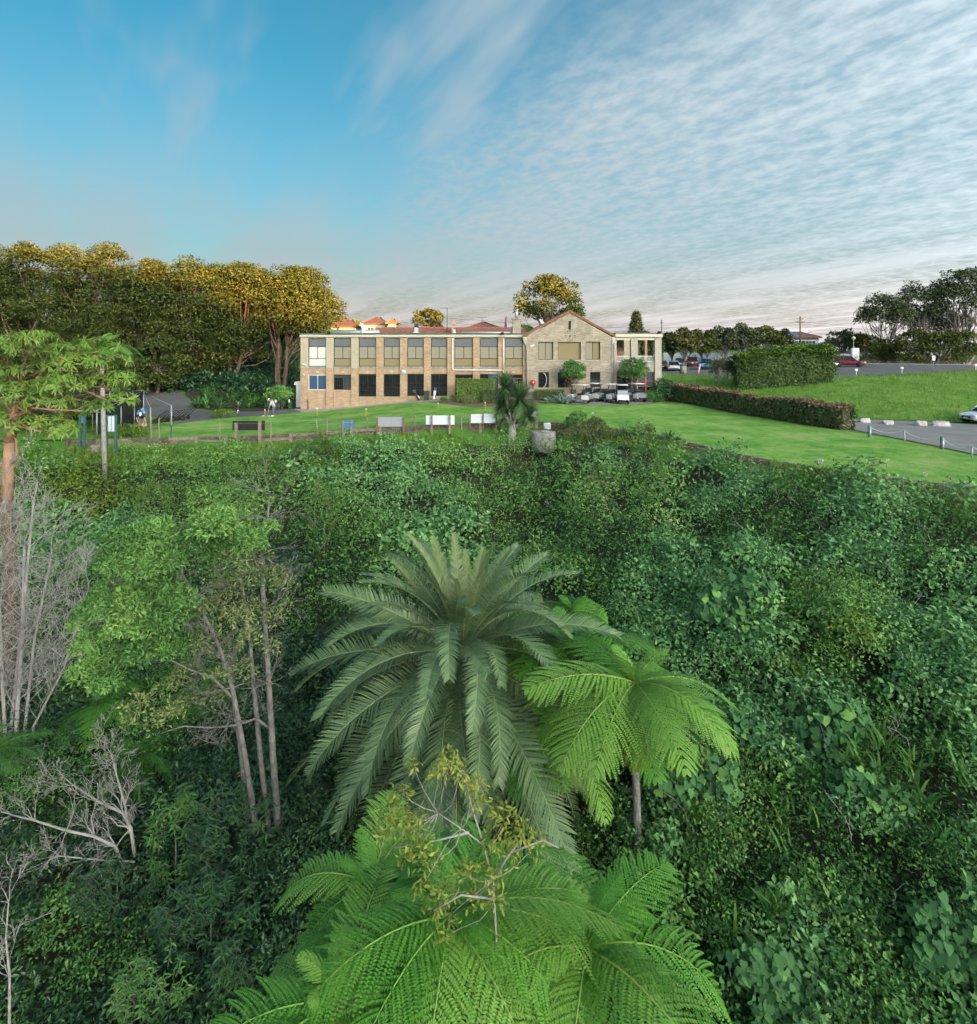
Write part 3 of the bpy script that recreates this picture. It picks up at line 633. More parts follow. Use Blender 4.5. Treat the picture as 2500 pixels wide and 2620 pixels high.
cpart('gable_roof', m, 'roof_tile')
m = MB()
for s, x in ((-1, GL), (1, GR)):
    m.prism([(x, bz(885)), (x-s*0.02, bz(862.2)), (x+s*0.36, bz(862.2)), (x+s*0.36, bz(868))] if s < 0 else [(x, bz(885)), (x+0.36, bz(868)), (x+0.36, bz(862.2)), (x-0.02, bz(862.2))], 'y', yg-0.04, yg+0.3)
cpart('eaves_corbel', m, 'cream_paint')
window(1377, 1415, 874.5, 920.5, Y0, panes=((0, 0, 0.5, 1, 'glass_tan'), (0.5, 0, 1, 1, 'glass_tan')))
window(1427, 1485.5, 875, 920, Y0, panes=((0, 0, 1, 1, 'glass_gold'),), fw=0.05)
window(1497.5, 1535, 874, 920, Y0, panes=((0, 0, 0.5, 1, 'glass_tan'), (0.5, 0, 1, 1, 'glass_gold')))
window(1377, 1404, 952, 991.5, Y0, panes=((0, 0, 1, 1, 'glass_dark'),), bars=9)
window(1427, 1462, 952, 991.5, Y0, panes=((0, 0, 1, 0.42, 'glass_grey'), (0, 0.42, 1, 1, 'glass_dark')), bars=9)
window(1509, 1535, 951.5, 991, Y0, panes=((0, 0, 1, 0.5, 'glass_dark'), (0, 0.5, 1, 1, 'glass_grey')), bars=8)
m = MB()
for a, b, c, d in GW: m.box((bx(a)-0.06, yg-0.05, bz(d)-0.10), (bx(b)+0.06, yg+0.2, bz(d)-0.002))
cpart('window_sill', m, 'brick_pale')
m = MB(); cx, cz, rr = bx(1457.7), bz(858.5), bz(858.5)-bz(870.5)           # clock of bare marks on the gable
for k in range(12):
    t = k*math.pi/6; L = 0.11
    M = Matrix.Translation((cx+math.sin(t)*rr, yg-0.02, cz+math.cos(t)*rr)) @ Matrix.Rotation(t, 4, 'Y'); m.cbox((0, 0, 0), (0.05, 0.03, L*(1.5 if k % 3 == 0 else 1)), M)
M = Matrix.Translation((cx, yg-0.022, cz)) @ Matrix.Rotation(R(200), 4, 'Y'); m.cbox((0, 0, 0.06), (0.07, 0.03, 0.26), M)
M = Matrix.Translation((cx, yg-0.024, cz)) @ Matrix.Rotation(R(175), 4, 'Y'); m.cbox((0, 0, 0.1), (0.045, 0.03, 0.34), M)
cpart('gable_clock', m, 'black')
m = MB(); pts = [(bx(1380)+0.35, Y0-0.33, bz(953.5))]
arc = [(bx(1388)+math.sin(t)*0.42, Y0-0.35, bz(972)+math.cos(t)*0.78) for t in np.linspace(0.15, math.pi-0.15, 12)]
m.tube(arc, 0.028, 6); cpart('curved_rail', m, 'white_metal')
# ------- balcony block
BP = [(1571, 1577), (1614, 1631), (1675, 1692)]
for a, b in BP:
    m = MB(); m.box((bx(a), Y0-0.15, ZB), (bx(b), Y0+0.5, bz(862.5))); cpart('pier', m, 'brick_pale')
m = MB(); m.box((GR+0.002, Y0+0.02, ZB), (bx(1571), Y0+0.4, bz(862))); cpart('wall_panel', m, 'brick_pale')
m = MB(); m.box((bx(1573.5), Y0-0.3, bz(862.4)), (bx(1694), Y0+6, bz(853.6))); m.box((bx(1577), Y0-0.08, bz(869.8)), (bx(1614), Y0+0.3, bz(864))); m.box((bx(1631), Y0-0.08, bz(869.8)), (bx(1675), Y0+0.3, bz(864))); cpart('balcony_roof', m, 'cream_paint')
m = MB(); m.box((bx(1572), Y0-0.36, bz(853.5)), (bx(1695.5), Y0-0.2, bz(851.2))); m.box((bx(1572), Y0-0.2, bz(853.5)), (bx(1695.5), Y0+6.1, bz(852))); cpart('gutter', m, 'green_post')
for a, b in ((1577, 1614), (1631, 1675)):
    m = MB(); m.box((bx(a), Y0-0.02, bz(951)), (bx(b), Y0+0.3, bz(929.5))); cpart('balcony_wall', m, 'brick_pale')
    m = MB(); m.box((bx(a)+0.002, Y0-0.1, bz(929.4)), (bx(b)-0.002, Y0+0.34, bz(927.6))); cpart('balcony_coping', m, 'concrete')
    m = MB(); z0, z1 = bz(927.2), bz(910.5)
    m.box((bx(a), Y0+0.06, z1-0.06), (bx(b), Y0+0.14, z1)); m.box((bx(a), Y0+0.07, z0+0.05), (bx(b), Y0+0.13, z0+0.09))
    n = int((bx(b)-bx(a))/0.13)
    for k in range(1, n): x = bx(a)+(bx(b)-bx(a))*k/n; m.box((x-0.014, Y0+0.085, z0+0.09), (x+0.014, Y0+0.115, z1-0.06))
    cpart('railing', m, 'white_metal')
m = MB(); m.box((bx(1577), Y0+0.34, bz(929)), (bx(1690), Y0+6, bz(925.5))); cpart('balcony_floor', m, 'concrete')
m = MB(); m.box((bx(1590), Y0+3.2, bz(925)), (bx(1614), Y0+3.5, bz(862.5))); m.box((bx(1655), Y0+5.2, bz(925)), (bx(1662), Y0+5.6, bz(862.5))); m.box((bx(1685), Y0+5.5, ZB), (bx(1692), Y0+6, bz(862.5))); cpart('balcony_inner_wall', m, 'brick_orange')
window(1567, 1590, 876, 925, Y0+3.3, panes=((0, 0, 0.5, 1, 'glass_tan'), (0.5, 0, 1, 1, 'glass_tan')), name='balcony_door')
window(1577, 1614, 951, 1004, Y0+0.12, 'red_frame', ((0, 0, 1, 0.18, 'red_frame'), (0, 0.18, 1, 1, 'glass_dark')), 0.1, 'garage_door')
window(1631, 1653, 951, 1004, Y0+0.12, 'red_frame', ((0, 0, 1, 0.45, 'glass_grey'), (0, 0.45, 1, 0.72, 'glass_grey'), (0, 0.72, 1, 1, 'glass_dark')), 0.09, 'glazed_door')
window(1653, 1675, 951, 1004, Y0+0.12, 'red_frame', ((0, 0, 1, 0.45, 'glass_grey'), (0, 0.45, 1, 0.72, 'glass_grey'), (0, 0.72, 1, 1, 'glass_dark')), 0.09, 'glazed_door')
m = MB(); m.box((bx(1577), Y0+2.5, ZB), (bx(1675), Y0+2.6, bz(929))); cpart('interior_wall', m, 'interior')
# ------- downpipes, cameras, floodlights, hose reel
m = MB(); r = 0.06
m.tube([(bx(1158.5), Y0-0.1, bz(866)), (bx(1158.5), Y0-0.1, bz(942)), (bx(1159.5), Y0-0.1, bz(945.5)), (bx(1162), Y0-0.1, bz(946.6)), (bx(1284), Y0-0.1, bz(947.2)), (bx(1287), Y0-0.1, bz(948.5)), (bx(1288.5), Y0-0.1, bz(952)), (bx(1288.5), Y0-0.1, bz(1015))], r, 8)
m.tube([(bx(1288.5), Y0-0.1, bz(866)), (bx(1288.5), Y0-0.1, bz(947))], r, 8); cpart('downpipe', m, 'white_metal')
m = MB(); m.tube([(bx(1338), Y0-0.3, bz(864)), (bx(1343), Y0-0.32, bz(868)), (bx(1347.5), Y0-0.34, bz(874)), (bx(1347.5), Y0-0.34, bz(1010))], 0.045, 8); cpart('downpipe', m, 'grey_metal'); m = MB(); m.tube([(bx(1565.5), Y0-0.3, bz(866)), (bx(1565.5), Y0-0.3, bz(1010))], 0.045, 8); cpart('downpipe', m, 'grey_metal')
for (u, v, s) in ((781, 932.5, 1), (1362, 884, -1)):
    m = MB(); p = Vector((bx(u), Y0-0.25, bz(v))); m.cbox((0, 0, 0), (0.42, 0.14, 0.13), Matrix.Translation(p) @ Matrix.Rotation(R(18*s), 4, 'Y')); m.tube([p, p+Vector((-0.15*s, 0.3, -0.08))], 0.03, 6); cpart('security_camera', m, 'white_metal')
m = MB(); m.tube([(bx(777), Y0-0.12, bz(956)), (bx(780), Y0-0.15, bz(960)), (bx(779), Y0-0.12, bz(964))], 0.05, 6); cpart('wall_bracket', m, 'white_metal')
for (u, v) in ((844, 851.5), (1285, 853), (1684, 850.5)):
    m = MB(); p = Vector((bx(u), Y0-0.4, bz(v))); m.cbox((0, 0, 0), (0.34, 0.14, 0.24), Matrix.Translation(p) @ Matrix.Rotation(R(30), 4, 'X')); m.tube([p, p+Vector((0, 0.35, -0.08))], 0.03, 6); cpart('floodlight', m, 'dark_metal')
wc = thing('wall_clock', 'round wall clock with a pale face and grey rim on the brick pier', 'clock', (bx(1032.5), Y0-0.01, bz(952.5)))
MX = Matrix.Rotation(R(90), 4, 'X')
m = MB(); m.lathe([(0.28, 0), (0.29, 0.06), (0.26, 0.07), (0.25, 0.05)], 28, MX); m.build('rim', 'grey_metal', wc)
m = MB(); m.lathe([(0.25, 0.0), (0.25, 0.055)], 28, MX); m.build('face', 'clock_face', wc)
m = MB(); m.cbox((0, -0.062, 0.06), (0.02, 0.008, 0.16)); m.cbox((0.06, -0.062, 0), (0.12, 0.008, 0.02)); m.build('hand', 'black', wc)
hr = thing('hose_reel', 'round red fire hose reel on the gabled brick wall', 'hose reel', (bx(1363.5), Y0-0.27, bz(978)))
m = MB(); m.lathe([(0.29, 0.02), (0.30, 0.04), (0.30, 0.14), (0.26, 0.16), (0.10, 0.15), (0.10, 0.18), (0.02, 0.19)], 26, MX); m.build('drum', 'red_paint', hr)
m = MB(); m.lathe([(0.085, 0.185), (0.08, 0.21), (0.01, 0.21)], 14, MX); m.build('hub', 'white_metal', hr)
m = MB(); m.tube([(0, -0.05, -0.28), (-0.02, -0.08, -0.5), (0.0, -0.06, -0.66)], 0.03, 6); m.build('nozzle_hose', 'black', hr)
# roof aerials, dish and flag
def aerial(u, v0, v1, D, label, sc=1.0, els=7):
    a, b = at(u, v1, D), at(u, v0, D); t = thing('television_aerial', label, 'aerial', a)
    m = MB(); m.tube([(0, 0, 0), (0, 0, b.z-a.z)], 0.035*sc, 6); m.build('mast', 'dark_metal', t)
    m = MB(); h = b.z-a.z; m.tube([(-0.75*sc, 0, h), (0.6*sc, 0, h)], 0.022*sc, 5)
    for k in range(els): x = -0.72*sc+1.3*sc*k/(els-1); m.tube([(x, -0.4*sc, h), (x, 0.4*sc, h)], 0.012*sc, 4)
    m.build('antenna', 'dark_metal', t)
aerial(1144, 788, 850, BD+4, 'tall television aerial above the tiled roof beside the brick ventilator')
aerial(1233.5, 812, 832, 98, 'small television aerial on the far hipped roof', 1.2)
d = thing('satellite_dish', 'white satellite dish on the tiled roof left of the gable', 'satellite dish', at(1386, 838, BD+5))
m = MB(); m.tube([(0, 0, -1.2), (0, 0, 0.1)], 0.05, 8); m.build('mast', 'grey_metal', d)
m = MB(); m.lathe([(0.0, 0.0), (0.35, 0.06), (0.62, 0.2), (0.66, 0.23), (0.62, 0.22), (0.34, 0.09), (0.01, 0.03)], 22, Matrix.Translation((0, 0.1, 0.35)) @ Matrix.Rotation(R(52), 4, 'Y') @ Matrix.Rotation(R(20), 4, 'X')); m.build('dish', 'white_metal', d)
fl = thing('flag', 'dark blue flag hanging limp on a pole behind the roof', 'flag', at(1298, 850, BD+14))
m = MB(); m.tube([(0, 0, -3), (0, 0, (850-803)*(BD+14)/F)], 0.04, 6); m.build('pole', 'grey_metal', fl)
m = MB(); h = (850-805)*(BD+14)/F; vs = []; fs = []
for i in range(9):
    for j in range(4):
        vs.append((-0.05-0.12*j*(0.55+0.5*i/8), 0.07*math.sin(j*2.2+i*0.5), h-0.15-i*0.19-0.05*j))
for i in range(8):
    for j in range(3): fs.append((i*4+j, i*4+j+1, (i+1)*4+j+1, (i+1)*4+j))
m.add(vs, fs, True); m.build('cloth', 'navy', fl)
m = MB(); m.cbox((-0.16, -0.09, h-0.75), (0.09, 0.02, 0.5)); m.build('red_stripe', 'red_paint', fl)
# ------------------------------------------------------------------ houses and street beyond
def hip_house(name, label, u0, u1, D, v_eave, v_ridge, wallm, roofm, depth=9.0, hip=0.32, wins=3, zb=None, gable=None):
    a, b = at(u0, v_eave, D), at(u1, v_eave, D); W = b.x-a.x; ze = a.z; zr = at(u0, v_ridge, D+depth/2).z
    x0 = (a.x+b.x)/2; g = min(G0(x0, D), ze-2.6) if zb is None else zb
    t = thing(name, label, 'house', (x0, D, g)); h = ze-g; w = W/2
    m = MB(); m.box((-w+0.5, 0.5, -0.5), (w-0.5, depth-0.5, h)); m.build('wall', wallm, t)
    m = MB(); r = zr-g; q = W*hip; e = 0.05
    V = [(-w, 0, h), (w, 0, h), (w, depth, h), (-w, depth, h), (-w+q, depth/2, r), (w-q, depth/2, r)]
    m.add(V, [(0, 1, 5, 4), (1, 2, 5), (2, 3, 4, 5), (3, 0, 4)]); m.add([(x, y, z-0.18 if z == h else z-0.05) for x, y, z in V[:4]], [(0, 1, 2, 3)])
    m.box((-w, -0.06, h-0.2), (w, -0.005, h+0.02)); rf = m.build('roof', roofm, t)
    m = MB(); m.tube([(-w+q, depth/2, r+0.04), (w-q, depth/2, r+0.04)], 0.12, 6)
    for s, x, e_ in ((-1, -w, -w+q), (1, w, w-q)): m.tube([(x, 0, h+0.05), (e_, depth/2, r+0.04)], 0.1, 5)
    m.build('ridge_cap', roofm, rf)
    for k in range(wins):
        x = -w+1.2+(W-2.4)*(k+0.5)/wins; f = MB(); z0, z1 = h-2.0, h-0.7
        for (xa, xb, za, zb_) in ((x-0.8, x-0.73, z0, z1), (x+0.73, x+0.8, z0, z1), (x-0.73, x+0.73, z0, z0+0.07), (x-0.73, x+0.73, z1-0.07, z1), (x-0.03, x+0.03, z0+0.07, z1-0.07)): f.box((xa, 0.40, za), (xb, 0.52, zb_))
        wn = f.build('window', 'white_paint', t); p = MB(); p.box((x-0.73, 0.46, z0+0.07), (x+0.73, 0.48, z1-0.07)); p.build('pane', 'glass_grey', wn)
    return t, w, h, r
def G0(x, y): return float(hgt(x, y))
hip_house('house', 'brown-roofed hillside house lit orange above the clubhouse roof', 924, 990, 128, 828, 812, 'cream_paint', 'roof_tile_dark', 10, 0.42, 2)
t, w, h, r = hip_house('house', 'small cream house with a bright orange tiled gable catching the sun', 986, 1016, 124, 826, 815.5, 'cream_paint', 'roof_tile_orange', 6, 0.45, 1)
hip_house('house', 'red-roofed house half hidden behind the golden tree, left of the clubhouse roof', 838, 915, 132, 834, 818, 'brick_orange', 'roof_tile_dark', 10, 0.35, 2)
hip_house('house', 'dark hipped roof beyond the centre of the clubhouse', 1194, 1278, 98, 838, 824.5, 'brick_orange', 'roof_tile_dark', 12, 0.47, 2)
hip_house('house', 'low red tiled roof beyond the tree behind the clubhouse', 1096, 1140, 130, 840, 832, 'brick_orange', 'roof_tile', 9, 0.4, 1)
t, w, h, r = hip_house('house', 'two-storey house with brown and blue roof behind the big clipped hedge', 2004, 2104, 128, 863, 850, 'grey_board', 'roof_tile_dark', 11, 0.22, 4)
m = MB(); q = (2*w)*0.22; xs = [(-w+0.6, -w*0.30), (-w*0.24, w*0.12)]
for a, b in xs: m.add([(a, 0.35, h+0.13), (b, 0.35, h+0.13), (min(b, w-q)-0.3, 5.0, r+0.03), (max(a, -w+q)+0.2, 5.0, r+0.03)], [(0, 1, 2, 3)])
m.build('solar_panel', 'roof_blue', t)
m = MB(); m.box((w*0.0, -1.2, h-3.2), (w*1.05, -1.0, h-2.0)); m.box((w*0.0, -1.0, h-3.2), (w*1.05, 0.5, h-3.0)); m.build('balcony', 'timber_brown', t)
hip_house('house', 'pale house with stepped red roofs left of the pale tree by the car park sign', 2128, 2165, 140, 884, 872, 'white_paint', 'roof_tile_dark', 9, 0.4, 1)
hip_house('house', 'white house with a brown tiled roof behind the car park sign', 2150, 2240, 132, 884, 862, 'white_paint', 'roof_tile_dark', 10, 0.3, 2)
hip_house('house', 'long low pale house seen through the trees on the right', 2240, 2420, 130, 893, 878, 'cream_paint', 'roof_tile_dark', 10, 0.2, 5)
def wall_run(name, label, u0, u1, D, v0, v1, m_, th=0.25, cat='wall'):
    a, b = at(u0, v0, D), at(u1, v1, D); g = min(G0(a.x, D), b.z-0.3); t = MB(); t.box((a.x, 0, 0), (b.x, th, a.z-g)); n = max(2, int((b.x-a.x)/3))
    o = thing(name, label, cat, (0, D, g)); t.build('panel', m_, o)
    for k in range(n+1): p = MB(); x = a.x+(b.x-a.x)*k/n; p.box((x-0.12, -0.06, -0.4), (x+0.12, th+0.06, a.z-g+0.08)); p.build('post', m_, o)
wall_run('boundary_wall', 'pale rendered wall between the hedge house and the white house', 2105, 2165, 122, 888, 905, 'cream_paint')
wall_run('boundary_fence', 'dark green boundary fence behind the red car', 2110, 2200, 116, 897, 915, 'green_post', 0.08, 'fence')
wall_run('boundary_fence', 'white fence glimpsed under the trees at the back of the car park', 1700, 2010, 118, 903, 916, 'white_board', 0.08, 'fence')
# power pole with wires
D = 118; b = on = at(2047.5, 905, D); g = G0(b.x, D); pole = thing('power_pole', 'timber power pole with crossarm and street lamp in front of the two-storey house', 'power pole', (b.x, D, g)); H = at(0, 809, D).z-g
m = MB(); m.tube([(0, 0, -0.5), (0, 0, H)], [0.17, 0.12], 9); m.build('pole', 'timber_brown', pole)
m = MB(); m.box((-0.9, -0.08, H-1.3), (0.9, 0.08, H-1.15)); m.box((-0.5, -0.08, H-0.6), (0.5, 0.08, H-0.46)); m.build('crossarm', 'timber_brown', pole)
for x in (-0.8, -0.3, 0.3, 0.8): m = MB(); m.lathe([(0.05, H-1.15), (0.06, H-1.05), (0.03, H-0.98)], 7, Matrix.Translation((x, 0, 0))); m.build('insulator', 'white_paint', pole)
m = MB(); m.tube([(0, 0, H-4.2), (1.2, -0.2, H-3.5), (1.9, -0.3, H-3.2)], 0.04, 6); m.cbox((2.1, -0.3, H-3.18), (0.5, 0.2, 0.1)); m.build('street_lamp', 'grey_metal', pole)
wr = MB(); A = Vector((b.x, D, g+H-1.1))
for (du, dz) in ((-1, 0), (-1, -0.6), (1, 0), (1, -0.5), (1, -4.2)):
    far = A+Vector((du*70, 14*du, dz*0.4)); P = []
    for k in range(13): q = k/12; p = A.lerp(far, q)+Vector((0, 0, dz-3.0*math.sin(math.pi*q)*0.5)); P.append(p)
    wr.tube(P, 0.022, 3)
o = wr.build('power_lines', 'dark_metal'); tag(o, 'thin power lines running across the sky from the timber pole', 'power lines')
ant = at(1693, 818, 100); m = MB(); m.tube([(0, 0, -8), (0, 0, 0)], 0.07, 5); m.tube([(-0.35, 0, -0.5), (0.35, 0, -0.5)], 0.03, 4); o = m.build('radio_mast', 'dark_metal'); o.location = ant; tag(o, 'thin radio mast rising beyond the balcony end', 'mast')
# ------------------------------------------------------------------ vehicles
def wheel(parent, x, y, r, w, sd, nspoke=5, hubm='alloy'):
    MW = Matrix.Translation((x, y, r)) @ Matrix.Rotation(R(90), 4, 'Y')
    m = MB(); m.lathe([(r*0.62, -w/2), (r*0.93, -w/2), (r, -w/2+0.03), (r, w/2-0.03), (r*0.93, w/2), (r*0.62, w/2)], 20, MW); o = m.build('wheel', 'rubber', parent)
    m = MB(); s = w/2*sd; m.lathe([(r*0.63, s*0.55), (r*0.63, s*1.02), (r*0.56, s*1.02), (r*0.52, s*0.7), (r*0.16, s*0.75), (r*0.14, s*1.0), (0.01, s*1.0)], 18, MW)
    for k in range(nspoke):
        a = 2*math.pi*k/nspoke; m.box((-r*0.07, r*0.12, min(s*0.72, s*0.98)), (r*0.07, r*0.56, max(s*0.72, s*0.98)), MW @ Matrix.Rotation(a, 4, 'Z'))
    m.build('rim', hubm, o); return o
def car(label, paint, loc, rz, Lc=4.3, Wc=1.8, Hc=1.5, kind='hatch', wh=0.33, plate=True, group='cars in the car park'):
    """+Y is the front; the body is lofted from stations along the length"""
    t = thing('parked_car', label, 'car', loc, rz, group); h = Lc/2; w = Wc/2
    belt = Hc*0.60; base = 0.20
    # stations: y, bottom, bonnet/deck height, half width
    st = [(-h, 0.42, belt*0.72, w*0.80), (-h+0.06, 0.30, belt*0.92, w*0.90), (-h+0.35, 0.22, belt*1.0, w*0.98), (-h*0.45, base, belt*1.02, w), (0, base, belt*0.99, w), (h*0.42, base, belt*0.96, w), (h*0.62, 0.21, belt*0.90, w*0.97), (h*0.86, 0.24, belt*0.79, w*0.90), (h-0.05, 0.30, belt*0.66, w*0.78), (h, 0.36, belt*0.55, w*0.70)]
    m = MB(); rings = []
    for y, b, tp, ww in st:
        rings.append([(-ww*0.90, y, b), (-ww, y, b+0.12), (-ww, y, b+(tp-b)*0.62), (-ww*0.95, y, tp-0.03), (-ww*0.80, y, tp), (ww*0.80, y, tp), (ww*0.95, y, tp-0.03), (ww, y, b+(tp-b)*0.62), (ww, y, b+0.12), (ww*0.90, y, b)])
    vs = [p for r_ in rings for p in r_]; n = 10; fs = [(i*n+j, i*n+(j+1) % n, (i+1)*n+(j+1) % n, (i+1)*n+j) for i in range(len(st)-1) for j in range(n)]
    fs += [tuple(range(n-1, -1, -1)), tuple((len(st)-1)*n+j for j in range(n))]; m.add(vs, fs, True)
    m.build('body', paint, t)
    # cabin: dark glasshouse under a painted roof
    yb, yr0, yr1, yf = (-h+0.28, -h+0.75, h*0.12, h*0.46) if kind != 'sedan' else (-h*0.62, -h*0.36, h*0.10, h*0.44)
    if kind == 'suv': yb, yr0 = -h+0.12, -h+0.5
    zb, zr = belt-0.02, Hc-0.05; wb, wr = w*0.93, w*0.74
    C = [(-wb, yb, zb), (wb, yb, zb), (wb, yf, zb), (-wb, yf, zb), (-wr, yr0, zr), (wr, yr0, zr), (wr, yr1, zr), (-wr, yr1, zr)]
    m = MB(); m.add(C, [(0, 1, 5, 4), (1, 2, 6, 5), (2, 3, 7, 6), (3, 0, 4, 7), (4, 5, 6, 7)]); m.build('glasshouse', 'glass_dark', t)
    m = MB(); m.cbox((0, (yr0+yr1)/2, zr+0.015), (wr*2.02, (yr1-yr0)*1.04, 0.09), None, 0.035)
    for s in (-1, 1):                                              # pillars stand proud of the glass
        for a, b in (((s*wb, yb, zb), (s*wr, yr0, zr)), ((s*wb, yf, zb), (s*wr, yr1, zr)), ((s*wb, (yb+yf)/2-0.1, zb), (s*wr, (yr0+yr1)/2, zr))):
            m.tube([Vector(a)+Vector((s*0.012, 0, 0)), Vector(b)+Vector((s*0.012, 0, 0))], 0.045, 5)
    m.build('roof', paint, t)
    for s in (-1, 1):
        for y in (-h*0.60, h*0.62):
            m = MB(); m.lathe([(wh*1.16, -0.01), (wh*1.16, 0.03)], 20, Matrix.Translation((s*w*0.985, y, wh)) @ Matrix.Rotation(R(90), 4, 'Y')); m.build('wheel_arch', 'black', t)
            wheel(t, s*(w-0.10), y, wh, 0.22, s)
        m = MB(); m.cbox((s*w*0.66, h-0.13, belt*0.68), (0.36, 0.30, 0.15), Matrix.Identity(4), 0.05); m.build('headlight', 'lamp_clear', t)
        m = MB(); m.cbox((s*w*0.72, -h+0.07, belt*0.84), (0.34, 0.16, 0.17), None, 0.05); m.build('tail_light', 'lamp_red', t)
        m = MB(); m.cbox((s*(w+0.06), yf-0.18, belt+0.06), (0.18, 0.12, 0.13), None, 0.03); m.build('mirror', paint, t)
        m = MB(); m.cbox((s*(w+0.004), -0.35, belt*0.82), (0.03, 0.18, 0.035)); m.build('door_handle', paint, t)
    m = MB(); m.cbox((0, h-0.005, 0.46), (w*0.9, 0.06, 0.20), None, 0.03); m.build('grille', 'black', t)
    m = MB(); m.cbox((0, h+0.028, 0.42), (0.40, 0.012, 0.11)); m.cbox((0, -h-0.010, 0.62), (0.40, 0.02, 0.12)); m.build('number_plate', 'plate', t)
    m = MB(); m.cbox((0, -h+0.02, 0.36), (w*1.5, 0.14, 0.16), None, 0.04); m.cbox((0, h-0.08, 0.30), (w*1.3, 0.14, 0.12), None, 0.04); m.build('bumper', 'black', t)
    return t
def gp(u, D, dz=0.012): x = (u-CU)/F*D; return (x, D, float(hgt(x, D))+dz)
car('silver hatchback parked nearest the balcony end, tail towards us', 'car_silver', gp(1722, 88), R(-14), 4.2, 1.78, 1.48)
car('bright blue sport utility car parked tail towards us', 'car_blue', gp(1805, 90), R(-18), 4.6, 1.88, 1.64, 'suv', 0.36)
car('dark grey car parked behind the silver hatchback', 'car_dark', gp(1741, 100), R(-22), 4.4, 1.78, 1.48, 'sedan')
car('maroon car parked between the dark grey car and the blue one', 'car_maroon', gp(1772, 101), R(-20), 4.4, 1.8, 1.62, 'suv')
car('dark car nose hidden behind the balcony pier', 'car_maroon', gp(1692, 92), R(-12), 4.3, 1.78, 1.46, 'sedan')
car('dark red crossover driving across the car park towards the right', 'car_red', gp(2172, 84), R(-122), 4.2, 1.77, 1.56, 'suv', 0.34)
car('white car mostly hidden behind the big clipped hedge', 'car_white', gp(2100, 83), R(-90), 4.2, 1.77, 1.5)
car('grey car partly hidden behind the white car park sign', 'car_grey', gp(2166, 104), R(-100), 4.5, 1.8, 1.5, 'suv')
car('white car cut off at the right edge beside the grassy bank', 'car_white', (38.1, 44.0, float(hgt(38.1, 44.0))+0.02), R(93), 4.2, 1.77, 1.5, 'hatch', 0.35, group='cars by the access road')
car('white car glimpsed under the dark trees on the far right', 'car_white', gp(2300, 112), R(-95), 4.5, 1.8, 1.5, 'suv')
car('second white car glimpsed further right under the dark trees', 'car_white', gp(2395, 113), R(-92), 4.4, 1.8, 1.45, 'hatch')
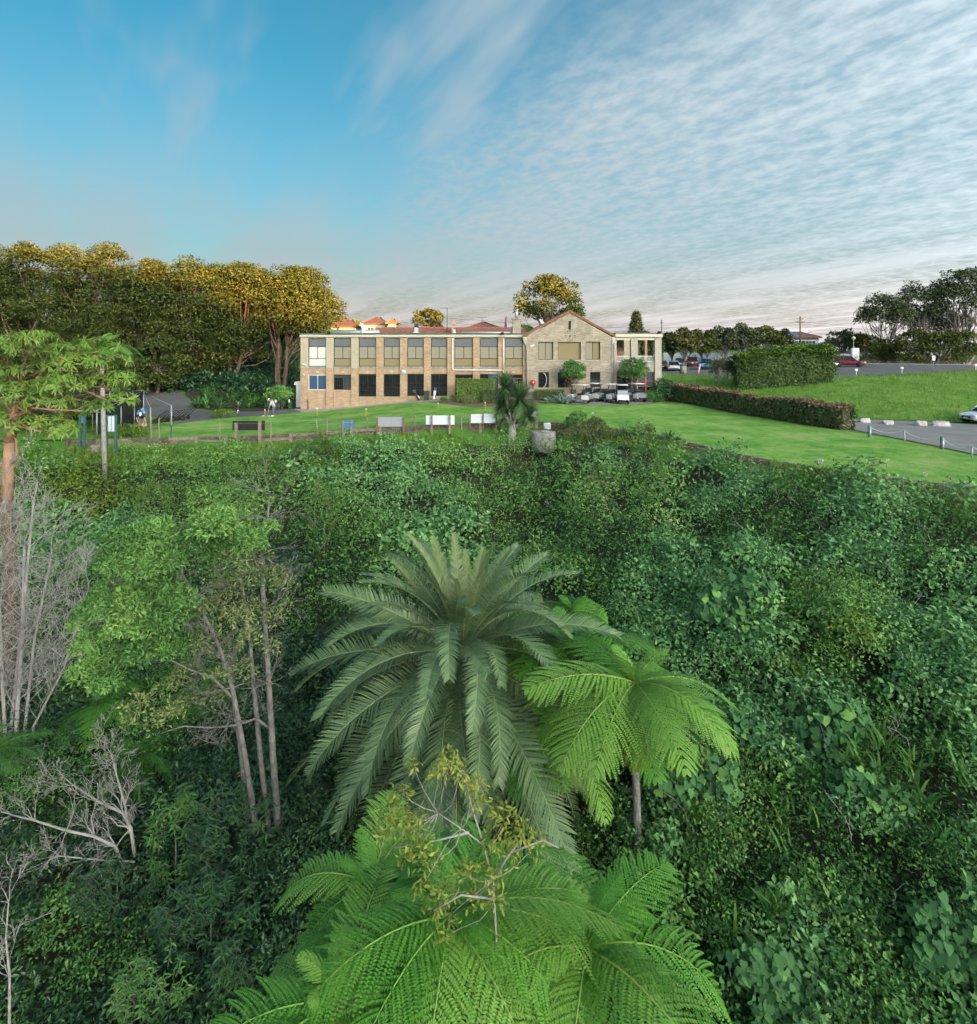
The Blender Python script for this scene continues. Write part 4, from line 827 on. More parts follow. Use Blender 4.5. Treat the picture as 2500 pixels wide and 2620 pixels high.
def golf_cart(label, loc, rz, front=False):
    """+Y is the front"""
    t = thing('golf_cart', label, 'golf cart', loc, rz, 'golf carts parked on the pad')
    m = MB(); m.prism([(-1.15, 0.34), (-1.18, 0.62), (-1.05, 0.78), (-0.45, 0.80), (-0.40, 0.42), (0.38, 0.36), (0.45, 0.36), (0.62, 0.80), (0.80, 0.84), (1.12, 0.64), (1.22, 0.42), (1.18, 0.30), (-1.0, 0.30)], 'x', -0.57, 0.57); m.build('chassis', 'cart_grey', t)
    for s in (-1, 1):
        m = MB(); a, b = (0.572, 0.612) if s > 0 else (-0.612, -0.572); m.prism([(-1.16, 0.40), (-1.17, 0.64), (-1.02, 0.84), (-0.42, 0.86), (-0.36, 0.46), (-0.52, 0.40)], 'x', a, b); m.build('rear_panel', 'cart_white', t)
    m = MB(); pr = [(0.47, 0.80), (0.70, 0.90), (0.92, 0.84), (1.16, 0.66), (1.26, 0.46), (1.24, 0.34), (1.0, 0.36), (0.55, 0.60)]
    m.prism(pr, 'x', -0.56, 0.56); m.build('front_cowl', 'cart_white', t)
    m = MB(); m.cbox((0, -0.15, 0.88), (1.06, 0.52, 0.16), None, 0.05); m.build('seat', 'black', t)
    m = MB(); m.cbox((0, -0.45, 1.14), (1.06, 0.12, 0.40), None, 0.05); m.build('backrest', 'black', t)
    m = MB(); m.box((-0.5, -1.16, 0.50), (0.5, -0.62, 0.54)); m.cbox((0, -0.64, 0.74), (1.0, 0.05, 0.40)); m.cbox((0, -1.19, 0.64), (1.02, 0.04, 0.26)); m.build('bag_well', 'cart_grey', t)
    for x in (-0.53, 0.53):
        m = MB(); m.tube([(x, 0.66, 0.84), (x*0.97, 0.50, 1.80)], 0.03, 6); m.build('post', 'dark_metal', t)
        m = MB(); m.tube([(x, -0.62, 0.80), (x*0.97, -0.52, 1.2), (x*0.95, -0.62, 1.80)], 0.03, 6); m.build('post', 'dark_metal', t)
    m = MB(); m.cbox((0, -0.06, 1.84), (1.12, 1.56, 0.06), None, 0.027); m.build('canopy', 'cart_white', t)
    m = MB(); m.add([(-0.5, 0.67, 0.88), (0.5, 0.67, 0.88), (0.49, 0.60, 1.32), (-0.49, 0.60, 1.32), (-0.5, 0.66, 0.88), (0.5, 0.66, 0.88), (0.49, 0.59, 1.32), (-0.49, 0.59, 1.32)], [(0, 1, 2, 3), (7, 6, 5, 4), (0, 4, 5, 1), (2, 6, 7, 3)]); m.build('windscreen', 'glass_grey', t)
    ring = [(-0.25+0.17*math.cos(a), 0.36+0.06*math.sin(a), 1.06+0.15*math.sin(a)) for a in np.linspace(0, 2*math.pi, 15)]
    m = MB(); m.tube(ring, 0.018, 5, False); m.tube([(-0.25, 0.36, 1.06), (-0.25, 0.62, 0.82)], 0.02, 5); m.build('steering_wheel', 'black', t)
    for s in (-1, 1):
        for y in (-0.78, 0.82): wheel(t, s*0.50, y, 0.235, 0.20, s, 4, 'white_metal')
        m = MB(); m.cbox((s*0.36, 1.17, 0.60), (0.20, 0.07, 0.10), None, 0.02); m.build('headlight', 'lamp_clear', t)
    m = MB(); m.cbox((0, 1.25, 0.37), (1.0, 0.08, 0.12), None, 0.03); m.cbox((0, -1.22, 0.40), (1.06, 0.10, 0.12), None, 0.03); m.build('bumper', 'black', t)
    return t
def pad(u, D): p = gp(u, D, 0.022); return p
golf_cart('golf cart at the left end of the parked row, nose to the left', pad(1483, 58.3), R(62))
golf_cart('golf cart with grey bag well, second from the left in the row', pad(1518, 60.3), R(40))
golf_cart('golf cart parked tail-out in the middle of the row', pad(1557, 59.3), R(28))
golf_cart('golf cart facing us with a white screen and windscreen', pad(1592, 58.2), R(172))
golf_cart('golf cart at the right end of the row, beside the red door frames', pad(1627, 59.9), R(22))
# ------------------------------------------------------------------ golf bags, trolleys, bin, flags
def golf_bag(label, loc, rz, tilt, m_body, m_trim, trolley=False):
    t = thing('golf_bag', label, 'golf bag', loc, rz); MT = Matrix.Translation((0, 0, 0.10)) @ Matrix.Rotation(tilt, 4, 'Y')
    m = MB(); m.lathe([(0.12, 0.0), (0.13, 0.08), (0.115, 0.45), (0.14, 0.82), (0.15, 0.90), (0.13, 0.90)], 14, MT); b = m.build('bag', m_body, t)
    m = MB(); m.cbox((0.13, 0, 0.32), (0.10, 0.2, 0.34), MT, 0.03); m.build('pocket', m_trim, b)
    for k in range(8):
        a = k*0.8; x, y = 0.08*math.cos(a), 0.08*math.sin(a); m = MB(); m.tube([(x, y, 0.85), (x*1.4, y*1.4, 1.10+0.03*(k % 3))], 0.008, 4, M=MT); m.cbox((x*1.5+0.02, y*1.5, 1.13+0.03*(k % 3)), (0.09, 0.05, 0.07), MT, 0.015); m.build('club', 'galv' if k % 2 else 'dark_metal', t)
    m = MB()
    if trolley:
        for s in (-1, 1): m.lathe([(0.14, -0.02), (0.15, 0), (0.14, 0.02)], 16, Matrix.Translation((-0.1, s*0.3, 0.15)) @ Matrix.Rotation(R(90), 4, 'X'))
        m.tube([(-0.1, -0.3, 0.15), (-0.1, 0.3, 0.15)], 0.015, 5); m.tube([(-0.1, 0, 0.15), (0.45, 0, 1.0), (0.62, 0, 1.08)], 0.016, 5); m.build('trolley', 'blue_paint', t)
    else:
        for s in (-1, 1): m.tube([tuple(MT @ Vector((0.02, 0, 0.72))), (-0.28, s*0.22, 0.0)], 0.012, 5)
        m.build('stand', 'dark_metal', t)
    return t
x = bx(1071); golf_bag('black and white golf bag leaning left by the barred windows', (x+0.15, 62.1, G0(x, 62.1)+0.01), 0, R(-28), 'black', 'cloth_white')
x = bx(1112); golf_bag('blue and white golf bag standing right of the green bin', (x, 62.1, G0(x, 62.1)+0.01), 0, R(8), 'cloth_white', 'navy')
p = gp(601, 57.5); golf_bag('golf bag on a blue-wheeled trolley at the edge of the lawn', p, R(20), R(20), 'cloth_black', 'cloth_white', True)
wb = thing('wheelie_bin', 'dark green wheelie bin against the brick pier', 'bin', (bx(1094), 62.2, G0(bx(1094), 62.2)+0.01))
m = MB(); m.add([(-0.22, -0.25, 0.04), (0.22, -0.25, 0.04), (0.22, 0.22, 0.10), (-0.22, 0.22, 0.10), (-0.28, -0.32, 0.92), (0.28, -0.32, 0.92), (0.28, 0.32, 0.92), (-0.28, 0.32, 0.92)], [(0, 3, 2, 1), (0, 1, 5, 4), (1, 2, 6, 5), (2, 3, 7, 6), (3, 0, 4, 7)]); m.build('body', 'bin_green', wb)
m = MB(); m.cbox((0, 0, 0.96), (0.62, 0.70, 0.07), None, 0.03); m.tube([(-0.25, 0.37, 0.93), (0.25, 0.37, 0.93)], 0.02, 6); m.build('lid', 'bin_green', wb)
for s in (-1, 1): m = MB(); m.lathe([(0.10, -0.025), (0.10, 0.025)], 14, Matrix.Translation((s*0.2, 0.24, 0.10)) @ Matrix.Rotation(R(90), 4, 'Y')); m.build('wheel', 'rubber', wb)
def flagpin(u, v0, v1, label):
    D = None
    for d in np.arange(44, 62, 0.1):
        if CAMZ-(v1-HZ)/F*d < float(hgt((u-CU)/F*d, d)): D = d; break
    p = gp(u, D or 55); t = thing('putting_pin', label, 'golf pin', p, 0, 'short pins on the putting lawn'); h = (v1-v0)*(D or 55)/F
    m = MB(); m.tube([(0, 0, 0), (0, 0, h*0.86)], 0.022, 6); m.build('stick', 'yellow_paint', t); m = MB(); m.lathe([(0.03, h*0.86), (0.05, h*0.9), (0.045, h), (0.02, h*1.02)], 8); m.build('cap', 'white_paint', t)
for u, v0, v1, l in ((678, 1048, 1070, 'yellow putting pin just left of the golfer'), (811, 1044, 1066, 'yellow putting pin in front of the first clubhouse bay'), (936.5, 1046, 1067, 'yellow putting pin in front of the third clubhouse bay'), (1121, 1031, 1050, 'yellow putting pin in front of the golf bags'), (1241.5, 1029, 1050, 'yellow putting pin left of the spiky yucca')): flagpin(u, v0, v1, l)
for i, (u, v) in enumerate(((671, 1063.5), (674, 1064), (686, 1062), (690, 1062.5))):
    p = gp(u, 56.4); m = MB(); m.lathe([(0.005, 0.0), (0.03, 0.01), (0.045, 0.045), (0.03, 0.08), (0.005, 0.09)], 10); o = m.build('golf_ball', 'white_paint'); o.location = p; tag(o, 'white golf ball on the lawn by the golfer\'s feet', 'golf ball', 'golf balls by the golfer')
# pull trolleys lined up by the nets
for k in range(11):
    u = 392+k*8.3; D = 51.2+k*0.28; p = gp(u, D); t = thing('pull_trolley', 'black pull trolley lying in the row beside the practice nets, number %s from the left' % ('one two three four five six seven eight nine ten eleven'.split()[k]), 'golf trolley', p, R(4+16*math.sin(k*2.3)), 'pull trolleys by the nets')
    m = MB(); m.tube([(0, 0, 0.2), (0.75, 0.3, 0.95), (0.95, 0.36, 1.02)], 0.034, 5); m.tube([(0, 0, 0.2), (0.25, 0.1, 0.16)], 0.02, 5); m.tube([(0, -0.3, 0.19), (0, 0.35, 0.19)], 0.018, 5); m.tube([(0.28, 0.02, 0.45), (0.30, 0.28, 0.45)], 0.015, 4); m.build('handle', 'black', t)
    for y in (-0.3, 0.35):
        m = MB(); MW = Matrix.Translation((0, y, 0.19)) @ Matrix.Rotation(R(90), 4, 'X'); m.lathe([(0.15, -0.02), (0.185, -0.02), (0.19, 0), (0.185, 0.02), (0.15, 0.02)], 16, MW); o = m.build('wheel', 'rubber', t)
        m = MB(); m.lathe([(0.14, -0.008), (0.15, 0.008), (0.03, 0.012), (0.02, -0.012)], 12, MW); m.build('rim', 'grey_metal', o)
# ------------------------------------------------------------------ sleeper wall, posts, boards, wires along the front of the lawn
wall = thing('sleeper_wall', 'low retaining wall of weathered timber sleepers along the front of the lawn', 'retaining wall', (0, 43, 0))
WI = Matrix.Translation((0, -43, 0)); rngw = random.Random(3)
WL = [(-30.5, 42.45), (-27, 42.5), (-22.3, 43.6), (-14.6, 43.3), (-7.5, 42.3), (-1.4, 42.9), (3.5, 45.0), (5.6, 43.9)]
def along(s):
    for (a, b) in zip(WL[:-1], WL[1:]):
        L = math.dist(a, b)
        if s <= L: return Vector((a[0]+(b[0]-a[0])*s/L, a[1]+(b[1]-a[1])*s/L, 0)), Vector((b[0]-a[0], b[1]-a[1], 0)).normalized()
        s -= L
    return None, None
TOT = sum(math.dist(a, b) for a, b in zip(WL[:-1], WL[1:])); s = 0.0; k = 0
while s < TOT-0.4:
    L = min(2.3+rngw.uniform(-0.3, 0.3), TOT-s)
    for c in range(3):
        a, d = along(s+0.01); b, d2 = along(min(s+L-0.015, TOT-0.02)); za = float(hgt(a.x, a.y+0.6)); n = Vector((d.y, -d.x, 0)); j = rngw.uniform(-0.02, 0.02)
        top = 0.05-c*0.215+j*0.4; h = 0.2; a2 = a+Vector((0, 0, za+top)); b2 = b+Vector((0, 0, float(hgt(b.x, b.y+0.6))+top)); off = n*(0.02+j); t_ = n*0.11
        m = MB(); m.add([a2+off+t_, b2+off+t_, b2+off-t_, a2+off-t_]+[p-Vector((0, 0, h)) for p in (a2+off+t_, b2+off+t_, b2+off-t_, a2+off-t_)], [(0, 1, 2, 3), (7, 6, 5, 4), (0, 4, 5, 1), (1, 5, 6, 2), (2, 6, 7, 3), (3, 7, 4, 0)])
        o = m.build('sleeper', 'timber_dark' if rngw.random() < 0.75 else 'timber', wall); o.matrix_parent_inverse = WI
    p, d = along(s+0.02); n = Vector((d.y, -d.x, 0)); p = p+n*0.24; z = float(hgt(p.x-n.x*0.8, p.y-n.y*0.8)); m = MB(); m.cbox((p.x, p.y, z-0.32), (0.2, 0.16, 0.86)); o = m.build('upright', 'timber' if rngw.random() < 0.6 else 'timber_dark', wall); o.matrix_parent_inverse = WI
    s += L; k += 1
def post(u, v0, v1, D, label, m_='timber', w=0.10, name='fence_post', group='posts along the sleeper wall', lean=0.0):
    a, b = at(u, v1, D), at(u, v0, D); m = MB(); rr = random.Random(int(u)); m.tube([(0, 0, -0.3), (lean*0.5, 0, (b.z-a.z)*0.6), (lean, 0, b.z-a.z)], [w*0.55, w*0.52, w*0.48], 6, smooth=False); o = m.build(name, m_); o.location = a
    return tag(o, label, 'post', group)
POSTS = [(387, 1066, 1128, 'weathered timber post nearest the practice cage'), (407, 1070, 1118, 'short pale post second from the practice cage'), (562, 1080, 1117, 'thin grey post left of the black board'), (693, 1080, 1128, 'thin grey post right of the black board'), (813, 1072, 1108, 'leaning dark post right of the tall yellow shrub'), (837, 1070, 1104, 'thin grey post left of the blue board'),
         (940, 1068, 1128, 'thin grey post between the blue and grey boards'), (1061, 1060, 1120, 'thin post between the grey board and the wide white board'), (1181, 1058, 1110, 'thin grey post between the two white boards')]
for u, v0, v1, l in POSTS: post(u, v0, v1, 42.6 if u > 600 else 43.2, l, lean=-0.12 if u == 813 else 0.0)
post(438, 1088, 1122, 43.4, 'green painted post under the tall cage pole', 'green_post', 0.13)
def board(label, u0, u1, v0, v1, D, m_, posts, pm='timber', pw=0.16, v2=None, m2=None):
    a, b = at(u0, v1, D), at(u1, v0, D); g = at(u0, 1118, D).z; t = thing('notice_board', label, 'board', (a.x, D, a.z-0.6), 0, 'boards along the sleeper wall'); W, H = b.x-a.x, b.z-a.z
    m = MB(); m.cbox((W/2, 0, 0.6+H/2), (W, 0.04, H)); p = m.build('panel', m_, t)
    m = MB(); m.cbox((W/2, -0.024, 0.6+H*0.72), (W*0.98, 0.006, 0.012)); m.build('rail', 'grey_metal', p)
    for (u, va, vb) in posts:
        x = (u-u0)*D/F; z0, z1 = at(u, vb, D).z-a.z+0.6, at(u, va, D).z-a.z+0.6; m = MB(); m.cbox((x, -0.07-pw/2, (z0+z1)/2), (pw, pw*0.8, z1-z0)); m.build('post', pm, t)
board('black board on two pale timber posts', 595, 678, 1077, 1101, 42.9, 'black', [(607, 1081, 1120), (667, 1077, 1124)], 'timber', 0.2)
board('small blue board on two thin posts', 874, 906, 1074.5, 1098, 42.4, 'blue_paint', [(879, 1075, 1128), (900, 1075, 1126)], 'timber', 0.1)
board('grey board with a brown post at its right end', 963, 1034, 1067, 1091.5, 42.2, 'grey_board', [(966, 1068, 1118), (1034, 1066, 1120)], 'timber_brown', 0.12)
board('wide white board on two timber posts', 1090, 1163, 1063, 1086.5, 42.2, 'white_board', [(1105, 1063, 1110), (1151, 1062, 1110)], 'timber', 0.13)
board('white board left of the dark divider post near the yucca', 1205, 1235, 1059.5, 1082, 42.4, 'white_board', [(1203.5, 1059, 1095), (1236, 1059, 1096)], 'timber_brown', 0.09)
board('white board right of the dark divider post, next to the yucca', 1238, 1269, 1058.5, 1082, 42.5, 'white_board', [(1270, 1058, 1104)], 'timber_brown', 0.09)
board('white board half hidden behind the yucca crown', 1352, 1374, 1051, 1070, 45.6, 'white_board', [(1374, 1050, 1098)], 'timber', 0.1)
m = MB()
for v in (1082, 1092): m.tube([tuple(at(u, v+4*math.sin(u/70.0)-(u-560)*0.012, 42.9)) for u in range(387, 1275, 30)], 0.007, 3)
o = m.build('fence_wire', 'grey_metal'); tag(o, 'two slack wires strung along the posts at the front of the lawn', 'wire')
# concrete tank and meter box
tk = at(1391, 1135, 40.2); tz = at(1391, 1105, 40.2).z-tk.z; t = thing('concrete_tank', 'round grey concrete tank lid standing at the end of the sleeper wall', 'tank', tk); r = 31*40.2/F
m = MB(); m.lathe([(r*0.97, -0.5), (r, 0.05), (r, tz*0.9), (r*0.985, tz), (r*0.9, tz+0.01), (r*0.2, tz+0.035)], 32); m.build('body', 'concrete_old', t)
m = MB(); m.cbox((0.1, 0, tz+0.06), (0.5, 0.35, 0.05)); m.build('hatch', 'galv', t)
mbx = thing('meter_box', 'pale metal box on short legs standing on the concrete tank', 'box', (tk.x+0.24, tk.y, tk.z+tz+0.085)); hh = (1092-1076)*40.2/F
m = MB(); m.cbox((0, 0, 0.1+hh/2), (0.44, 0.30, hh), None, 0.015); m.build('case', 'white_metal', mbx)
m = MB(); m.cbox((0.02, -0.157, 0.1+hh/2), (0.34, 0.012, hh*0.86)); m.build('door', 'galv', mbx)
for s in (-1, 1): m = MB(); m.tube([(s*0.14, 0, 0), (s*0.14, 0, 0.12)], 0.02, 6); m.build('leg', 'dark_metal', mbx)
# ------------------------------------------------------------------ practice cage, notice boards, boulder on the left
net = bpy.data.materials.new('netting'); net.use_nodes = True; MAT['netting'] = net; N, Lk = nodes_of(net); bb = N['Principled BSDF']; bb.inputs['Base Color'].default_value = (0.008, 0.014, 0.014, 1); bb.inputs['Roughness'].default_value = 0.9
tr = N.new('ShaderNodeBsdfTransparent'); mx = N.new('ShaderNodeMixShader'); mx.inputs[0].default_value = 0.8; Lk(tr.outputs[0], mx.inputs[1]); Lk(bb.outputs[0], mx.inputs[2]); Lk(mx.outputs[0], N['Material Output'].inputs[0])
cage = thing('practice_cage', 'dark netted golf practice cage with tall steel posts', 'cage', (-30, 47, -1))
CG = Matrix.Translation((30, -47, 1)); ZC = -1.0
CP = {'a': (-37, 44.6), 'b': (-30.0, 44.6), 'c': (-26.7, 46.0), 'd': (-42, 54), 'e': (-31.7, 53.5), 'f': (-25.6, 47.0)}
hp = {'a': 1.9, 'b': 1.9, 'c': 1.95, 'd': 2.7, 'e': 2.75, 'f': 2.05}
def top(k): return Vector((CP[k][0], CP[k][1], ZC+hp[k]))
for k in CP: m = MB(); m.tube([(CP[k][0], CP[k][1], ZC-0.3), tuple(top(k))], 0.05, 7); o = m.build('post', 'grey_metal', cage); o.matrix_parent_inverse = CG
for a, b in (('a', 'b'), ('d', 'e')):
    m = MB(); A, B = Vector((CP[a][0], CP[a][1], ZC)), Vector((CP[b][0], CP[b][1], ZC))
    if a == 'a': continue
    m.add([A, B, top(b), top(a)], [(0, 1, 2, 3)]); o = m.build('net', 'netting', cage); o.matrix_parent_inverse = CG
m = MB(); m.add([Vector((*CP['a'], ZC)), Vector((*CP['d'], ZC)), top('d'), top('a')], [(0, 1, 2, 3)]); o = m.build('net', 'netting', cage); o.matrix_parent_inverse = CG
m = MB(); m.add([Vector((*CP['b'], ZC)), Vector((*CP['e'], ZC)), top('e'), top('b')], [(0, 1, 2, 3)]); o = m.build('net', 'netting', cage); o.matrix_parent_inverse = CG
m = MB(); m.add([top('a'), top('b'), top('e'), top('d')], [(0, 1, 2, 3)]); o = m.build('roof_net', 'netting', cage); o.matrix_parent_inverse = CG
m = MB()
for a, b in (('b', 'e'), ('c', 'e'), ('d', 'e'), ('a', 'd'), ('a', 'b'), ('e', 'f')): m.tube([top(a), top(a).lerp(top(b), 0.5)-Vector((0, 0, 0.12)), top(b)], 0.02, 5); 
o = m.build('guy_wire', 'galv', cage); o.matrix_parent_inverse = CG
for (u, D) in ((237, 47), (310, 47.6), (344, 50), (355, 50.4)):
    p = gp(u, D); m = MB(); m.tube([(p[0], p[1], p[2]-0.2), (p[0], p[1], p[2]+(1.9 if u < 330 else 1.5))], 0.04, 6); o = m.build('post', 'grey_metal', cage); o.matrix_parent_inverse = CG
def frame_sign(label, u0, u1, v0, v1, vb, D, panels, m_='white_board', yaw=0.0):
    a, b = at(u0, vb, D), at(u1, v0, D); W, H = b.x-a.x, b.z-a.z; h0 = at(u0, v1, D).z-a.z; t = thing('notice_board', label, 'board', a, yaw, 'green framed notice boards')
    for x in (0, W): m = MB(); m.box((x-0.06, -0.06, -0.3), (x+0.06, 0.06, H+0.04)); m.build('post', 'green_post', t)
    for k in range(panels): w = (W-0.12)/panels; m = MB(); m.cbox((0.06+w*(k+0.5), 0, (h0+H)/2), (w-0.05, 0.03, H-h0)); m.build('panel', m_, t)
    m = MB(); m.box((0.06, -0.03, H-0.03), (W-0.06, 0.03, H+0.03)); m.box((0.06, -0.03, h0-0.05), (W-0.06, 0.03, h0-0.005)); m.build('rail', 'green_post', t)
frame_sign('white two-panel notice board in a green frame beside the tree fern trunk', 273, 296.5, 1063, 1104, 1146, 39.0, 2)
frame_sign('narrow blue notice board between two tall green posts', 205, 217, 1062, 1082, 1135, 40.5, 1, 'blue_paint')
def rock(label, u, v, D, sx, sy, sz, m_, seed, cat='rock', group=None):
    p = gp(u, D, 0.0); bm = bmesh.new(); bmesh.ops.create_icosphere(bm, subdivisions=3, radius=1.0); rg = np.random.default_rng(seed); f = rg.normal(size=(5, 3))
    for q in bm.verts:
        d = q.co.normalized(); k = 1+0.10*math.sin(f[0] @ np.array(d)*3)+0.08*math.sin(f[1] @ np.array(d)*5)+0.04*math.sin(f[2] @ np.array(d)*9); z = max(-0.25, min(0.72, d.z*1.05)); q.co = Vector((max(-0.86, min(0.86, d.x*1.1))*sx*k, d.y*sy*k, z*sz*k))
    me = bpy.data.meshes.new('rock'); bm.to_mesh(me); bm.free(); me.materials.append(MAT[m_]); me.polygons.foreach_set('use_smooth', [False]*len(me.polygons)); o = link('rock', me); o.location = p; o.rotation_euler = (0, 0, rg.random()*0.6-0.3); tag(o, label, cat, group)
rock('brown boulder beside the foot of the tree fern trunk', 242, 1125, 41.6, 0.42, 0.4, 0.55, 'rock_brown', 1, 'boulder')
for i, (u, D, sx, sz, l) in enumerate([(2211, 44.6, 0.55, 0.42, 'white painted rock half hidden by the end of the long hedge'), (2270, 43.6, 0.46, 0.36, 'white rock second from the long hedge, with a small lump beside it'), (2356, 42.9, 0.48, 0.42, 'squarish white rock, third from the long hedge'), (2405, 42.6, 0.68, 0.44, 'longest white rock, nearest the white car')]):
    rock(l, u, 0, D, sx, 0.34, sz, 'rock_white', 20+i, 'rock', 'white rocks at the foot of the bank')
# rope fence on the right edge of the lawn
RP = []
for i, (u, vb, vt, l) in enumerate([(2223, 1119, 1088, 'green rope post nearest the end of the long hedge'), (2317, 1131, 1099, 'leaning grey rope post second from the hedge'), (2409, 1150, 1117, 'thick green rope post third from the hedge'), (2487, 1171, 1139, 'grey rope post at the right edge of the photograph')]):
    D = CAMZ*F/(vb-HZ); p = at(u, vb, D); g = float(hgt(p.x, p.y)); h = (vb-vt)*D/F; t = thing('rope_post', l, 'post', (p.x, p.y, g), 0, 'rope posts along the lawn')
    m = MB(); m.tube([(0, 0, -0.3), (-0.10 if i == 1 else 0, 0, h)], [0.065 if i % 2 == 0 else 0.045]*2, 8); m.build('shaft', 'green_post' if i % 2 == 0 else 'grey_metal', t)
    if i % 2 == 0: m = MB(); m.tube([(0.14, 0.05, -0.3), (0.14, 0.05, h*0.92)], 0.045, 7); m.build('brace', 'galv', t)
    RP.append(Vector((p.x-(0.10 if i == 1 else 0), p.y, g+h-0.06)))
RP.append(Vector((RP[-1].x-0.1, RP[-1].y-3.5, RP[-1].z)))
m = MB()
for a, b in zip(RP[:-1], RP[1:]): m.tube([a.lerp(b, q)-Vector((0, 0, 0.28*4*q*(1-q))) for q in np.linspace(0, 1, 12)], 0.022, 5)
o = m.build('rope', 'white_metal'); tag(o, 'pale rope sagging between the posts on the right of the lawn', 'rope')
# timber edging of the lawn on the right
eg = thing('lawn_edging', 'weathered timber edging boards along the curved right front of the lawn', 'edging', (14, 30, 0)); EI = Matrix.Translation((-14, -30, 0))
EP = [(7.6, 42.4), (9.4, 40), (11.05, 37.5), (12.1, 34.5), (13.8, 30.2), (15.55, 27.6), (17.25, 25.8), (19.2, 24.3), (20.9, 23.2), (22.5, 22.2), (24.5, 21.2)]
for a, b in zip(EP[:-1], EP[1:]):
    A, B = Vector((*a, 0)), Vector((*b, 0)); n = max(1, int((B-A).length/2.2)); d = (B-A).normalized(); nn = Vector((d.y, -d.x, 0))*0.05
    for k in range(n):
        p, q = A.lerp(B, k/n)+d*0.01, A.lerp(B, (k+1)/n)-d*0.01; m = MB(); up = Vector((0, 0, 0.09+0.02*rngw.random())); dn = Vector((0, 0, -0.15))
        m.add([p-nn+dn, p+nn+dn, q+nn+dn, q-nn+dn, p-nn+up, p+nn+up, q+nn+up, q-nn+up], [(0, 1, 5, 4), (1, 2, 6, 5), (2, 3, 7, 6), (3, 0, 4, 7), (4, 5, 6, 7), (3, 2, 1, 0)]); o = m.build('edging_board', 'timber', eg); o.matrix_parent_inverse = EI
# ------------------------------------------------------------------ car park furniture
D = 98; a, b = at(2182, 919, D), at(2203, 890.5, D); g = float(hgt(a.x, D)); t = thing('club_sign', 'free-standing white sign with blue lettering lines behind the red car', 'sign', (a.x, D, g), R(18)); W, H = (b.x-a.x)*1.08, b.z-g
m = MB(); m.cbox((W/2, 0.2, H/2), (W, 0.42, H), None, 0.04); m.build('cabinet', 'white_paint', t)
m = MB()
for k, (z, w, s) in enumerate(((0.80, 0.30, 0.12), (0.60, 0.5, 0.0), (0.53, 0.4, 0.05), (0.45, 0.62, 0.0), (0.37, 0.5, 0.0), (0.30, 0.66, 0.0))): m.box((W*(0.16+s), -0.016, H*z), (W*(0.16+s+w), -0.012, H*(z+0.028)))
m.build('lettering', 'blue_paint', t)
p = gp(1748, 79.5); t = thing('stone_bin', 'square grey litter bin at the near edge of the car park', 'bin', p); m = MB(); m.cbox((0, 0, 0.55), (0.7, 0.7, 1.1), None, 0.05); m.build('body', 'concrete_old', t); m = MB(); m.cbox((0, 0, 1.2), (0.86, 0.86, 0.2), None, 0.05); m.build('lid', 'green_post', t)
p = gp(1786, 79); m = MB(); m.tube([(0, 0, -0.2), (0.28, 0, 1.25)], 0.12, 8); o = m.build('bollard', 'pink_paint'); o.location = p; tag(o, 'leaning pink bollard at the edge of the car park', 'bollard')
for u, D, l in ((2191, 65.2, 'small white marker post on the bank, nearest the big hedge'), (2308, 66, 'small white marker post in the middle of the bank top'), (2497, 68.5, 'small white marker post at the right end of the bank top')):
    p = gp(u, D); t = thing('marker_post', l, 'marker', p, 0, 'white markers along the bank top'); m = MB(); m.tube([(0, 0, -0.1), (0, 0, 0.5)], 0.045, 6); m.build('post', 'white_paint', t); m = MB(); m.cbox((0, 0, 0.62), (0.34, 0.06, 0.26), None, 0.02); m.build('plate', 'white_paint', t)
p = gp(2388, 69); t = thing('small_sign', 'small white sign on a thin post at the right of the car park', 'sign', p); m = MB(); m.tube([(0, 0, 0), (0.03, 0, 1.7)], 0.03, 6); m.build('post', 'grey_metal', t); m = MB(); m.cbox((0.03, -0.04, 1.5), (0.36, 0.03, 0.55)); m.build('plate', 'white_paint', t); m = MB(); m.box((-0.06, -0.061, 1.3), (-0.01, -0.057, 1.7)); m.build('print', 'black', t)
p = gp(2184, 100); m = MB(); m.tube([(0, 0, 0), (0, 0, 3.9)], 0.05, 6); t = thing('globe_lamp', 'globe lamp on a thin post behind the car park sign', 'lamp', p); m.build('post', 'grey_metal', t); m = MB(); m.lathe([(0.05, 3.9), (0.22, 4.0), (0.3, 4.2), (0.22, 4.42), (0.04, 4.5)], 14); m.build('globe', 'cream_paint', t)
for (x, l) in ((bx(702.5), 'garden light on a thin green post, nearest the golfer'), (bx(757), 'garden light on a thin post nearest the clubhouse corner')):
    y = 60.6 if x < -22 else 60.9; g = float(hgt(x, y)); t = thing('path_light', l, 'light', (x+ (1.0 if x < -22 else 0), y, g)); m = MB(); m.tube([(0, 0, -0.1), (0, 0, 0.95)], 0.035, 6); m.build('post', 'green_post', t); m = MB(); m.lathe([(0.07, 0.95), (0.08, 1.0), (0.07, 1.2), (0.02, 1.25)], 10); m.build('head', 'white_paint', t)
x = bx(790); m = MB(); m.tube([(0, 0, 0), (-0.10, 0.1, 1.05)], 0.045, 6); o = m.build('leaning_pole', 'dark_metal'); o.location = (x, 62.75, float(hgt(x, 62.7))); tag(o, 'dark pole leaning on the clubhouse wall near its left corner', 'pole')
t = thing('utility_box', 'white metal utility shed against the left end wall', 'shed', (bx(759.5), 65, G0(bx(759.5), 65))); m = MB(); m.box((-0.75, 0, 0), (0.32, 2.0, 2.5)); m.build('body', 'white_metal', t); m = MB(); m.prism([(-0.95, 2.5), (0.34, 2.5), (0.34, 2.95), (-0.85, 2.85)], 'y', -0.1, 2.1); m.build('hood', 'white_paint', t)
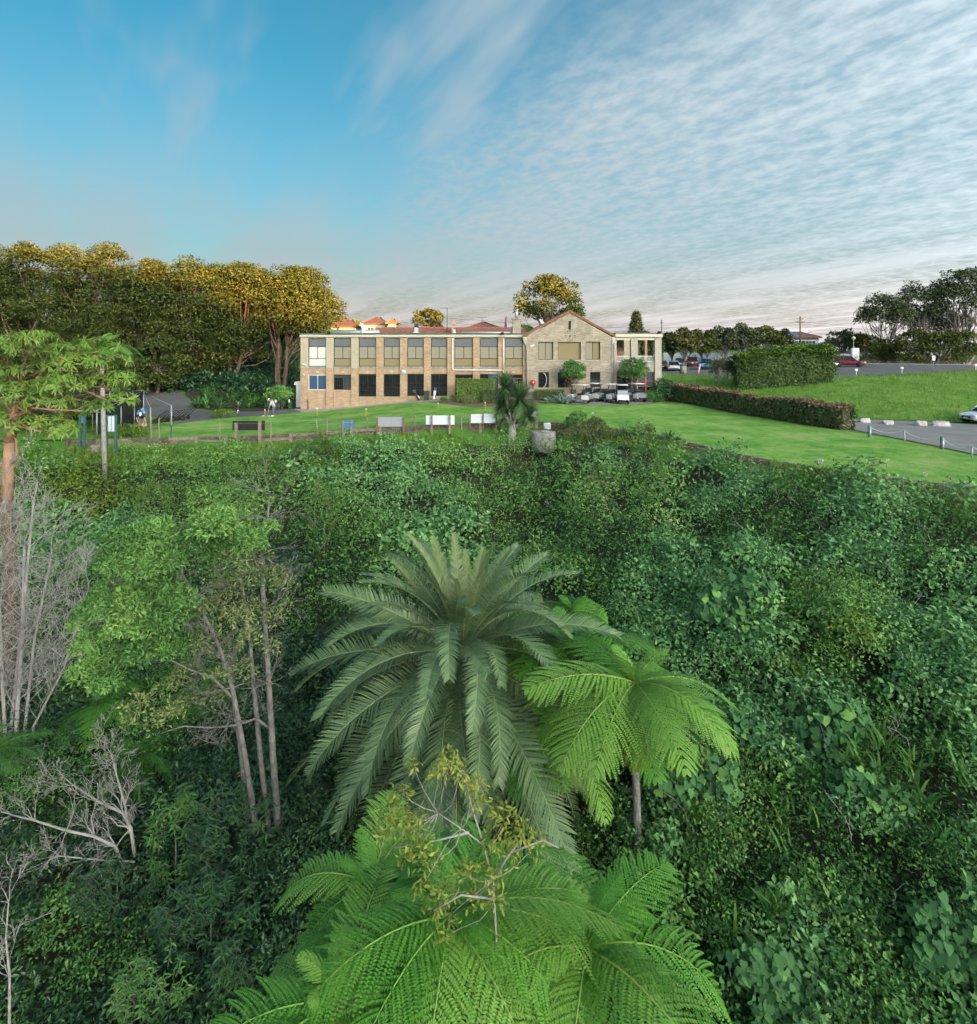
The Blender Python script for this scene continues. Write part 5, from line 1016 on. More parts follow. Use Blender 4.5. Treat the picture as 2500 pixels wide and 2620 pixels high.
# ------------------------------------------------------------------ people
def person(label, loc, rz, J, clothes, hair='hair_dark', cap=None, sc=1.0, cat='person'):
    """J: joint positions in metres, +X is where the person faces; one continuous skinned body, clothing fitted over it"""
    t = thing('person', label, cat, loc, rz); t.scale = (sc, sc, sc)
    def skin_mesh(name, m_, chains, sub=2):
        me = bpy.data.meshes.new(name); V = []; E = []; Rr = []; ids = {}
        for ch in chains:
            prev = None
            for key, p, r in ch:
                if key not in ids: ids[key] = len(V); V.append(p); Rr.append(r)
                if prev is not None: E.append((prev, ids[key]))
                prev = ids[key]
        me.from_pydata(V, E, []); o = link(name, me, t); sm = o.modifiers.new('skin', 'SKIN'); sm.use_smooth_shade = True
        for i, r in enumerate(Rr): me.skin_vertices[0].data[i].radius = (r, r)
        me.skin_vertices[0].data[0].use_root = True
        ss = o.modifiers.new('sub', 'SUBSURF'); ss.levels = sub; ss.render_levels = sub
        dg = bpy.context.evaluated_depsgraph_get(); ev = bpy.data.meshes.new_from_object(o.evaluated_get(dg)); o.modifiers.clear(); o.data = ev; ev.materials.clear(); ev.materials.append(MAT[m_]); return o
    def L(a, b, q): return tuple(Vector(J[a]).lerp(Vector(J[b]), q))
    core = [('pel', J['pelvis'], 0.135), ('wai', L('pelvis', 'chest', 0.5), 0.12), ('che', J['chest'], 0.15), ('nec', J['neck'], 0.06), ('hb', L('neck', 'head', 0.45), 0.072), ('hd', J['head'], 0.098), ('ht', tuple(Vector(J['head'])+(Vector(J['head'])-Vector(J['neck'])).normalized()*0.10), 0.06)]
    ch = [core]
    for s in 'lr':
        ch.append([('pel', None, 0), (s+'hip', J[s+'hip'], 0.095), (s+'th', L(s+'hip', s+'knee', 0.5), 0.082), (s+'kn', J[s+'knee'], 0.058), (s+'cf', L(s+'knee', s+'ankle', 0.3), 0.058), (s+'an', J[s+'ankle'], 0.038)])
        ch.append([('che', None, 0), (s+'sh', J[s+'sh'], 0.065), (s+'el', J[s+'elbow'], 0.044), (s+'wr', J[s+'wrist'], 0.030)])
    body = skin_mesh('body', 'skin', ch)
    # hands: palm and five fingers, head features, as part of the body mesh
    mb = MB()
    for s in 'lr':
        w_ = Vector(J[s+'wrist']); d = (w_-Vector(J[s+'elbow'])).normalized(); sd = d.cross(Vector((1, 0, 0.2))).normalized(); pm = d.cross(sd)
        mb.tube([w_-d*0.01, w_+d*0.04, w_+d*0.085], [0.028, 0.038, 0.034], 8)
        for k in range(4): o_ = sd*(k-1.5)*0.019; l = (0.062, 0.074, 0.068, 0.052)[k]; mb.tube([w_+d*0.08+o_, w_+d*(0.08+l*0.55)+o_+pm*0.01, w_+d*(0.08+l*0.9)+o_+pm*0.035], [0.0095, 0.009, 0.007], 6)
        mb.tube([w_+d*0.03+sd*0.03, w_+d*0.06+sd*0.055+pm*0.015, w_+d*0.09+sd*0.05+pm*0.03], [0.012, 0.011, 0.008], 6)
    hd = Vector(J['head']); up = (hd-Vector(J['neck'])).normalized(); fw = Vector(J.get('face', (1, 0, -0.3))); fw = (fw-up*fw.dot(up)).normalized(); sd = up.cross(fw)
    mb.tube([hd+fw*0.085+up*0.015, hd+fw*0.122-up*0.02], [0.012, 0.018], 6)
    for s in (-1, 1): mb.cbox((0, 0, 0), (0.03, 0.015, 0.05), Matrix.Translation(hd+sd*s*0.098)); 
    bm = bmesh.new(); bm.from_mesh(body.data); tmp = mb.mesh('hands', 'skin'); bm.from_mesh(tmp); bm.to_mesh(body.data); bm.free(); body.data.polygons.foreach_set('use_smooth', [True]*len(body.data.polygons))
    for s in (-1, 1): m = MB(); m.lathe([(0.002, 0), (0.011, 0.004), (0.002, 0.010)], 7, Matrix.Translation(hd+fw*0.088+sd*s*0.034+up*0.02)); m.build('eye', 'black', t)
    m = MB(); m.tube([hd+fw*0.092-up*0.05-sd*0.025, hd+fw*0.097-up*0.052, hd+fw*0.092-up*0.05+sd*0.025], 0.006, 5); m.build('mouth', 'cloth_red', t)
    def shell(name, m_, z0, segs):
        m = MB()
        for pts, rs in segs: m.tube(pts, rs, 12)
        return m.build(name, m_, t)
    top_m, bot_m, shoe_m, short = clothes
    tor = ([J['pelvis'], L('pelvis', 'chest', 0.5), J['chest'], L('chest', 'neck', 0.55), J['neck']], [0.165, 0.155, 0.185, 0.14, 0.072])
    arms = [([J[s+'sh'], L(s+'sh', s+'elbow', 0.5), J[s+'elbow'], L(s+'elbow', s+'wrist', 0.9)] if not short else [J[s+'sh'], L(s+'sh', s+'elbow', 0.9)], [0.092, 0.072, 0.062, 0.046] if not short else [0.092, 0.07]) for s in 'lr']
    yoke = [([J['lsh'], tuple(Vector(J['chest'])+Vector((0, 0, 0.06))), J['rsh']], [0.085, 0.15, 0.085])]
    shell('top', top_m, 0, [tor]+arms+yoke)
    shell('trousers', bot_m, 0, [([J['lhip'], J['pelvis'], J['rhip']], [0.11, 0.15, 0.11])]+[([J[s+'hip'], L(s+'hip', s+'knee', 0.5), J[s+'knee'], L(s+'knee', s+'ankle', 0.95)] if not J.get('shorts') else [J[s+'hip'], L(s+'hip', s+'knee', 0.5), L(s+'hip', s+'knee', 0.95)], [0.118, 0.10, 0.08, 0.068] if not J.get('shorts') else [0.118, 0.105, 0.095]) for s in 'lr'])
    for s in 'lr':
        a = Vector(J[s+'ankle']); f = Vector(J.get('toe', (1, 0, 0))); m = MB(); m.tube([a+Vector((0, 0, 0.02))-f*0.04, a-Vector((0, 0, 0.03))+f*0.03, a+f*0.12-Vector((0, 0, 0.045)), a+f*0.20-Vector((0, 0, 0.055))], [0.055, 0.058, 0.048, 0.03], 8); m.build('shoe', shoe_m, t)
    m = MB(); Mh = Matrix((( sd.x, fw.x, up.x, hd.x), (sd.y, fw.y, up.y, hd.y), (sd.z, fw.z, up.z, hd.z), (0, 0, 0, 1)))
    if cap: m.lathe([(0.112, 0.02), (0.113, 0.06), (0.095, 0.105), (0.05, 0.13), (0.01, 0.135)], 14, Mh); m.cbox((0, 0.14, 0.025), (0.15, 0.13, 0.014), Mh, 0.005); m.build('cap', cap, t); m = MB(); m.lathe([(0.108, -0.045), (0.11, 0.0), (0.108, 0.03)], 12, Mh @ Matrix.Translation((0, -0.015, 0))); m.build('hair', hair, t)
    else: m.lathe([(0.103, -0.05), (0.112, 0.02), (0.10, 0.09), (0.06, 0.125), (0.01, 0.135)], 14, Mh @ Matrix.Translation((0, -0.022, 0.0))); m.build('hair', hair, t)
    return t
stand = dict(pelvis=(-0.06, 0, 0.93), chest=(0.10, 0, 1.28), neck=(0.24, 0, 1.42), head=(0.35, 0, 1.53), face=(0.5, 0, -1), lhip=(-0.06, 0.10, 0.90), rhip=(-0.06, -0.10, 0.90), lknee=(0.02, 0.13, 0.49), rknee=(0.02, -0.13, 0.49), lankle=(-0.02, 0.15, 0.08), rankle=(-0.02, -0.15, 0.08),
             lsh=(0.16, 0.19, 1.36), rsh=(0.16, -0.19, 1.36), lelbow=(0.26, 0.17, 1.08), relbow=(0.26, -0.17, 1.08), lwrist=(0.34, 0.04, 0.86), rwrist=(0.36, -0.03, 0.82))
p = gp(699, 56.6, 0.014); person('golfer in a grey sweater, slate trousers and white cap bending over a putt', p, R(205), stand, ('cloth_grey', 'cloth_slate', 'cloth_white', False), cap='cloth_white', sc=1.05)
m = MB(); q = Matrix.Translation(p) @ Matrix.Rotation(R(205), 4, 'Z'); m.tube([q @ Vector((0.37, 0, 0.95)), q @ Vector((0.52, -0.02, 0.05))], [0.016, 0.012], 6); t = thing('putter', 'putter held by the golfer in the grey sweater', 'golf club', tuple(q @ Vector((0.52, -0.02, 0)))); TI = Matrix.Translation(-t.location)
o = m.build('shaft', 'galv', t); o.matrix_parent_inverse = TI; m = MB(); m.cbox((0, 0, 0), (0.05, 0.13, 0.03), Matrix.Translation(q @ Vector((0.52, -0.02, 0.03))) @ Matrix.Rotation(R(205), 4, 'Z'), 0.008); o = m.build('head', 'dark_metal', t); o.matrix_parent_inverse = TI
bend = dict(pelvis=(-0.18, 0, 0.90), chest=(0.14, 0, 1.12), neck=(0.30, 0, 1.20), head=(0.42, 0, 1.26), face=(0.3, 0, -1), lhip=(-0.18, 0.10, 0.87), rhip=(-0.18, -0.10, 0.87), lknee=(-0.02, 0.14, 0.48), rknee=(-0.02, -0.14, 0.48), lankle=(-0.08, 0.16, 0.08), rankle=(-0.08, -0.16, 0.08),
            lsh=(0.20, 0.19, 1.16), rsh=(0.20, -0.19, 1.16), lelbow=(0.30, 0.30, 0.92), relbow=(0.30, -0.30, 0.92), lwrist=(0.34, 0.24, 0.68), rwrist=(0.34, -0.22, 0.68), shorts=True)
p = gp(367, 50.0, 0.014); person('person in a blue top and shorts stooping beside the practice cage', p, R(-100), {k: (v if not isinstance(v, tuple) else (v[0], v[1], v[2]*1.10)) for k, v in bend.items()}, ('cloth_blue', 'cloth_brown', 'cloth_white', False), sc=1.06)
p = gp(362, 48.2, 0.014); person('person in white cap and dark vest bent over a bag, before the blue-topped one', p, R(-70), bend, ('cloth_black', 'cloth_slate', 'cloth_black', True), cap='cloth_white')
t = thing('canvas_bag', 'pale open canvas bag on the grass in front of the two stooping people', 'bag', gp(362, 46.6, 0.012)); m = MB(); m.add([(-0.24, -0.16, 0), (0.24, -0.16, 0), (0.24, 0.16, 0), (-0.24, 0.16, 0), (-0.30, -0.20, 0.52), (0.32, -0.20, 0.58), (0.30, 0.20, 0.56), (-0.30, 0.2, 0.5)], [(3, 2, 1, 0), (0, 1, 5, 4), (1, 2, 6, 5), (2, 3, 7, 6), (3, 0, 4, 7)]); m.build('body', 'pink_paint', t); m = MB(); m.tube([(-0.15, -0.2, 0.5), (-0.1, -0.22, 0.72), (0.1, -0.22, 0.72), (0.15, -0.2, 0.52)], 0.015, 5); m.build('strap', 'timber', t)
walk = dict(pelvis=(0, 0, 0.93), chest=(0.02, 0, 1.32), neck=(0.03, 0, 1.50), head=(0.06, 0, 1.64), face=(1, 0, -0.2), lhip=(0, 0.1, 0.9), rhip=(0, -0.1, 0.9), lknee=(0.12, 0.11, 0.5), rknee=(-0.04, -0.11, 0.48), lankle=(0.15, 0.11, 0.08), rankle=(-0.2, -0.11, 0.12), lsh=(0.02, 0.2, 1.42), rsh=(0.02, -0.2, 1.42), lelbow=(-0.08, 0.26, 1.14), relbow=(0.08, -0.26, 1.14), lwrist=(0.02, 0.26, 0.9), rwrist=(0.22, -0.24, 0.96))
x = (1705-CU)/F*62.3; person('person in a red shirt walking behind the long hedge beside the balcony', (x, 62.3, at(1705, 1006, 62.3).z-1.72), R(60), walk, ('cloth_red', 'cloth_slate', 'cloth_black', False))
# ------------------------------------------------------------------ plants: tools
LEAF = {   # outline points (across, along, up) and faces; across in leaf widths, along in leaf lengths
 'kite':  (np.array([(0, 0, 0), (0.5, 0.45, 0.10), (0, 1, -0.05), (-0.5, 0.45, 0.10)]), [(0, 1, 2), (0, 2, 3)]),
 'lance': (np.array([(0, 0, 0), (0.42, 0.28, 0.07), (0.40, 0.62, 0.02), (0, 1, -0.16), (-0.40, 0.62, 0.02), (-0.42, 0.28, 0.07), (0, 0.45, 0.02)]), [(0, 1, 6), (1, 2, 6), (2, 3, 6), (3, 4, 6), (4, 5, 6), (5, 0, 6)]),
 'heart': (np.array([(0, 0.10, 0), (0.30, -0.02, 0.04), (0.52, 0.16, 0.07), (0.45, 0.48, 0.05), (0, 1.0, -0.12), (-0.45, 0.48, 0.05), (-0.52, 0.16, 0.07), (-0.30, -0.02, 0.04), (0, 0.5, -0.02)]),
           [(0, 1, 2), (0, 2, 8), (2, 3, 8), (3, 4, 8), (4, 5, 8), (5, 6, 8), (6, 0, 8), (6, 7, 0)]),
 'strap': (np.array([(-0.5, 0, 0), (0.5, 0, 0), (0.55, 0.4, 0.06), (-0.55, 0.4, 0.06), (0.4, 0.75, 0.0), (-0.4, 0.75, 0.0), (0, 1, -0.14)]), [(0, 1, 2), (0, 2, 3), (3, 2, 4), (3, 4, 5), (5, 4, 6)]),
 'blade': (np.array([(-0.5, 0, 0), (0.5, 0, 0), (0, 1, 0)]), [(0, 1, 2)]),
}
def nrm(a): return a/np.maximum(np.linalg.norm(a, axis=-1, keepdims=True), 1e-9)
def leaf_arrays(P, A, Nn, L, W, kind):
    """leaves at P, growing along A, facing Nn"""
    T, fs = LEAF[kind]; A = nrm(A); S = nrm(np.cross(A, Nn)); U = np.cross(S, A)
    V = P[:, None, :] + S[:, None, :]*(T[None, :, 0:1]*W[:, None, None]) + A[:, None, :]*(T[None, :, 1:2]*L[:, None, None]) + U[:, None, :]*(T[None, :, 2:3]*L[:, None, None])
    k = len(T); Fc = (np.array(fs)[None]+np.arange(len(P))[:, None, None]*k).reshape(-1, 3)
    return V.reshape(-1, 3), Fc, k
class Leaves:
    """collects many leaves into one mesh"""
    def __init__(s): s.V = []; s.F = []; s.T = []; s.n = 0
    def add(s, P, A, Nn, L, W, tint, kind='kite'):
        V, Fc, k = leaf_arrays(np.asarray(P, float), np.asarray(A, float), np.asarray(Nn, float), np.asarray(L, float), np.asarray(W, float), kind)
        s.V.append(V); s.F.append(Fc+s.n); s.T.append(np.repeat(tint, k)); s.n += len(V)
    def raw(s, V, Fc, t): s.V.append(V); s.F.append(Fc+s.n); s.T.append(t); s.n += len(V)
    def arrays(s): return np.concatenate(s.V), np.concatenate(s.F), np.concatenate(s.T)
    def mesh(s, name, m):
        V, Fc, T = s.arrays(); return np_mesh(name, V, Fc, m, T)
    def build(s, name, m, parent=None): return link(name, s.mesh(name, m), parent)
def rdir(rng, n):
    v = rng.normal(size=(n, 3)); return nrm(v)
def clump(Lv, rng, c, r, n, L, W, kind='kite', up=0.35, shell=0.55, tint=0.5, tv=0.3, hang=0.0, flat=False):
    """leaves over the outside of a lump: centre c, radii r"""
    c = np.asarray(c, float); r = np.asarray(r, float)*np.ones(3)
    d = rdir(rng, n); d[:, 2] = np.where(d[:, 2] < -0.35, -d[:, 2], d[:, 2])
    rad = shell+(1-shell)*rng.random(n)**0.6; rad *= 1+0.16*np.sin(d[:, 0]*7+c[0]*3)*np.cos(d[:, 1]*6+c[1]*5)+0.10*np.sin(d[:, 2]*9+c[2])
    P = c+d*r*rad[:, None]
    Nn = nrm(d/r*r.mean()+np.array([0, 0, up])+rng.normal(size=(n, 3))*0.45)
    A = nrm(np.cross(Nn, rdir(rng, n))+d*0.5+np.array([0, 0, -hang])); 
    l = L*(0.65+0.7*rng.random(n)); Lv.add(P, A, Nn, l, l*(W/L), np.clip(tint+rng.normal(size=n)*tv*0.5, 0, 1), kind)
def limb(mb, a, b, r0, r1, rng, wob=0.12, n=6, seg=6, sag=0.0):
    a = Vector(a); b = Vector(b); L = (b-a).length; pts = []; rs = []
    o1 = Vector(rng.normal(size=3))*wob*L; o2 = Vector(rng.normal(size=3))*wob*L
    for i in range(seg+1):
        t = i/seg; w = math.sin(math.pi*t)
        p = a.lerp(b, t)+o1*(w*(1-t))+o2*(w*t)*0.6; p.z -= sag*w*L
        pts.append(p); rs.append(r0+(r1-r0)*t)
    mb.tube(pts, rs, n, caps=True); return pts
def twig_tree(mb, rng, p, d, L, r, depth, spread=0.5, grav=0.0, tips=None, n=5, shrink=0.72, kids=(2, 3), bias=None, minr=0.006):
    """bare branching: a limb that divides again and again"""
    d = Vector(d).normalized(); p = Vector(p); pts = [p]; q = p.copy(); seg = 3; rs = [r]
    for i in range(seg):
        d = (d+Vector(rng.normal(size=3))*0.13+Vector((0, 0, -grav))).normalized(); q = q+d*(L/seg); pts.append(q.copy()); rs.append(max(minr*0.6, r*(1-0.35*(i+1)/seg)))
    mb.tube(pts, rs, n if r > 0.03 else (4 if r > 0.012 else 3), caps=False)
    if depth <= 0:
        if tips is not None: tips.append((q, d))
        return
    for k in range(int(rng.integers(kids[0], kids[1]+1))):
        ax = Vector(rng.normal(size=3)); nd = (d+(ax-d*ax.dot(d)).normalized()*spread*(0.6+0.8*rng.random()))
        if bias is not None: nd = nd+Vector(bias)
        st = pts[-1] if k == 0 else pts[int(rng.integers(1, seg+1))]
        twig_tree(mb, rng, st, nd, L*shrink*(0.8+0.4*rng.random()), max(minr, rs[-1]*(0.9 if k == 0 else 0.62)), depth-1, spread, grav, tips, n, shrink, kids, bias, minr)
def clump_tree(name, label, loc, rng, stems, clumps, leafm, bark, nleaf, L, W, kind='kite', group=None, tint=0.5, tv=0.35, hang=0.0, up=0.35, shell=0.5, rz=0.0, cat='tree', limb_r=0.07, every=1):
    """a tree: stems [(base xy, lean xy, height, radius)], crown lumps [(x, y, z, rx, ry, rz)] in local metres"""
    t = thing(name, label, cat, loc, rz, group); mb = MB(); tops = []
    for (bx_, by_), (lx, ly), h, r in stems:
        pts = limb(mb, (bx_, by_, -0.6), (bx_+lx, by_+ly, h), r*1.15, r*0.55, rng, 0.03, 8, 7); tops.append((pts, r))
    for c in clumps[::every]:
        pts, r = min(tops, key=lambda q: (q[0][-1]-Vector(c[:3])).length); k = 3+int(rng.integers(0, 4))
        rr = min(limb_r, r*0.5); limb(mb, pts[k], Vector(c[:3])-Vector((0, 0, c[5]*0.2)), rr, rr*0.25, rng, 0.10, 5, 5)
    mb.build('trunk', bark, t)
    Lv = Leaves(); tot = sum(c[3]*c[4] for c in clumps)
    for c in clumps:
        clump(Lv, rng, c[:3], c[3:6], max(20, int(nleaf*c[3]*c[4]/tot)), L, W, kind, up, shell, tint+rng.normal()*0.10, tv, hang)
    Lv.build('crown', leafm, t); return t
def ell_clumps(rng, c, r, n, cr, top=True, low=-0.5):
    """crown lumps spread over the upper outside of an ellipsoid"""
    out = []
    for i in range(n):
        d = rdir(rng, 1)[0]
        while d[2] < low: d = rdir(rng, 1)[0]
        k = 0.45+0.5*rng.random()**0.5; s = cr*(0.7+0.6*rng.random())
        out.append((c[0]+d[0]*r[0]*k, c[1]+d[1]*r[1]*k, c[2]+d[2]*r[2]*k, s, s, s*0.75))
    return out
def ray_hit(u, v, h0):
    """where the sight line through a photo pixel first meets the ground raised by h0"""
    D = np.linspace(3.5, 60, 800); x = (u-CU)/F*D; z = CAMZ-(v-HZ)/F*D; k = np.where(z < hgt(x, D)+h0)[0]
    return None if len(k) == 0 else Vector((x[k[0]], D[k[0]], 0))
# ---- fronds
def frond_curve(L, bend, n=16, e=1.25):
    """points and headings of an arching midrib that starts along +X and bends down by `bend` radians"""
    s = np.linspace(0, 1, n+1); ang = -bend*s**e; dx = np.cos(ang); dz = np.sin(ang)
    x = np.concatenate([[0], np.cumsum((dx[1:]+dx[:-1])/2)])*L/n; z = np.concatenate([[0], np.cumsum((dz[1:]+dz[:-1])/2)])*L/n
    return s, x, z, ang
def palm_frond_mesh(name, L, bend, rng, leafm, pairs=74, ll=0.62, dead=False):
    s, x, z, ang = frond_curve(L, bend, 14, 1.55); Lv = Leaves(); mb = MB()
    t = np.linspace(0.14, 0.995, pairs); P = np.stack([np.interp(t, s, x), np.zeros(pairs), np.interp(t, s, z)], -1); a = np.interp(t, s, ang)
    H = np.stack([np.cos(a), 0*a, np.sin(a)], -1); U = np.stack([-np.sin(a), 0*a, np.cos(a)], -1)
    prof = np.interp(t, [0.14, 0.25, 0.5, 0.8, 1.0], [0.35, 0.85, 1.0, 0.72, 0.35])*ll
    for sd in (-1, 1):
        S = np.array([0, sd, 0.0]); fw = np.interp(t, [0.14, 1], [0.35, 1.15])[:, None]; j = rng.normal(size=(pairs, 3))*(0.28 if dead else 0.07)
        A = nrm(S+H*fw+U*(0.30 if not dead else -0.4)+j); Nn = nrm(U-S*0.45+j*0.5)
        # each leaflet: two quads that droop towards the tip
        w = 0.0165*np.ones(pairs)*(0.7 if dead else 1.0); l = prof*(0.9+0.2*rng.random(pairs)); C = np.cross(A, Nn)
        p0 = P; p1 = P+A*(l*0.55)[:, None]; dr = (np.array([0, 0, -1.0])*(0.22 if not dead else 0.8)); p2 = p1+nrm(A+dr)*(l*0.45)[:, None]
        V = np.stack([p0-C*w[:, None], p0+C*w[:, None], p1+C*w[:, None]*0.95, p1-C*w[:, None]*0.95, p2], 1).reshape(-1, 3)
        Fc = (np.array([(0, 1, 2), (0, 2, 3), (3, 2, 4)])[None]+np.arange(pairs)[:, None, None]*5).reshape(-1, 3)
        Lv.raw(V, Fc, np.repeat(np.clip(0.5+rng.normal(size=pairs)*0.14+0.12*(t-0.5), 0, 1), 5))
    k = len(s); mb.tube([(x[i], 0, z[i]) for i in range(k)], [0.034*(1-0.85*q) for q in s], 4, caps=False)
    V = np.array(mb.v); Fq = np.array(mb.f); Fc = np.concatenate([Fq[:, [0, 1, 2]], Fq[:, [0, 2, 3]]])
    Lv.raw(V, Fc, np.full(len(V), 0.92)); return Lv.mesh(name, leafm)
def fern_frond_mesh(name, L, bend, rng, leafm, pairs=15, pn=19, pl=0.58, width=1.0):
    """twice-divided frond: midrib, side ribs, and a row of leaflets on both sides of every side rib"""
    s, x, z, ang = frond_curve(L, bend, 16, 1.1); Lv = Leaves()
    t = np.linspace(0.10, 0.985, pairs); prof = np.interp(t, [0.1, 0.3, 0.5, 0.75, 0.93, 1.0], [0.50, 0.92, 1.0, 0.74, 0.32, 0.10])*pl*width
    for i in range(pairs):
        p = np.array([np.interp(t[i], s, x), 0, np.interp(t[i], s, z)]); a = np.interp(t[i], s, ang)
        H = np.array([math.cos(a), 0, math.sin(a)]); U = np.array([-math.sin(a), 0, math.cos(a)])
        for sd in (-1, 1):
            S = np.array([0, sd, 0.0]); A = nrm(S*1.0+H*(0.42+0.5*t[i])+U*0.10+rng.normal(size=3)*0.05); l = prof[i]*(0.92+0.16*rng.random())
            q = np.linspace(0.04, 0.98, pn); droop = -0.34*q**2*l
            P = p+A*(q*l)[:, None]+np.array([0, 0, 1.0])*droop[:, None]; Nn = nrm(U+np.array([0, 0, 0.25])+A*0.15)
            C = nrm(np.cross(A, Nn)); ll = np.interp(q, [0, 0.25, 0.7, 1], [0.80, 1.0, 0.75, 0.20])*0.073*width*(L/2.2)*np.interp(t[i], [0.1, 0.4, 1], [0.9, 1.0, 0.6])
            for s2 in (-1, 1):
                D = nrm(C*s2+A*0.45+np.array([0, 0, -0.10])+rng.normal(size=(pn, 3))*0.05)
                Lv.add(P, D, np.tile(Nn, (pn, 1)), ll, np.full(pn, 0.031*(L/2.2)*math.sqrt(width)), np.clip(0.5+rng.normal(size=pn)*0.10+0.14*(t[i]-0.5)+0.10*(q-0.5), 0, 1), 'kite')
    mb = MB(); mb.tube([(x[i], 0, z[i]) for i in range(len(s))], [0.022*(1-0.85*q) for q in s], 4, caps=False)
    V = np.array(mb.v); Fq = np.array(mb.f); Lv.raw(V, np.concatenate([Fq[:, [0, 1, 2]], Fq[:, [0, 2, 3]]]), np.full(len(V), 0.85))
    return Lv.mesh(name, leafm)
def place_frond(parent, me, az, el, sc=1.0, off=(0, 0, 0), roll=0.0, name='frond'):
    M = Matrix.Translation(off) @ Matrix.Rotation(az, 4, 'Z') @ Matrix.Rotation(-el, 4, 'Y') @ Matrix.Rotation(roll, 4, 'X') @ Matrix.Scale(sc, 4)
    return link(name, me, parent, M)
# ---- leaf colours
leafmat('leaf_row', [(0.032, 0.050, 0.012), (0.066, 0.098, 0.022), (0.115, 0.145, 0.033), (0.19, 0.175, 0.045)], 0.5, 0.2, 0.25)
leafmat('leaf_bright', [(0.09, 0.18, 0.035), (0.16, 0.29, 0.05), (0.25, 0.38, 0.075), (0.36, 0.44, 0.12)], 0.45, 0.25)
leafmat('leaf_palm', [(0.048, 0.095, 0.046), (0.095, 0.17, 0.08), (0.155, 0.25, 0.11), (0.27, 0.35, 0.16)], 0.45, 0.12, patch=0.2)
leafmat('leaf_palm_young', [(0.08, 0.14, 0.055), (0.13, 0.20, 0.075), (0.18, 0.25, 0.10), (0.26, 0.31, 0.14)], 0.45, 0.15, patch=0.2)
leafmat('leaf_palm_dead', [(0.13, 0.105, 0.09), (0.24, 0.20, 0.175), (0.36, 0.31, 0.27)], 0.9, 0.1)
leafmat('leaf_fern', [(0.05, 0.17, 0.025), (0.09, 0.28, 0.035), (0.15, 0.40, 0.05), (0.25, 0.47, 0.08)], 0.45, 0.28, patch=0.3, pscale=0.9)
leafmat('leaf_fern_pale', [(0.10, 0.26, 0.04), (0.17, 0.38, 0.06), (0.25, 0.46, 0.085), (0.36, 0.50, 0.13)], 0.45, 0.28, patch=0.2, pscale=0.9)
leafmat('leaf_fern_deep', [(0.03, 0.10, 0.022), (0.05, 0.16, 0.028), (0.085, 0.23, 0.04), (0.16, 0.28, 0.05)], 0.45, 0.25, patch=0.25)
leafmat('leaf_fern_olive', [(0.10, 0.12, 0.02), (0.16, 0.19, 0.035), (0.22, 0.25, 0.05)], 0.5, 0.25)
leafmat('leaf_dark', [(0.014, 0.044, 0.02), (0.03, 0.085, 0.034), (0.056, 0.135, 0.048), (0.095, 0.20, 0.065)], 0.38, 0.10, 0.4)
leafmat('leaf_mid', [(0.024, 0.075, 0.024), (0.062, 0.17, 0.044), (0.11, 0.27, 0.065), (0.20, 0.36, 0.09)], 0.55, 0.2, 0.25, patch=0.35)
leafmat('leaf_light', [(0.05, 0.13, 0.036), (0.115, 0.265, 0.066), (0.19, 0.385, 0.095), (0.30, 0.48, 0.13)], 0.55, 0.22, 0.25, patch=0.35)
leafmat('leaf_mint', [(0.055, 0.15, 0.058), (0.11, 0.265, 0.095), (0.175, 0.375, 0.13), (0.27, 0.48, 0.175)], 0.55, 0.22, 0.25, patch=0.2)
leafmat('leaf_yellow', [(0.08, 0.15, 0.02), (0.14, 0.24, 0.03), (0.21, 0.32, 0.045), (0.31, 0.40, 0.07)], 0.5, 0.3)
leafmat('leaf_sapling', [(0.10, 0.17, 0.03), (0.19, 0.27, 0.045), (0.30, 0.36, 0.06), (0.42, 0.42, 0.08)], 0.5, 0.3)
leafmat('leaf_heart', [(0.032, 0.10, 0.04), (0.06, 0.165, 0.058), (0.10, 0.25, 0.075), (0.20, 0.40, 0.10)], 0.6, 0.2, 0.15, patch=0.15)
leafmat('leaf_grey', [(0.07, 0.11, 0.04), (0.14, 0.20, 0.065), (0.22, 0.29, 0.10), (0.32, 0.36, 0.14)], 0.55, 0.2, patch=0.3)
leafmat('leaf_hedge', [(0.020, 0.05, 0.012), (0.045, 0.095, 0.02), (0.08, 0.15, 0.032), (0.13, 0.21, 0.05)], 0.4, 0.12)
leafmat('leaf_hedge_bright', [(0.06, 0.12, 0.02), (0.11, 0.20, 0.03), (0.16, 0.28, 0.04), (0.22, 0.33, 0.06)], 0.4, 0.2)
leafmat('leaf_bronze', [(0.028, 0.055, 0.018), (0.06, 0.10, 0.032), (0.10, 0.14, 0.05), (0.20, 0.17, 0.09)], 0.45, 0.12, patch=0.3)
leafmat('leaf_bronze_tip', [(0.10, 0.10, 0.04), (0.19, 0.15, 0.08), (0.30, 0.19, 0.13), (0.40, 0.24, 0.18)], 0.5, 0.15)
leafmat('leaf_agave', [(0.13, 0.21, 0.16), (0.20, 0.30, 0.23), (0.28, 0.38, 0.30)], 0.5, 0.05)
leafmat('leaf_cordyline', [(0.03, 0.075, 0.03), (0.065, 0.135, 0.05), (0.11, 0.20, 0.075), (0.19, 0.28, 0.12)], 0.4, 0.12)
leafmat('leaf_euc', [(0.028, 0.045, 0.020), (0.052, 0.078, 0.032), (0.085, 0.115, 0.045), (0.13, 0.15, 0.06)], 0.5, 0.15)
leafmat('leaf_olive', [(0.045, 0.055, 0.018), (0.085, 0.10, 0.028), (0.13, 0.14, 0.038), (0.19, 0.175, 0.05)], 0.5, 0.15)
leafmat('leaf_grass', [(0.07, 0.15, 0.02), (0.12, 0.25, 0.03), (0.17, 0.32, 0.045), (0.28, 0.32, 0.12)], 0.6, 0.25)
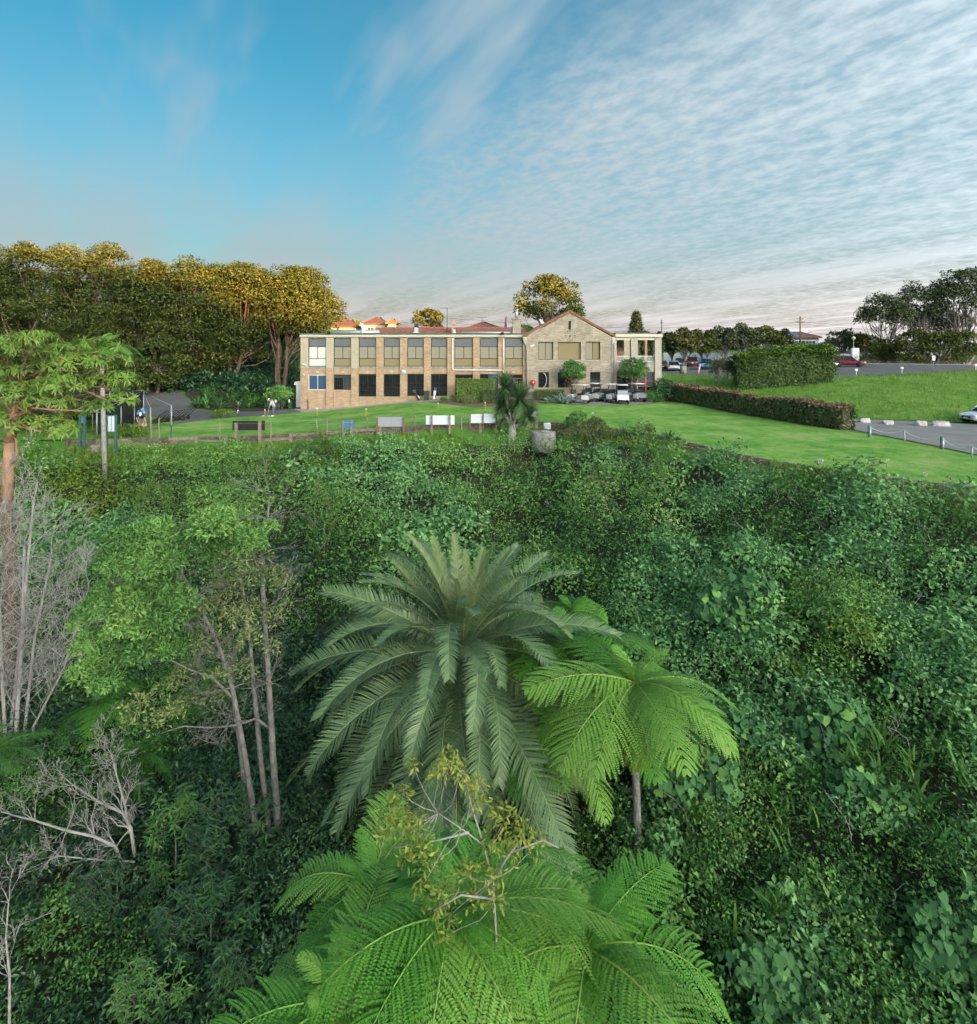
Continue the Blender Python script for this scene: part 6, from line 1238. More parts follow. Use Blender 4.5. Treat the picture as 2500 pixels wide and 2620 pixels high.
leafmat('leaf_straw', [(0.18, 0.14, 0.09), (0.32, 0.26, 0.18), (0.44, 0.37, 0.27)], 0.9, 0.1)
leafmat('petal', [(0.55, 0.55, 0.50), (0.70, 0.68, 0.64), (0.80, 0.78, 0.76)], 0.7, 0.2)
leafmat('petal_violet', [(0.16, 0.14, 0.45), (0.26, 0.22, 0.55), (0.34, 0.28, 0.6)], 0.7, 0.2)
# ------------------------------------------------------------------ plants
def G(x, y): return float(hgt(x, y))
def on_ground(u, D):
    x = (u-CU)/F*D; return Vector((x, D, G(x, D)))
def lp(u, v, D, o): return tuple(at(u, v, D)-Vector(o))
# ---- the row of tall dark trees on the left
ROW = [(-50, 628, 135, 82), (95, 612, 135, 80), (245, 618, 125, 79), (375, 650, 115, 78), (505, 668, 115, 77), (640, 670, 110, 78), (765, 690, 100, 77)]
ROW_L = ['tall dark tree at the far left end of the tree row', 'tallest dark rounded tree in the row, second from the left edge', 'dark dense tree in the row, above the pale green tree fern',
         'dark tree in the row, above the netted practice cage', 'tree in the row with sunlit golden top, above the stand of four stems', 'golden-topped tree in the row, above the putting golfer', 'golden-topped tree at the right end of the row, beside the clubhouse']
ROW_S = [(-40, 1), (90, 1), (230, 2), (370, 1), (497, 4), (600, 3), (715, 4)]
for i, (u, vt, hw, D) in enumerate(ROW):
    rng = np.random.default_rng(100+i); base = on_ground(ROW_S[i][0], D); pm = D/F
    zt = at(u, vt, D).z-base.z; zb = at(u, 1000 if i < 4 else (985, 945, 880)[i-4], D).z-base.z; ox = (u-ROW_S[i][0])*pm
    c = (ox, 0, (zt+zb)/2); r = (hw*pm, 5.2, (zt-zb)/2)
    cl = ell_clumps(rng, c, r, 120, 1.5, low=-0.95)
    cl += [(ox+rng.normal()*hw*pm*0.45, -1.5+rng.normal()*1.2, zt-1.2-rng.random()*2.5, 1.4, 1.4, 1.1) for k in range(12)]
    cl += [(ox+rng.normal()*hw*pm*0.4, 1.5+rng.normal()*1.5, zb+(zt-zb)*rng.uniform(0.25, 0.8), 2.0, 2.0, 1.6) for k in range(26)]
    stems = [((rng.normal()*0.9 if ROW_S[i][1] > 1 else 0, rng.normal()*0.5), (rng.normal()*1.2+ox*0.4, rng.normal()*0.8), zb+2.5+rng.random()*2, 0.20+0.12*rng.random()) for k in range(ROW_S[i][1]+1)]
    clump_tree('row_tree', ROW_L[i], base, rng, stems, cl, 'leaf_row', 'bark_brown', 34000, 0.33, 0.17, 'kite', 'tall trees in the row on the left', 0.45, 0.4, 0.1, 0.35, 0.45, limb_r=0.10, every=4)
# dark under-trees behind the trunks, closing the row to the ground
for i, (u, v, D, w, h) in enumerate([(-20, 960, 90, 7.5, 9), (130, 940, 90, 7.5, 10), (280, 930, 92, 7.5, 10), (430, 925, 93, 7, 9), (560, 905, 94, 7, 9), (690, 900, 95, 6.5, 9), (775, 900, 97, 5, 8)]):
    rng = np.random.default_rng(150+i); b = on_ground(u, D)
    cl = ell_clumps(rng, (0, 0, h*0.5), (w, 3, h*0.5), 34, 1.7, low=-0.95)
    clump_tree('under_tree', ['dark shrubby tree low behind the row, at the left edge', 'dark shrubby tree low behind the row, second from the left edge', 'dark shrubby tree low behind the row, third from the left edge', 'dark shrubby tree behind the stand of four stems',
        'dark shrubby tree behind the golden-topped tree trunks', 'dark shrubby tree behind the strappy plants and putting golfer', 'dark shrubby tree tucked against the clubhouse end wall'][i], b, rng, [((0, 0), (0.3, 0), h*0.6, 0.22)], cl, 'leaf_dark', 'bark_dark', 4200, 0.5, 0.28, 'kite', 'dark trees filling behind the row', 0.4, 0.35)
# overhanging lower boughs in front of the row, above the practice cage
for i, (u, v, D, rr) in enumerate([(130, 990, 66, 4.6), (270, 985, 67, 4.2), (400, 935, 69, 3.6)]):
    rng = np.random.default_rng(170+i); b = on_ground(u, D); zc = at(u, v, D).z-b.z
    cl = ell_clumps(rng, (0, 0, zc), (rr, 1.8, 2.9), 36, 1.1, low=-0.9)
    clump_tree('shade_tree', ['broad dark tree directly behind the practice nets, leftmost', 'broad dark tree behind the notice boards and nets', 'dark leafy tree overhanging the sloping drive'][i], b, rng, [((0, 0), (0.5, 0), zc, 0.2)], cl, 'leaf_row', 'bark_brown', 7000, 0.36, 0.19, 'kite', 'shade trees behind the nets', 0.3, 0.35)
# ---- strappy plants in the bed under the trees
rng = np.random.default_rng(31)
def strap_plant(name, label, loc, rng, n, L, W, m, group, spread=1.0, cat='plant'):
    t = thing(name, label, cat, loc, 0, group); Lv = Leaves(); az = rng.random(n)*2*math.pi; el = (0.35+0.9*rng.random(n))
    A = np.stack([np.cos(az)*np.cos(el)*spread, np.sin(az)*np.cos(el)*spread, np.sin(el)], -1); Nn = np.stack([-np.cos(az)*np.sin(el), -np.sin(az)*np.sin(el), np.cos(el)], -1)
    P = A*0.05+np.stack([rng.normal(size=n)*0.06*L, rng.normal(size=n)*0.06*L, 0*az], -1); l = L*(0.7+0.5*rng.random(n))
    # arching straps in three pieces
    for k in range(3):
        seg = l/3; Lv_l = seg*1.04; V0 = P
        S = nrm(np.cross(A, Nn)); w0 = W*(0.8, 1.0, 0.75)[k]; w1 = W*(1.0, 0.75, 0.05)[k]; P2 = P+A*seg[:, None]
        V = np.stack([P-S*w0/2, P+S*w0/2, P2+S*w1/2, P2-S*w1/2], 1).reshape(-1, 3); Fc = (np.array([(0, 1, 2), (0, 2, 3)])[None]+np.arange(n)[:, None, None]*4).reshape(-1, 3)
        Lv.raw(V, Fc, np.repeat(np.clip(0.5+rng.normal(size=n)*0.2, 0, 1), 4)); P = P2; A = nrm(A+np.array([0, 0, -0.42])); Nn = nrm(np.cross(S, A)*1.0)
    Lv.build('leaves', m, t); mb = MB(); mb.lathe([(0.06, -0.1), (0.07, 0.05), (0.03, 0.12)], 7); mb.build('crown_base', 'bark_brown', t); return t
for i in range(34):
    u = 500+260*rng.random(); v = 1003+38*rng.random()-(u-500)*0.02; D = 72-(v-1000)*0.25; b = on_ground(u, min(max(D, 62.5), 72))
    if b.x > -20.2: continue
    strap_plant('strappy_plant', 'broad strap-leaved plant in the shady bed under the tree row', b, rng, 26, 1.5, 0.13, 'leaf_mid', 'strappy plants under the trees')
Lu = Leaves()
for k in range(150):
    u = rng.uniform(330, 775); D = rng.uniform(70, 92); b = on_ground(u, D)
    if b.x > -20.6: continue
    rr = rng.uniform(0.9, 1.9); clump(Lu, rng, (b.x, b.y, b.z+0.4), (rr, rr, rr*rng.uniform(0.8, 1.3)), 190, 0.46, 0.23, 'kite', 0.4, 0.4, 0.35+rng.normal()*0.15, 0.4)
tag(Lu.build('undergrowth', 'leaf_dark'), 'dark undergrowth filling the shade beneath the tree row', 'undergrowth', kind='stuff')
rng = np.random.default_rng(33)
b = on_ground(712, 63.5)
clump_tree('garden_shrub', 'rounded light green shrub beside the clubhouse end wall', b, rng, [((0, 0), (0.1, 0), 0.6, 0.05), ((0.2, 0), (0.5, 0), 0.7, 0.04)], ell_clumps(rng, (0.1, 0, 1.3), (1.6, 1.1, 0.9), 22, 0.5, low=-0.3), 'leaf_light', 'bark_grey', 2600, 0.22, 0.10, cat='shrub')
# ---- bright green tree with drooping leaf rosettes, far left
def rosettes(Lv, rng, C, N0, n, L, W, tint, kind='lance', droop=0.25):
    """whorls of n leaves round each twig tip C pointing along N0"""
    k = len(C); C = np.repeat(C, n, 0); N0 = np.repeat(N0, n, 0); tb = np.repeat(tint, n)
    a = np.cross(N0, rdir(rng, k*n)); a = nrm(a)
    A = nrm(a*(0.75+0.35*rng.random((k*n, 1)))+N0*(0.55*rng.random((k*n, 1))-0.05)+np.array([0, 0, -droop])); Nn = nrm(N0+np.array([0, 0, 0.6])+rng.normal(size=(k*n, 3))*0.2)
    l = L*(0.7+0.5*rng.random(k*n)); Lv.add(C, A, Nn, l, np.full(k*n, W)*(0.8+0.4*rng.random(k*n)), np.clip(tb+rng.normal(size=k*n)*0.13, 0, 1), kind)
rng = np.random.default_rng(41); TD = 22.0; b = on_ground(25, TD)
bt = thing('whorl_leaved_tree', 'bright yellow-green tree with whorled leaves and a reddish trunk at the left edge', 'tree', b)
mb = MB(); top = Vector(lp(60, 930, TD, b)); fork = Vector(lp(24, 1130, TD, b))
lw_ = MB(); kn_ = Vector(lp(18, 1290, TD, b)); lw_.tube([(0, 0, -0.5), (0.05, 0, fork.z*0.5), tuple(kn_)], [0.27, 0.22, 0.19], 10); lw_.build('lower_trunk', 'bark_brown', bt); mb.tube([tuple(kn_), tuple(Vector(lp(20, 1215, TD, b))), tuple(fork)], [0.19, 0.185, 0.17], 10)
mb.tube([tuple(fork), tuple(Vector(lp(42, 1030, TD, b))), tuple(top)], [0.2, 0.13, 0.05], 8)
mb.tube([lp(20, 1190, TD, b), lp(-50, 1187, TD, b)], [0.09, 0.07], 7); mb.tube([lp(30, 1187, TD-0.2, b), lp(44, 1170, TD-0.3, b), lp(40, 1120, TD-0.2, b)], [0.05, 0.05, 0.03], 6)
pads = [(20, 890, 75), (-60, 900, 70), (90, 868, 48), (150, 905, 62), (250, 885, 50), (200, 930, 70), (70, 945, 70), (290, 925, 45), (300, 975, 55), (240, 985, 60), (160, 985, 60), (60, 1005, 75), (-20, 980, 75), (130, 1030, 62), (220, 1030, 45), (20, 1075, 80), (100, 1085, 62), (160, 1098, 40), (-60, 1060, 80), (310, 1020, 32), (185, 1065, 35), (255, 1045, 32)]
Lv = Leaves(); Cs = []; Ns = []; Ts = []
for (u, v, r) in pads:
    D = TD+rng.normal()*1.0; c = np.array(lp(u, v, D, b)); rm = r*TD/F; n = int(30*(r/60)**2)+6
    d = rdir(rng, n); d[:, 2] = np.abs(d[:, 2])*0.9-0.15
    Cs.append(c+d*np.array([rm, rm*1.1, rm*0.62])*(0.75+0.3*rng.random((n, 1)))); Ns.append(nrm(d+np.array([0, -0.15, 0.5]))); Ts.append(np.full(n, 0.5+rng.normal()*0.12))
    pts = limb(mb, tuple(fork.lerp(top, 0.15+0.7*rng.random())), tuple(c-np.array([0, 0, rm*0.3])), 0.06, 0.02, rng, 0.08, 5, 5)
    for k in range(3): limb(mb, pts[3+k % 2], tuple(Cs[-1][k*2]), 0.016, 0.008, rng, 0.1, 3, 3)
rosettes(Lv, rng, np.concatenate(Cs), np.concatenate(Ns), 12, 0.30, 0.055, np.concatenate(Ts), droop=0.32)
mb.build('trunk', 'bark_orange', bt); Lv.build('crown', 'leaf_bright', bt)
# ---- tree ferns
rngF = np.random.default_rng(7)
FERN = {m: [fern_frond_mesh('frond', 2.2, bd, rngF, m, width=1.2) for bd in bends] for m, bends in
        (('leaf_fern', (0.9, 1.2, 1.5)), ('leaf_fern_pale', (0.8, 1.1, 1.4)), ('leaf_fern_deep', (0.9, 1.4)), ('leaf_fern_olive', (1.5,)))}
def tree_fern(label, u, v, D, n, L, rng, mats, trunk_r=0.09, el=(0.15, 0.75), az0=0.0, azr=2*math.pi, top=True, dead=0, name='tree_fern', bark='bark_dark'):
    hub = at(u, v, D); gz_ = G(hub.x, hub.y); t = thing(name, label, 'tree fern', (hub.x, hub.y, gz_), 0, 'tree ferns'); h = hub.z-gz_
    mb = MB(); mb.tube([(0.12, 0.1, -0.4), (0.05, 0.03, h*0.4), (-0.03, 0, h*0.8), (0, 0, h)], [trunk_r*1.25, trunk_r, trunk_r*0.95, trunk_r*1.1], 9)
    for k in range(14):
        a = k*2.4; z = h-0.05-0.06*k; mb.tube([(0, 0, z), (math.cos(a)*0.16, math.sin(a)*0.16, z+0.09)], [0.025, 0.012], 4)
    mb.build('trunk', bark, t)
    for k in range(n):
        m = mats[int(rng.integers(len(mats)))]; ms = FERN[m]; q = rng.random(); e = el[0]+(el[1]-el[0])*q
        az = az0+azr*((k*0.618034) % 1.0)+rng.normal()*0.06
        place_frond(t, ms[int(rng.integers(len(ms)))], az, e, L/2.2*(0.82+0.3*rng.random()), (0, 0, h-0.03), rng.normal()*0.22)
    for k in range(5): place_frond(t, FERN[mats[0]][0], k*1.26+rng.random(), 0.85+0.4*rng.random(), L/2.2*(0.3+0.2*rng.random()), (0, 0, h-0.02), rng.normal()*0.3, 'young_frond')
    for k in range(dead): place_frond(t, FERN['leaf_fern_olive'][0], rng.random()*6.28, -0.55-0.3*rng.random(), L/2.2*0.75, (0, 0, h-0.1), 0)
    return t
rng = np.random.default_rng(8)
FG = ['leaf_fern', 'leaf_fern', 'leaf_fern_pale']
tree_fern('large bright tree fern in the middle of the foreground, below the palm', 1150, 2340, 7.6, 22, 2.15, rng, FG, el=(-0.15, 0.55))
tree_fern('large bright tree fern at the right of the foreground cluster', 1500, 2420, 7.4, 19, 1.9, rng, ['leaf_fern', 'leaf_fern', 'leaf_fern_pale'], el=(-0.15, 0.55))
tree_fern('bright yellowish tree fern at the lower left of the foreground cluster', 870, 2560, 7.0, 16, 1.75, rng, ['leaf_fern_pale', 'leaf_fern'], el=(-0.1, 0.5))
tree_fern('smaller tree fern at the upper left of the foreground cluster, touching the palm', 950, 2260, 8.6, 14, 1.7, rng, FG, el=(-0.1, 0.5))
tree_fern('pale green tree fern on a slim grey trunk right of the palm', 1625, 1745, 13.2, 20, 2.5, rng, ['leaf_fern_pale', 'leaf_fern_pale', 'leaf_fern'], 0.09, (-0.05, 0.55), dead=3, bark='bark_grey')
tree_fern('tree fern partly hidden behind the right side of the palm', 1455, 1650, 15.8, 13, 2.3, rng, ['leaf_fern', 'leaf_fern_deep'], el=(0.1, 0.8), dead=1)
tree_fern('tree fern with hanging fronds between the palm and the pale tree fern', 1430, 1880, 13.8, 10, 2.0, rng, ['leaf_fern', 'leaf_fern_pale'], el=(-0.2, 0.4), dead=1)
tree_fern('small tree fern in the thicket behind the top right of the palm', 1462, 1560, 19, 9, 1.5, rng, ['leaf_fern', 'leaf_fern_deep'], el=(0.1, 0.8))
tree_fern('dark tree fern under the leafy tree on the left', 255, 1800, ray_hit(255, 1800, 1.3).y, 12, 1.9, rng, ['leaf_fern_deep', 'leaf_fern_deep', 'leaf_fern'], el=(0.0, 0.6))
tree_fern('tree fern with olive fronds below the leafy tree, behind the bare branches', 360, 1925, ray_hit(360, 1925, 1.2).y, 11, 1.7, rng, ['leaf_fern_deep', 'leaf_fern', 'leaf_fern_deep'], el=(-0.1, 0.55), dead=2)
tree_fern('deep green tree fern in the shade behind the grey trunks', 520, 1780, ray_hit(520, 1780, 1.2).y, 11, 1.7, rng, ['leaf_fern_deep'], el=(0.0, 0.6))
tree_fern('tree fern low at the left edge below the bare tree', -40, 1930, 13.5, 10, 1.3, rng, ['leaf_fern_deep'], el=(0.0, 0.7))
tree_fern('tall tree fern with arching fronds behind the whorl-leaved tree', 262, 880, 38.5, 13, 2.9, rng, ['leaf_fern_pale', 'leaf_fern'], 0.14, (0.0, 0.35), bark='bark_pale')
# ---- the date palm
rng = np.random.default_rng(9); PD = 16.2; hub = at(1182, 1665, PD); gz_ = G(hub.x, hub.y)
palm = thing('date_palm', 'large feather palm with a dense drooping crown in the centre of the slope', 'palm tree', (hub.x, hub.y, gz_)); ph = hub.z-gz_
mb = MB(); prof = [(0.62, -0.3), (0.55, 0.3), (0.46, ph*0.5), (0.50, ph*0.8), (0.58, ph-0.5), (0.50, ph-0.1), (0.25, ph+0.15)]; mb.lathe(prof, 14)
for k in range(90):
    a = k*2.39996; z = ph-0.15-k*0.03; mb.tube([(math.cos(a)*0.42, math.sin(a)*0.42, z), (math.cos(a)*0.74, math.sin(a)*0.74, z+0.22)], [0.07, 0.03], 4)
mb.build('trunk', 'bark_brown', palm)
PF = {e: palm_frond_mesh('palm_frond', 4.3, e, rng, 'leaf_palm') for e in (0.6, 1.0, 1.4, 1.8)}
PY = [palm_frond_mesh('young_palm_frond', 3.6, e, rng, 'leaf_palm_young', ll=0.46) for e in (0.3, 0.6)]
PX = [palm_frond_mesh('dead_palm_frond', 4.0, e, rng, 'leaf_palm_dead', 60, 0.42, True) for e in (0.5, 0.9)]
keys = list(PF)
for k in range(196):
    q = (k+0.5)/196; az = k*2.39996+rng.normal()*0.12
    el = R(84)-R(154)*q**0.80+rng.normal()*0.06
    be = keys[1] if q < 0.12 else keys[int(rng.integers(1, 4))] if q < 0.6 else keys[int(rng.integers(0, 3))]
    L = 0.76+0.40*min(1, q*1.8)+rng.normal()*0.04; off = (math.cos(az)*(0.08+0.36*q), math.sin(az)*(0.08+0.36*q), ph+0.12-1.1*q**1.5)
    me = PY[k % 2] if (q < 0.06 or rng.random() < 0.04) else PF[be]
    place_frond(palm, me, az+rng.normal()*0.1, el+rng.normal()*0.08, L*(1+rng.normal()*0.06), off, rng.normal()*0.45)
for k in range(44):
    az = k*2.39996+0.7; el = R(-50)-0.5*rng.random(); place_frond(palm, PX[k % 2], az, el, 1.02+0.26*rng.random(), (math.cos(az)*0.45, math.sin(az)*0.45, ph-0.95-0.5*rng.random()), rng.normal()*0.3, 'dead_frond')
mb = MB()
for k in range(9):
    a = R(-60)+rng.normal()*0.4; p0 = Vector((math.cos(a)*0.6, math.sin(a)*0.6, ph-1.0)); q = p0+Vector((1.6+rng.normal()*0.3, -0.5+rng.normal()*0.3, -2.2-rng.random()))
    tips = []; limb(mb, p0, q, 0.018, 0.008, rng, 0.1, 4, 5, -0.1)
    for j in range(8): limb(mb, q+Vector(rng.normal(size=3))*0.1, q+Vector((rng.normal()*0.3, rng.normal()*0.3, -0.6*rng.random())), 0.008, 0.005, rng, 0.1, 3, 3)
mb.build('fruit_stalks', 'timber_brown', palm)
# ---- bare grey tree at the left edge
rng = np.random.default_rng(11); D = ray_hit(45, 1930, 0.3).y; b = on_ground(45, D)
t = thing('bare_tree', 'large leafless grey tree with a haze of fine twigs at the left edge', 'tree', b); mb = MB(); tk_ = MB()
for k, (u0, u1, v1, r) in enumerate([(42, 62, 1400, 0.07), (12, -10, 1340, 0.06), (64, 130, 1430, 0.05), (28, 85, 1290, 0.06), (85, 210, 1560, 0.04), (0, -70, 1460, 0.05)]):
    p0 = Vector(lp(u0, 1960, D, b)); p0.z = -0.3; p1 = Vector(lp(u0, 1860, D+rng.normal()*0.3, b)); p2 = Vector(lp(u1, v1, D+rng.normal()*0.7, b))
    tk_.tube([p0, p1, p1.lerp(p2, 0.5)+Vector(rng.normal(size=3))*0.08, p2], [r*1.2, r, r*0.8, r*0.55], 7)
    for j in range(15):
        f = 0.08+0.92*j/14; st = p1.lerp(p2, f); sd = 1 if j % 2 else -1
        twig_tree(mb, rng, st, (0.75*sd+rng.normal()*0.3+0.25, rng.normal()*0.5, 0.55+0.3*rng.random()), 0.78, r*0.30, 4, 0.66, -0.03, None, 4, 0.76, (2, 3), None, 0.006)
    twig_tree(mb, rng, p2, (0.15, 0, 1), 0.8, r*0.5, 5, 0.55, -0.02, None, 5, 0.74, (2, 3), None, 0.0065)
tk_.build('trunk', 'bark_pale', t); mb.build('twigs', 'bark_pale', t)
# ---- leafy tree with grey trunks on the left
rng = np.random.default_rng(12); D = 14.6; b = on_ground(660, D)
t = thing('leafy_tree', 'loose light green tree with slender grey trunks, left of the palm', 'tree', b); mb = MB()
def path(pts, r0, r1, n=7):
    P = [Vector(lp(u, v, D+dd, b)) for u, v, dd in pts]; mb.tube(P, list(np.linspace(r0, r1, len(P))), n); return P
T1 = path([(712, 2120, 0), (700, 1950, 0), (688, 1750, 0), (676, 1560, .1), (668, 1420, .1), (684, 1330, .1), (690, 1265, .1)], 0.095, 0.018)
T2 = path([(690, 2120, .2), (668, 1950, .2), (650, 1760, .3), (640, 1640, .4), (620, 1500, .5), (600, 1400, .6)], 0.08, 0.022)
T3 = path([(655, 2120, -.2), (630, 1950, -.2), (595, 1760, -.2), (560, 1650, -.2), (500, 1530, 0), (440, 1420, .3)], 0.08, 0.022)
T4 = path([(635, 2100, .4), (615, 1900, .5), (585, 1700, .7), (480, 1600, .9), (380, 1500, .9), (330, 1420, 1)], 0.08, 0.025)
path([(688, 1862, 0), (655, 1838, -.1), (610, 1855, -.2), (540, 1862, -.3), (470, 1858, -.4), (400, 1880, -.5)], 0.04, 0.012, 5)
path([(600, 1790, -.2), (545, 1735, -.3), (490, 1715, -.4), (440, 1690, -.4), (380, 1690, -.4)], 0.04, 0.012, 5)
for tr in (T1, T2, T3, T4):
    for j in range(2, len(tr)):
        for k in range(4): twig_tree(mb, rng, tr[j], (rng.normal(), rng.normal()*0.6, 0.5+rng.normal()*0.3), 0.5, 0.018, 3, 0.6, 0, None, 4, 0.72, (2, 3), None, 0.005)
for (u, v) in ((545, 1680), (500, 1740), (600, 1500), (720, 1480), (470, 1380), (650, 1620), (590, 1830), (630, 1850), (560, 1900)):
    for k in range(3): twig_tree(mb, rng, Vector(lp(u, v, D-0.3, b)), (rng.normal(), rng.normal()*0.6, 0.3*rng.normal()+0.15), 0.36, 0.012, 4, 0.6, 0, None, 3, 0.72, (2, 3), None, 0.004)
mb.build('trunk', 'bark_grey', t)
Lv = Leaves(); Lg = Leaves()
lumps = [(330, 1395, 62), (390, 1370, 60), (300, 1440, 48), (370, 1450, 55), (430, 1440, 45), (545, 1345, 62), (600, 1340, 50), (500, 1390, 45), (640, 1390, 45), (570, 1410, 50), (690, 1350, 22), (285, 1530, 62), (350, 1540, 62), (235, 1570, 40), (420, 1510, 52), (440, 1580, 52), (380, 1600, 55), (310, 1610, 45),
         (230, 1650, 45), (200, 1600, 25), (270, 1690, 50), (210, 1725, 38), (270, 1745, 40), (470, 1540, 40), (355, 1680, 40), (420, 1660, 45), (480, 1650, 40)]
for (u, v, r) in lumps:
    c = lp(u, v, D-0.5+rng.normal()*0.4, b); rm = r*D/F*0.86; clump(Lv, rng, c, (rm, rm, rm*0.85), int(1000*(r/50)**2), 0.11, 0.036, 'kite', 0.5, 0.66, 0.5+rng.normal()*0.12, 0.35)
for (u, v, r) in [(590, 1500, 50), (640, 1470, 45), (550, 1560, 45), (610, 1590, 48), (690, 1480, 40), (725, 1500, 35), (520, 1640, 45), (580, 1660, 42), (640, 1640, 35), (480, 1720, 45), (430, 1760, 35), (350, 1810, 42), (400, 1850, 32), (330, 1850, 22), (560, 1730, 28), (650, 1560, 40), (705, 1580, 34), (620, 1720, 36), (545, 1790, 36), (480, 1800, 38), (690, 1660, 26), (735, 1550, 24), (440, 1820, 30), (600, 1440, 44), (660, 1420, 36)]:
    c = lp(u, v, D-0.3+rng.normal()*0.4, b); rm = r*D/F; clump(Lg, rng, c, (rm, rm, rm*0.8), int(330*(r/50)**2), 0.10, 0.034, 'kite', 0.4, 0.3, 0.55+rng.normal()*0.12, 0.4)
Lv.build('crown', 'leaf_light', t); Lg.build('sparse_crown', 'leaf_grey', t)
# ---- bare silver branches, lower left
rng = np.random.default_rng(14); D = ray_hit(345, 2235, 0.3).y; b = on_ground(348, D)
t = thing('fallen_branches', 'silvery dead branches fanning out to the left edge in the lower left', 'dead tree', b); mb = MB(); tk_ = MB()
base = Vector(lp(348, 2215, D, b)); tk_.tube([(0, 0, -0.3), tuple(base)], [0.07, 0.055], 7)
def dead(pts, r0, kids, L, seedbias):
    P = [Vector(lp(u, v, D+dd, b)) for u, v, dd in pts]; rs = list(np.linspace(r0, r0*0.4, len(P))); tk_.tube(P, rs, 6)
    for j in range(1, len(P)):
        for k in range(kids): twig_tree(mb, rng, P[j], Vector(seedbias)+Vector((rng.normal()*0.5, rng.normal()*0.4, rng.normal()*0.45)), L*(0.8+0.4*rng.random()), rs[j]*0.55, 4, 0.5, 0, None, 4, 0.74, (2, 3), None, 0.0045)
    twig_tree(mb, rng, P[-1], P[-1]-P[-2], L, rs[-1]*0.8, 5, 0.5, 0, None, 4, 0.76, (2, 3), None, 0.0045)
dead([(345, 2190, 0), (335, 2120, 0), (315, 2080, .1), (250, 2050, .2), (190, 2010, .3)], 0.05, 3, 0.36, (-0.6, 0, 0.5))
dead([(330, 2130, 0), (320, 2060, 0), (300, 1990, .1), (285, 1930, .1)], 0.035, 3, 0.32, (-0.1, 0, 0.8))
dead([(310, 2205, -.2), (295, 2165, -.3), (240, 2140, -.4), (170, 2125, -.4), (90, 2100, -.4), (30, 2085, -.4)], 0.045, 3, 0.36, (-0.7, 0, 0.1))
dead([(345, 2205, -.2), (250, 2200, -.4), (150, 2190, -.5), (60, 2230, -.6)], 0.022, 3, 0.34, (-0.7, 0, -0.1))
tk_.build('limbs', 'bark_pale', t); mb.build('twigs', 'bark_pale', t)
rng = np.random.default_rng(15); D = 10.0; b = on_ground(20, D); t = thing('bare_sapling', 'thin leafless sapling in the bottom left corner', 'sapling', b); mb = MB(); tk_ = MB()
P = [Vector((0, 0, -0.2)), Vector(lp(25, 2500, D, b)), Vector(lp(15, 2400, D, b)), Vector(lp(22, 2310, D, b))]; tk_.tube(P, [0.03, 0.022, 0.016, 0.01], 5)
for j in (1, 2, 3):
    for k in range(3): twig_tree(mb, rng, P[j], (0.5*rng.normal()+0.2, rng.normal()*0.4, 0.8), 0.3, 0.009, 3, 0.5, 0, None, 3, 0.72, (2, 3), None, 0.0045)
tk_.build('trunk', 'bark_pale', t); mb.build('twigs', 'bark_pale', t)
# ---- yellow-green sapling in front of the palm
rng = np.random.default_rng(16); D = 6.9; b = on_ground(1262, D); t = thing('yellow_sapling', 'sparse yellow-leaved sapling with pale stems in front of the palm', 'sapling', b); mb = MB()
def path2(pts, r0, r1): P = [Vector(lp(u, v, D+dd, b)) for u, v, dd in pts]; mb.tube(P, list(np.linspace(r0, r1, len(P))), 6); return P
main = path2([(1262, 2620, .8), (1270, 2400, .3), (1262, 2250, 0), (1235, 2160, 0), (1180, 2120, 0), (1120, 2080, 0)], 0.014, 0.005); main[0].z = -0.3
path2([(1240, 2170, 0), (1205, 2060, 0), (1190, 1985, 0), (1150, 1950, 0)], 0.012, 0.004); path2([(1262, 2250, 0), (1300, 2190, -.1), (1340, 2140, -.1)], 0.018, 0.006); path2([(1262, 2300, 0), (1180, 2290, -.1), (1110, 2330, -.1)], 0.015, 0.006)
path2([(1200, 2130, 0), (1120, 2150, 0), (1010, 2170, 0)], 0.014, 0.005); path2([(1310, 2180, 0), (1390, 2150, 0), (1430, 2170, 0)], 0.012, 0.005)
Lv = Leaves()
for (u, v, r) in [(1150, 1960, 32), (1120, 1985, 24), (1175, 1985, 26), (1030, 2030, 24), (1058, 1960, 18), (1010, 2080, 36), (1050, 2120, 34), (990, 2130, 28), (1070, 2170, 34), (1100, 2210, 28), (1040, 2190, 28), (1215, 2020, 30), (1225, 2060, 20), (1290, 2100, 34), (1330, 2140, 34), (1260, 2170, 30), (1310, 2190, 30), (1370, 2160, 28), (1250, 2235, 32), (1190, 2240, 28), (1140, 2290, 34), (1110, 2330, 28), (1210, 2290, 30), (1270, 2310, 24), (1130, 2400, 22), (1145, 2350, 20), (1080, 2270, 24)]:
    c = lp(u, v, D+rng.normal()*0.18, b); rm = r*D/F; n = int(75*(r/30)**2)
    clump(Lv, rng, c, (rm*1.2, rm*1.2, rm*1.1), n, 0.075, 0.026, 'lance', 0.2, 0.1, 0.5+rng.normal()*0.15, 0.6, 0.2)
    limb(mb, min(main[2:], key=lambda q: (q-Vector(c)).length), c, 0.005, 0.003, rng, 0.12, 4, 4)
mb.build('stems', 'bark_pale', t); Lv.build('leaves', 'leaf_sapling', t)
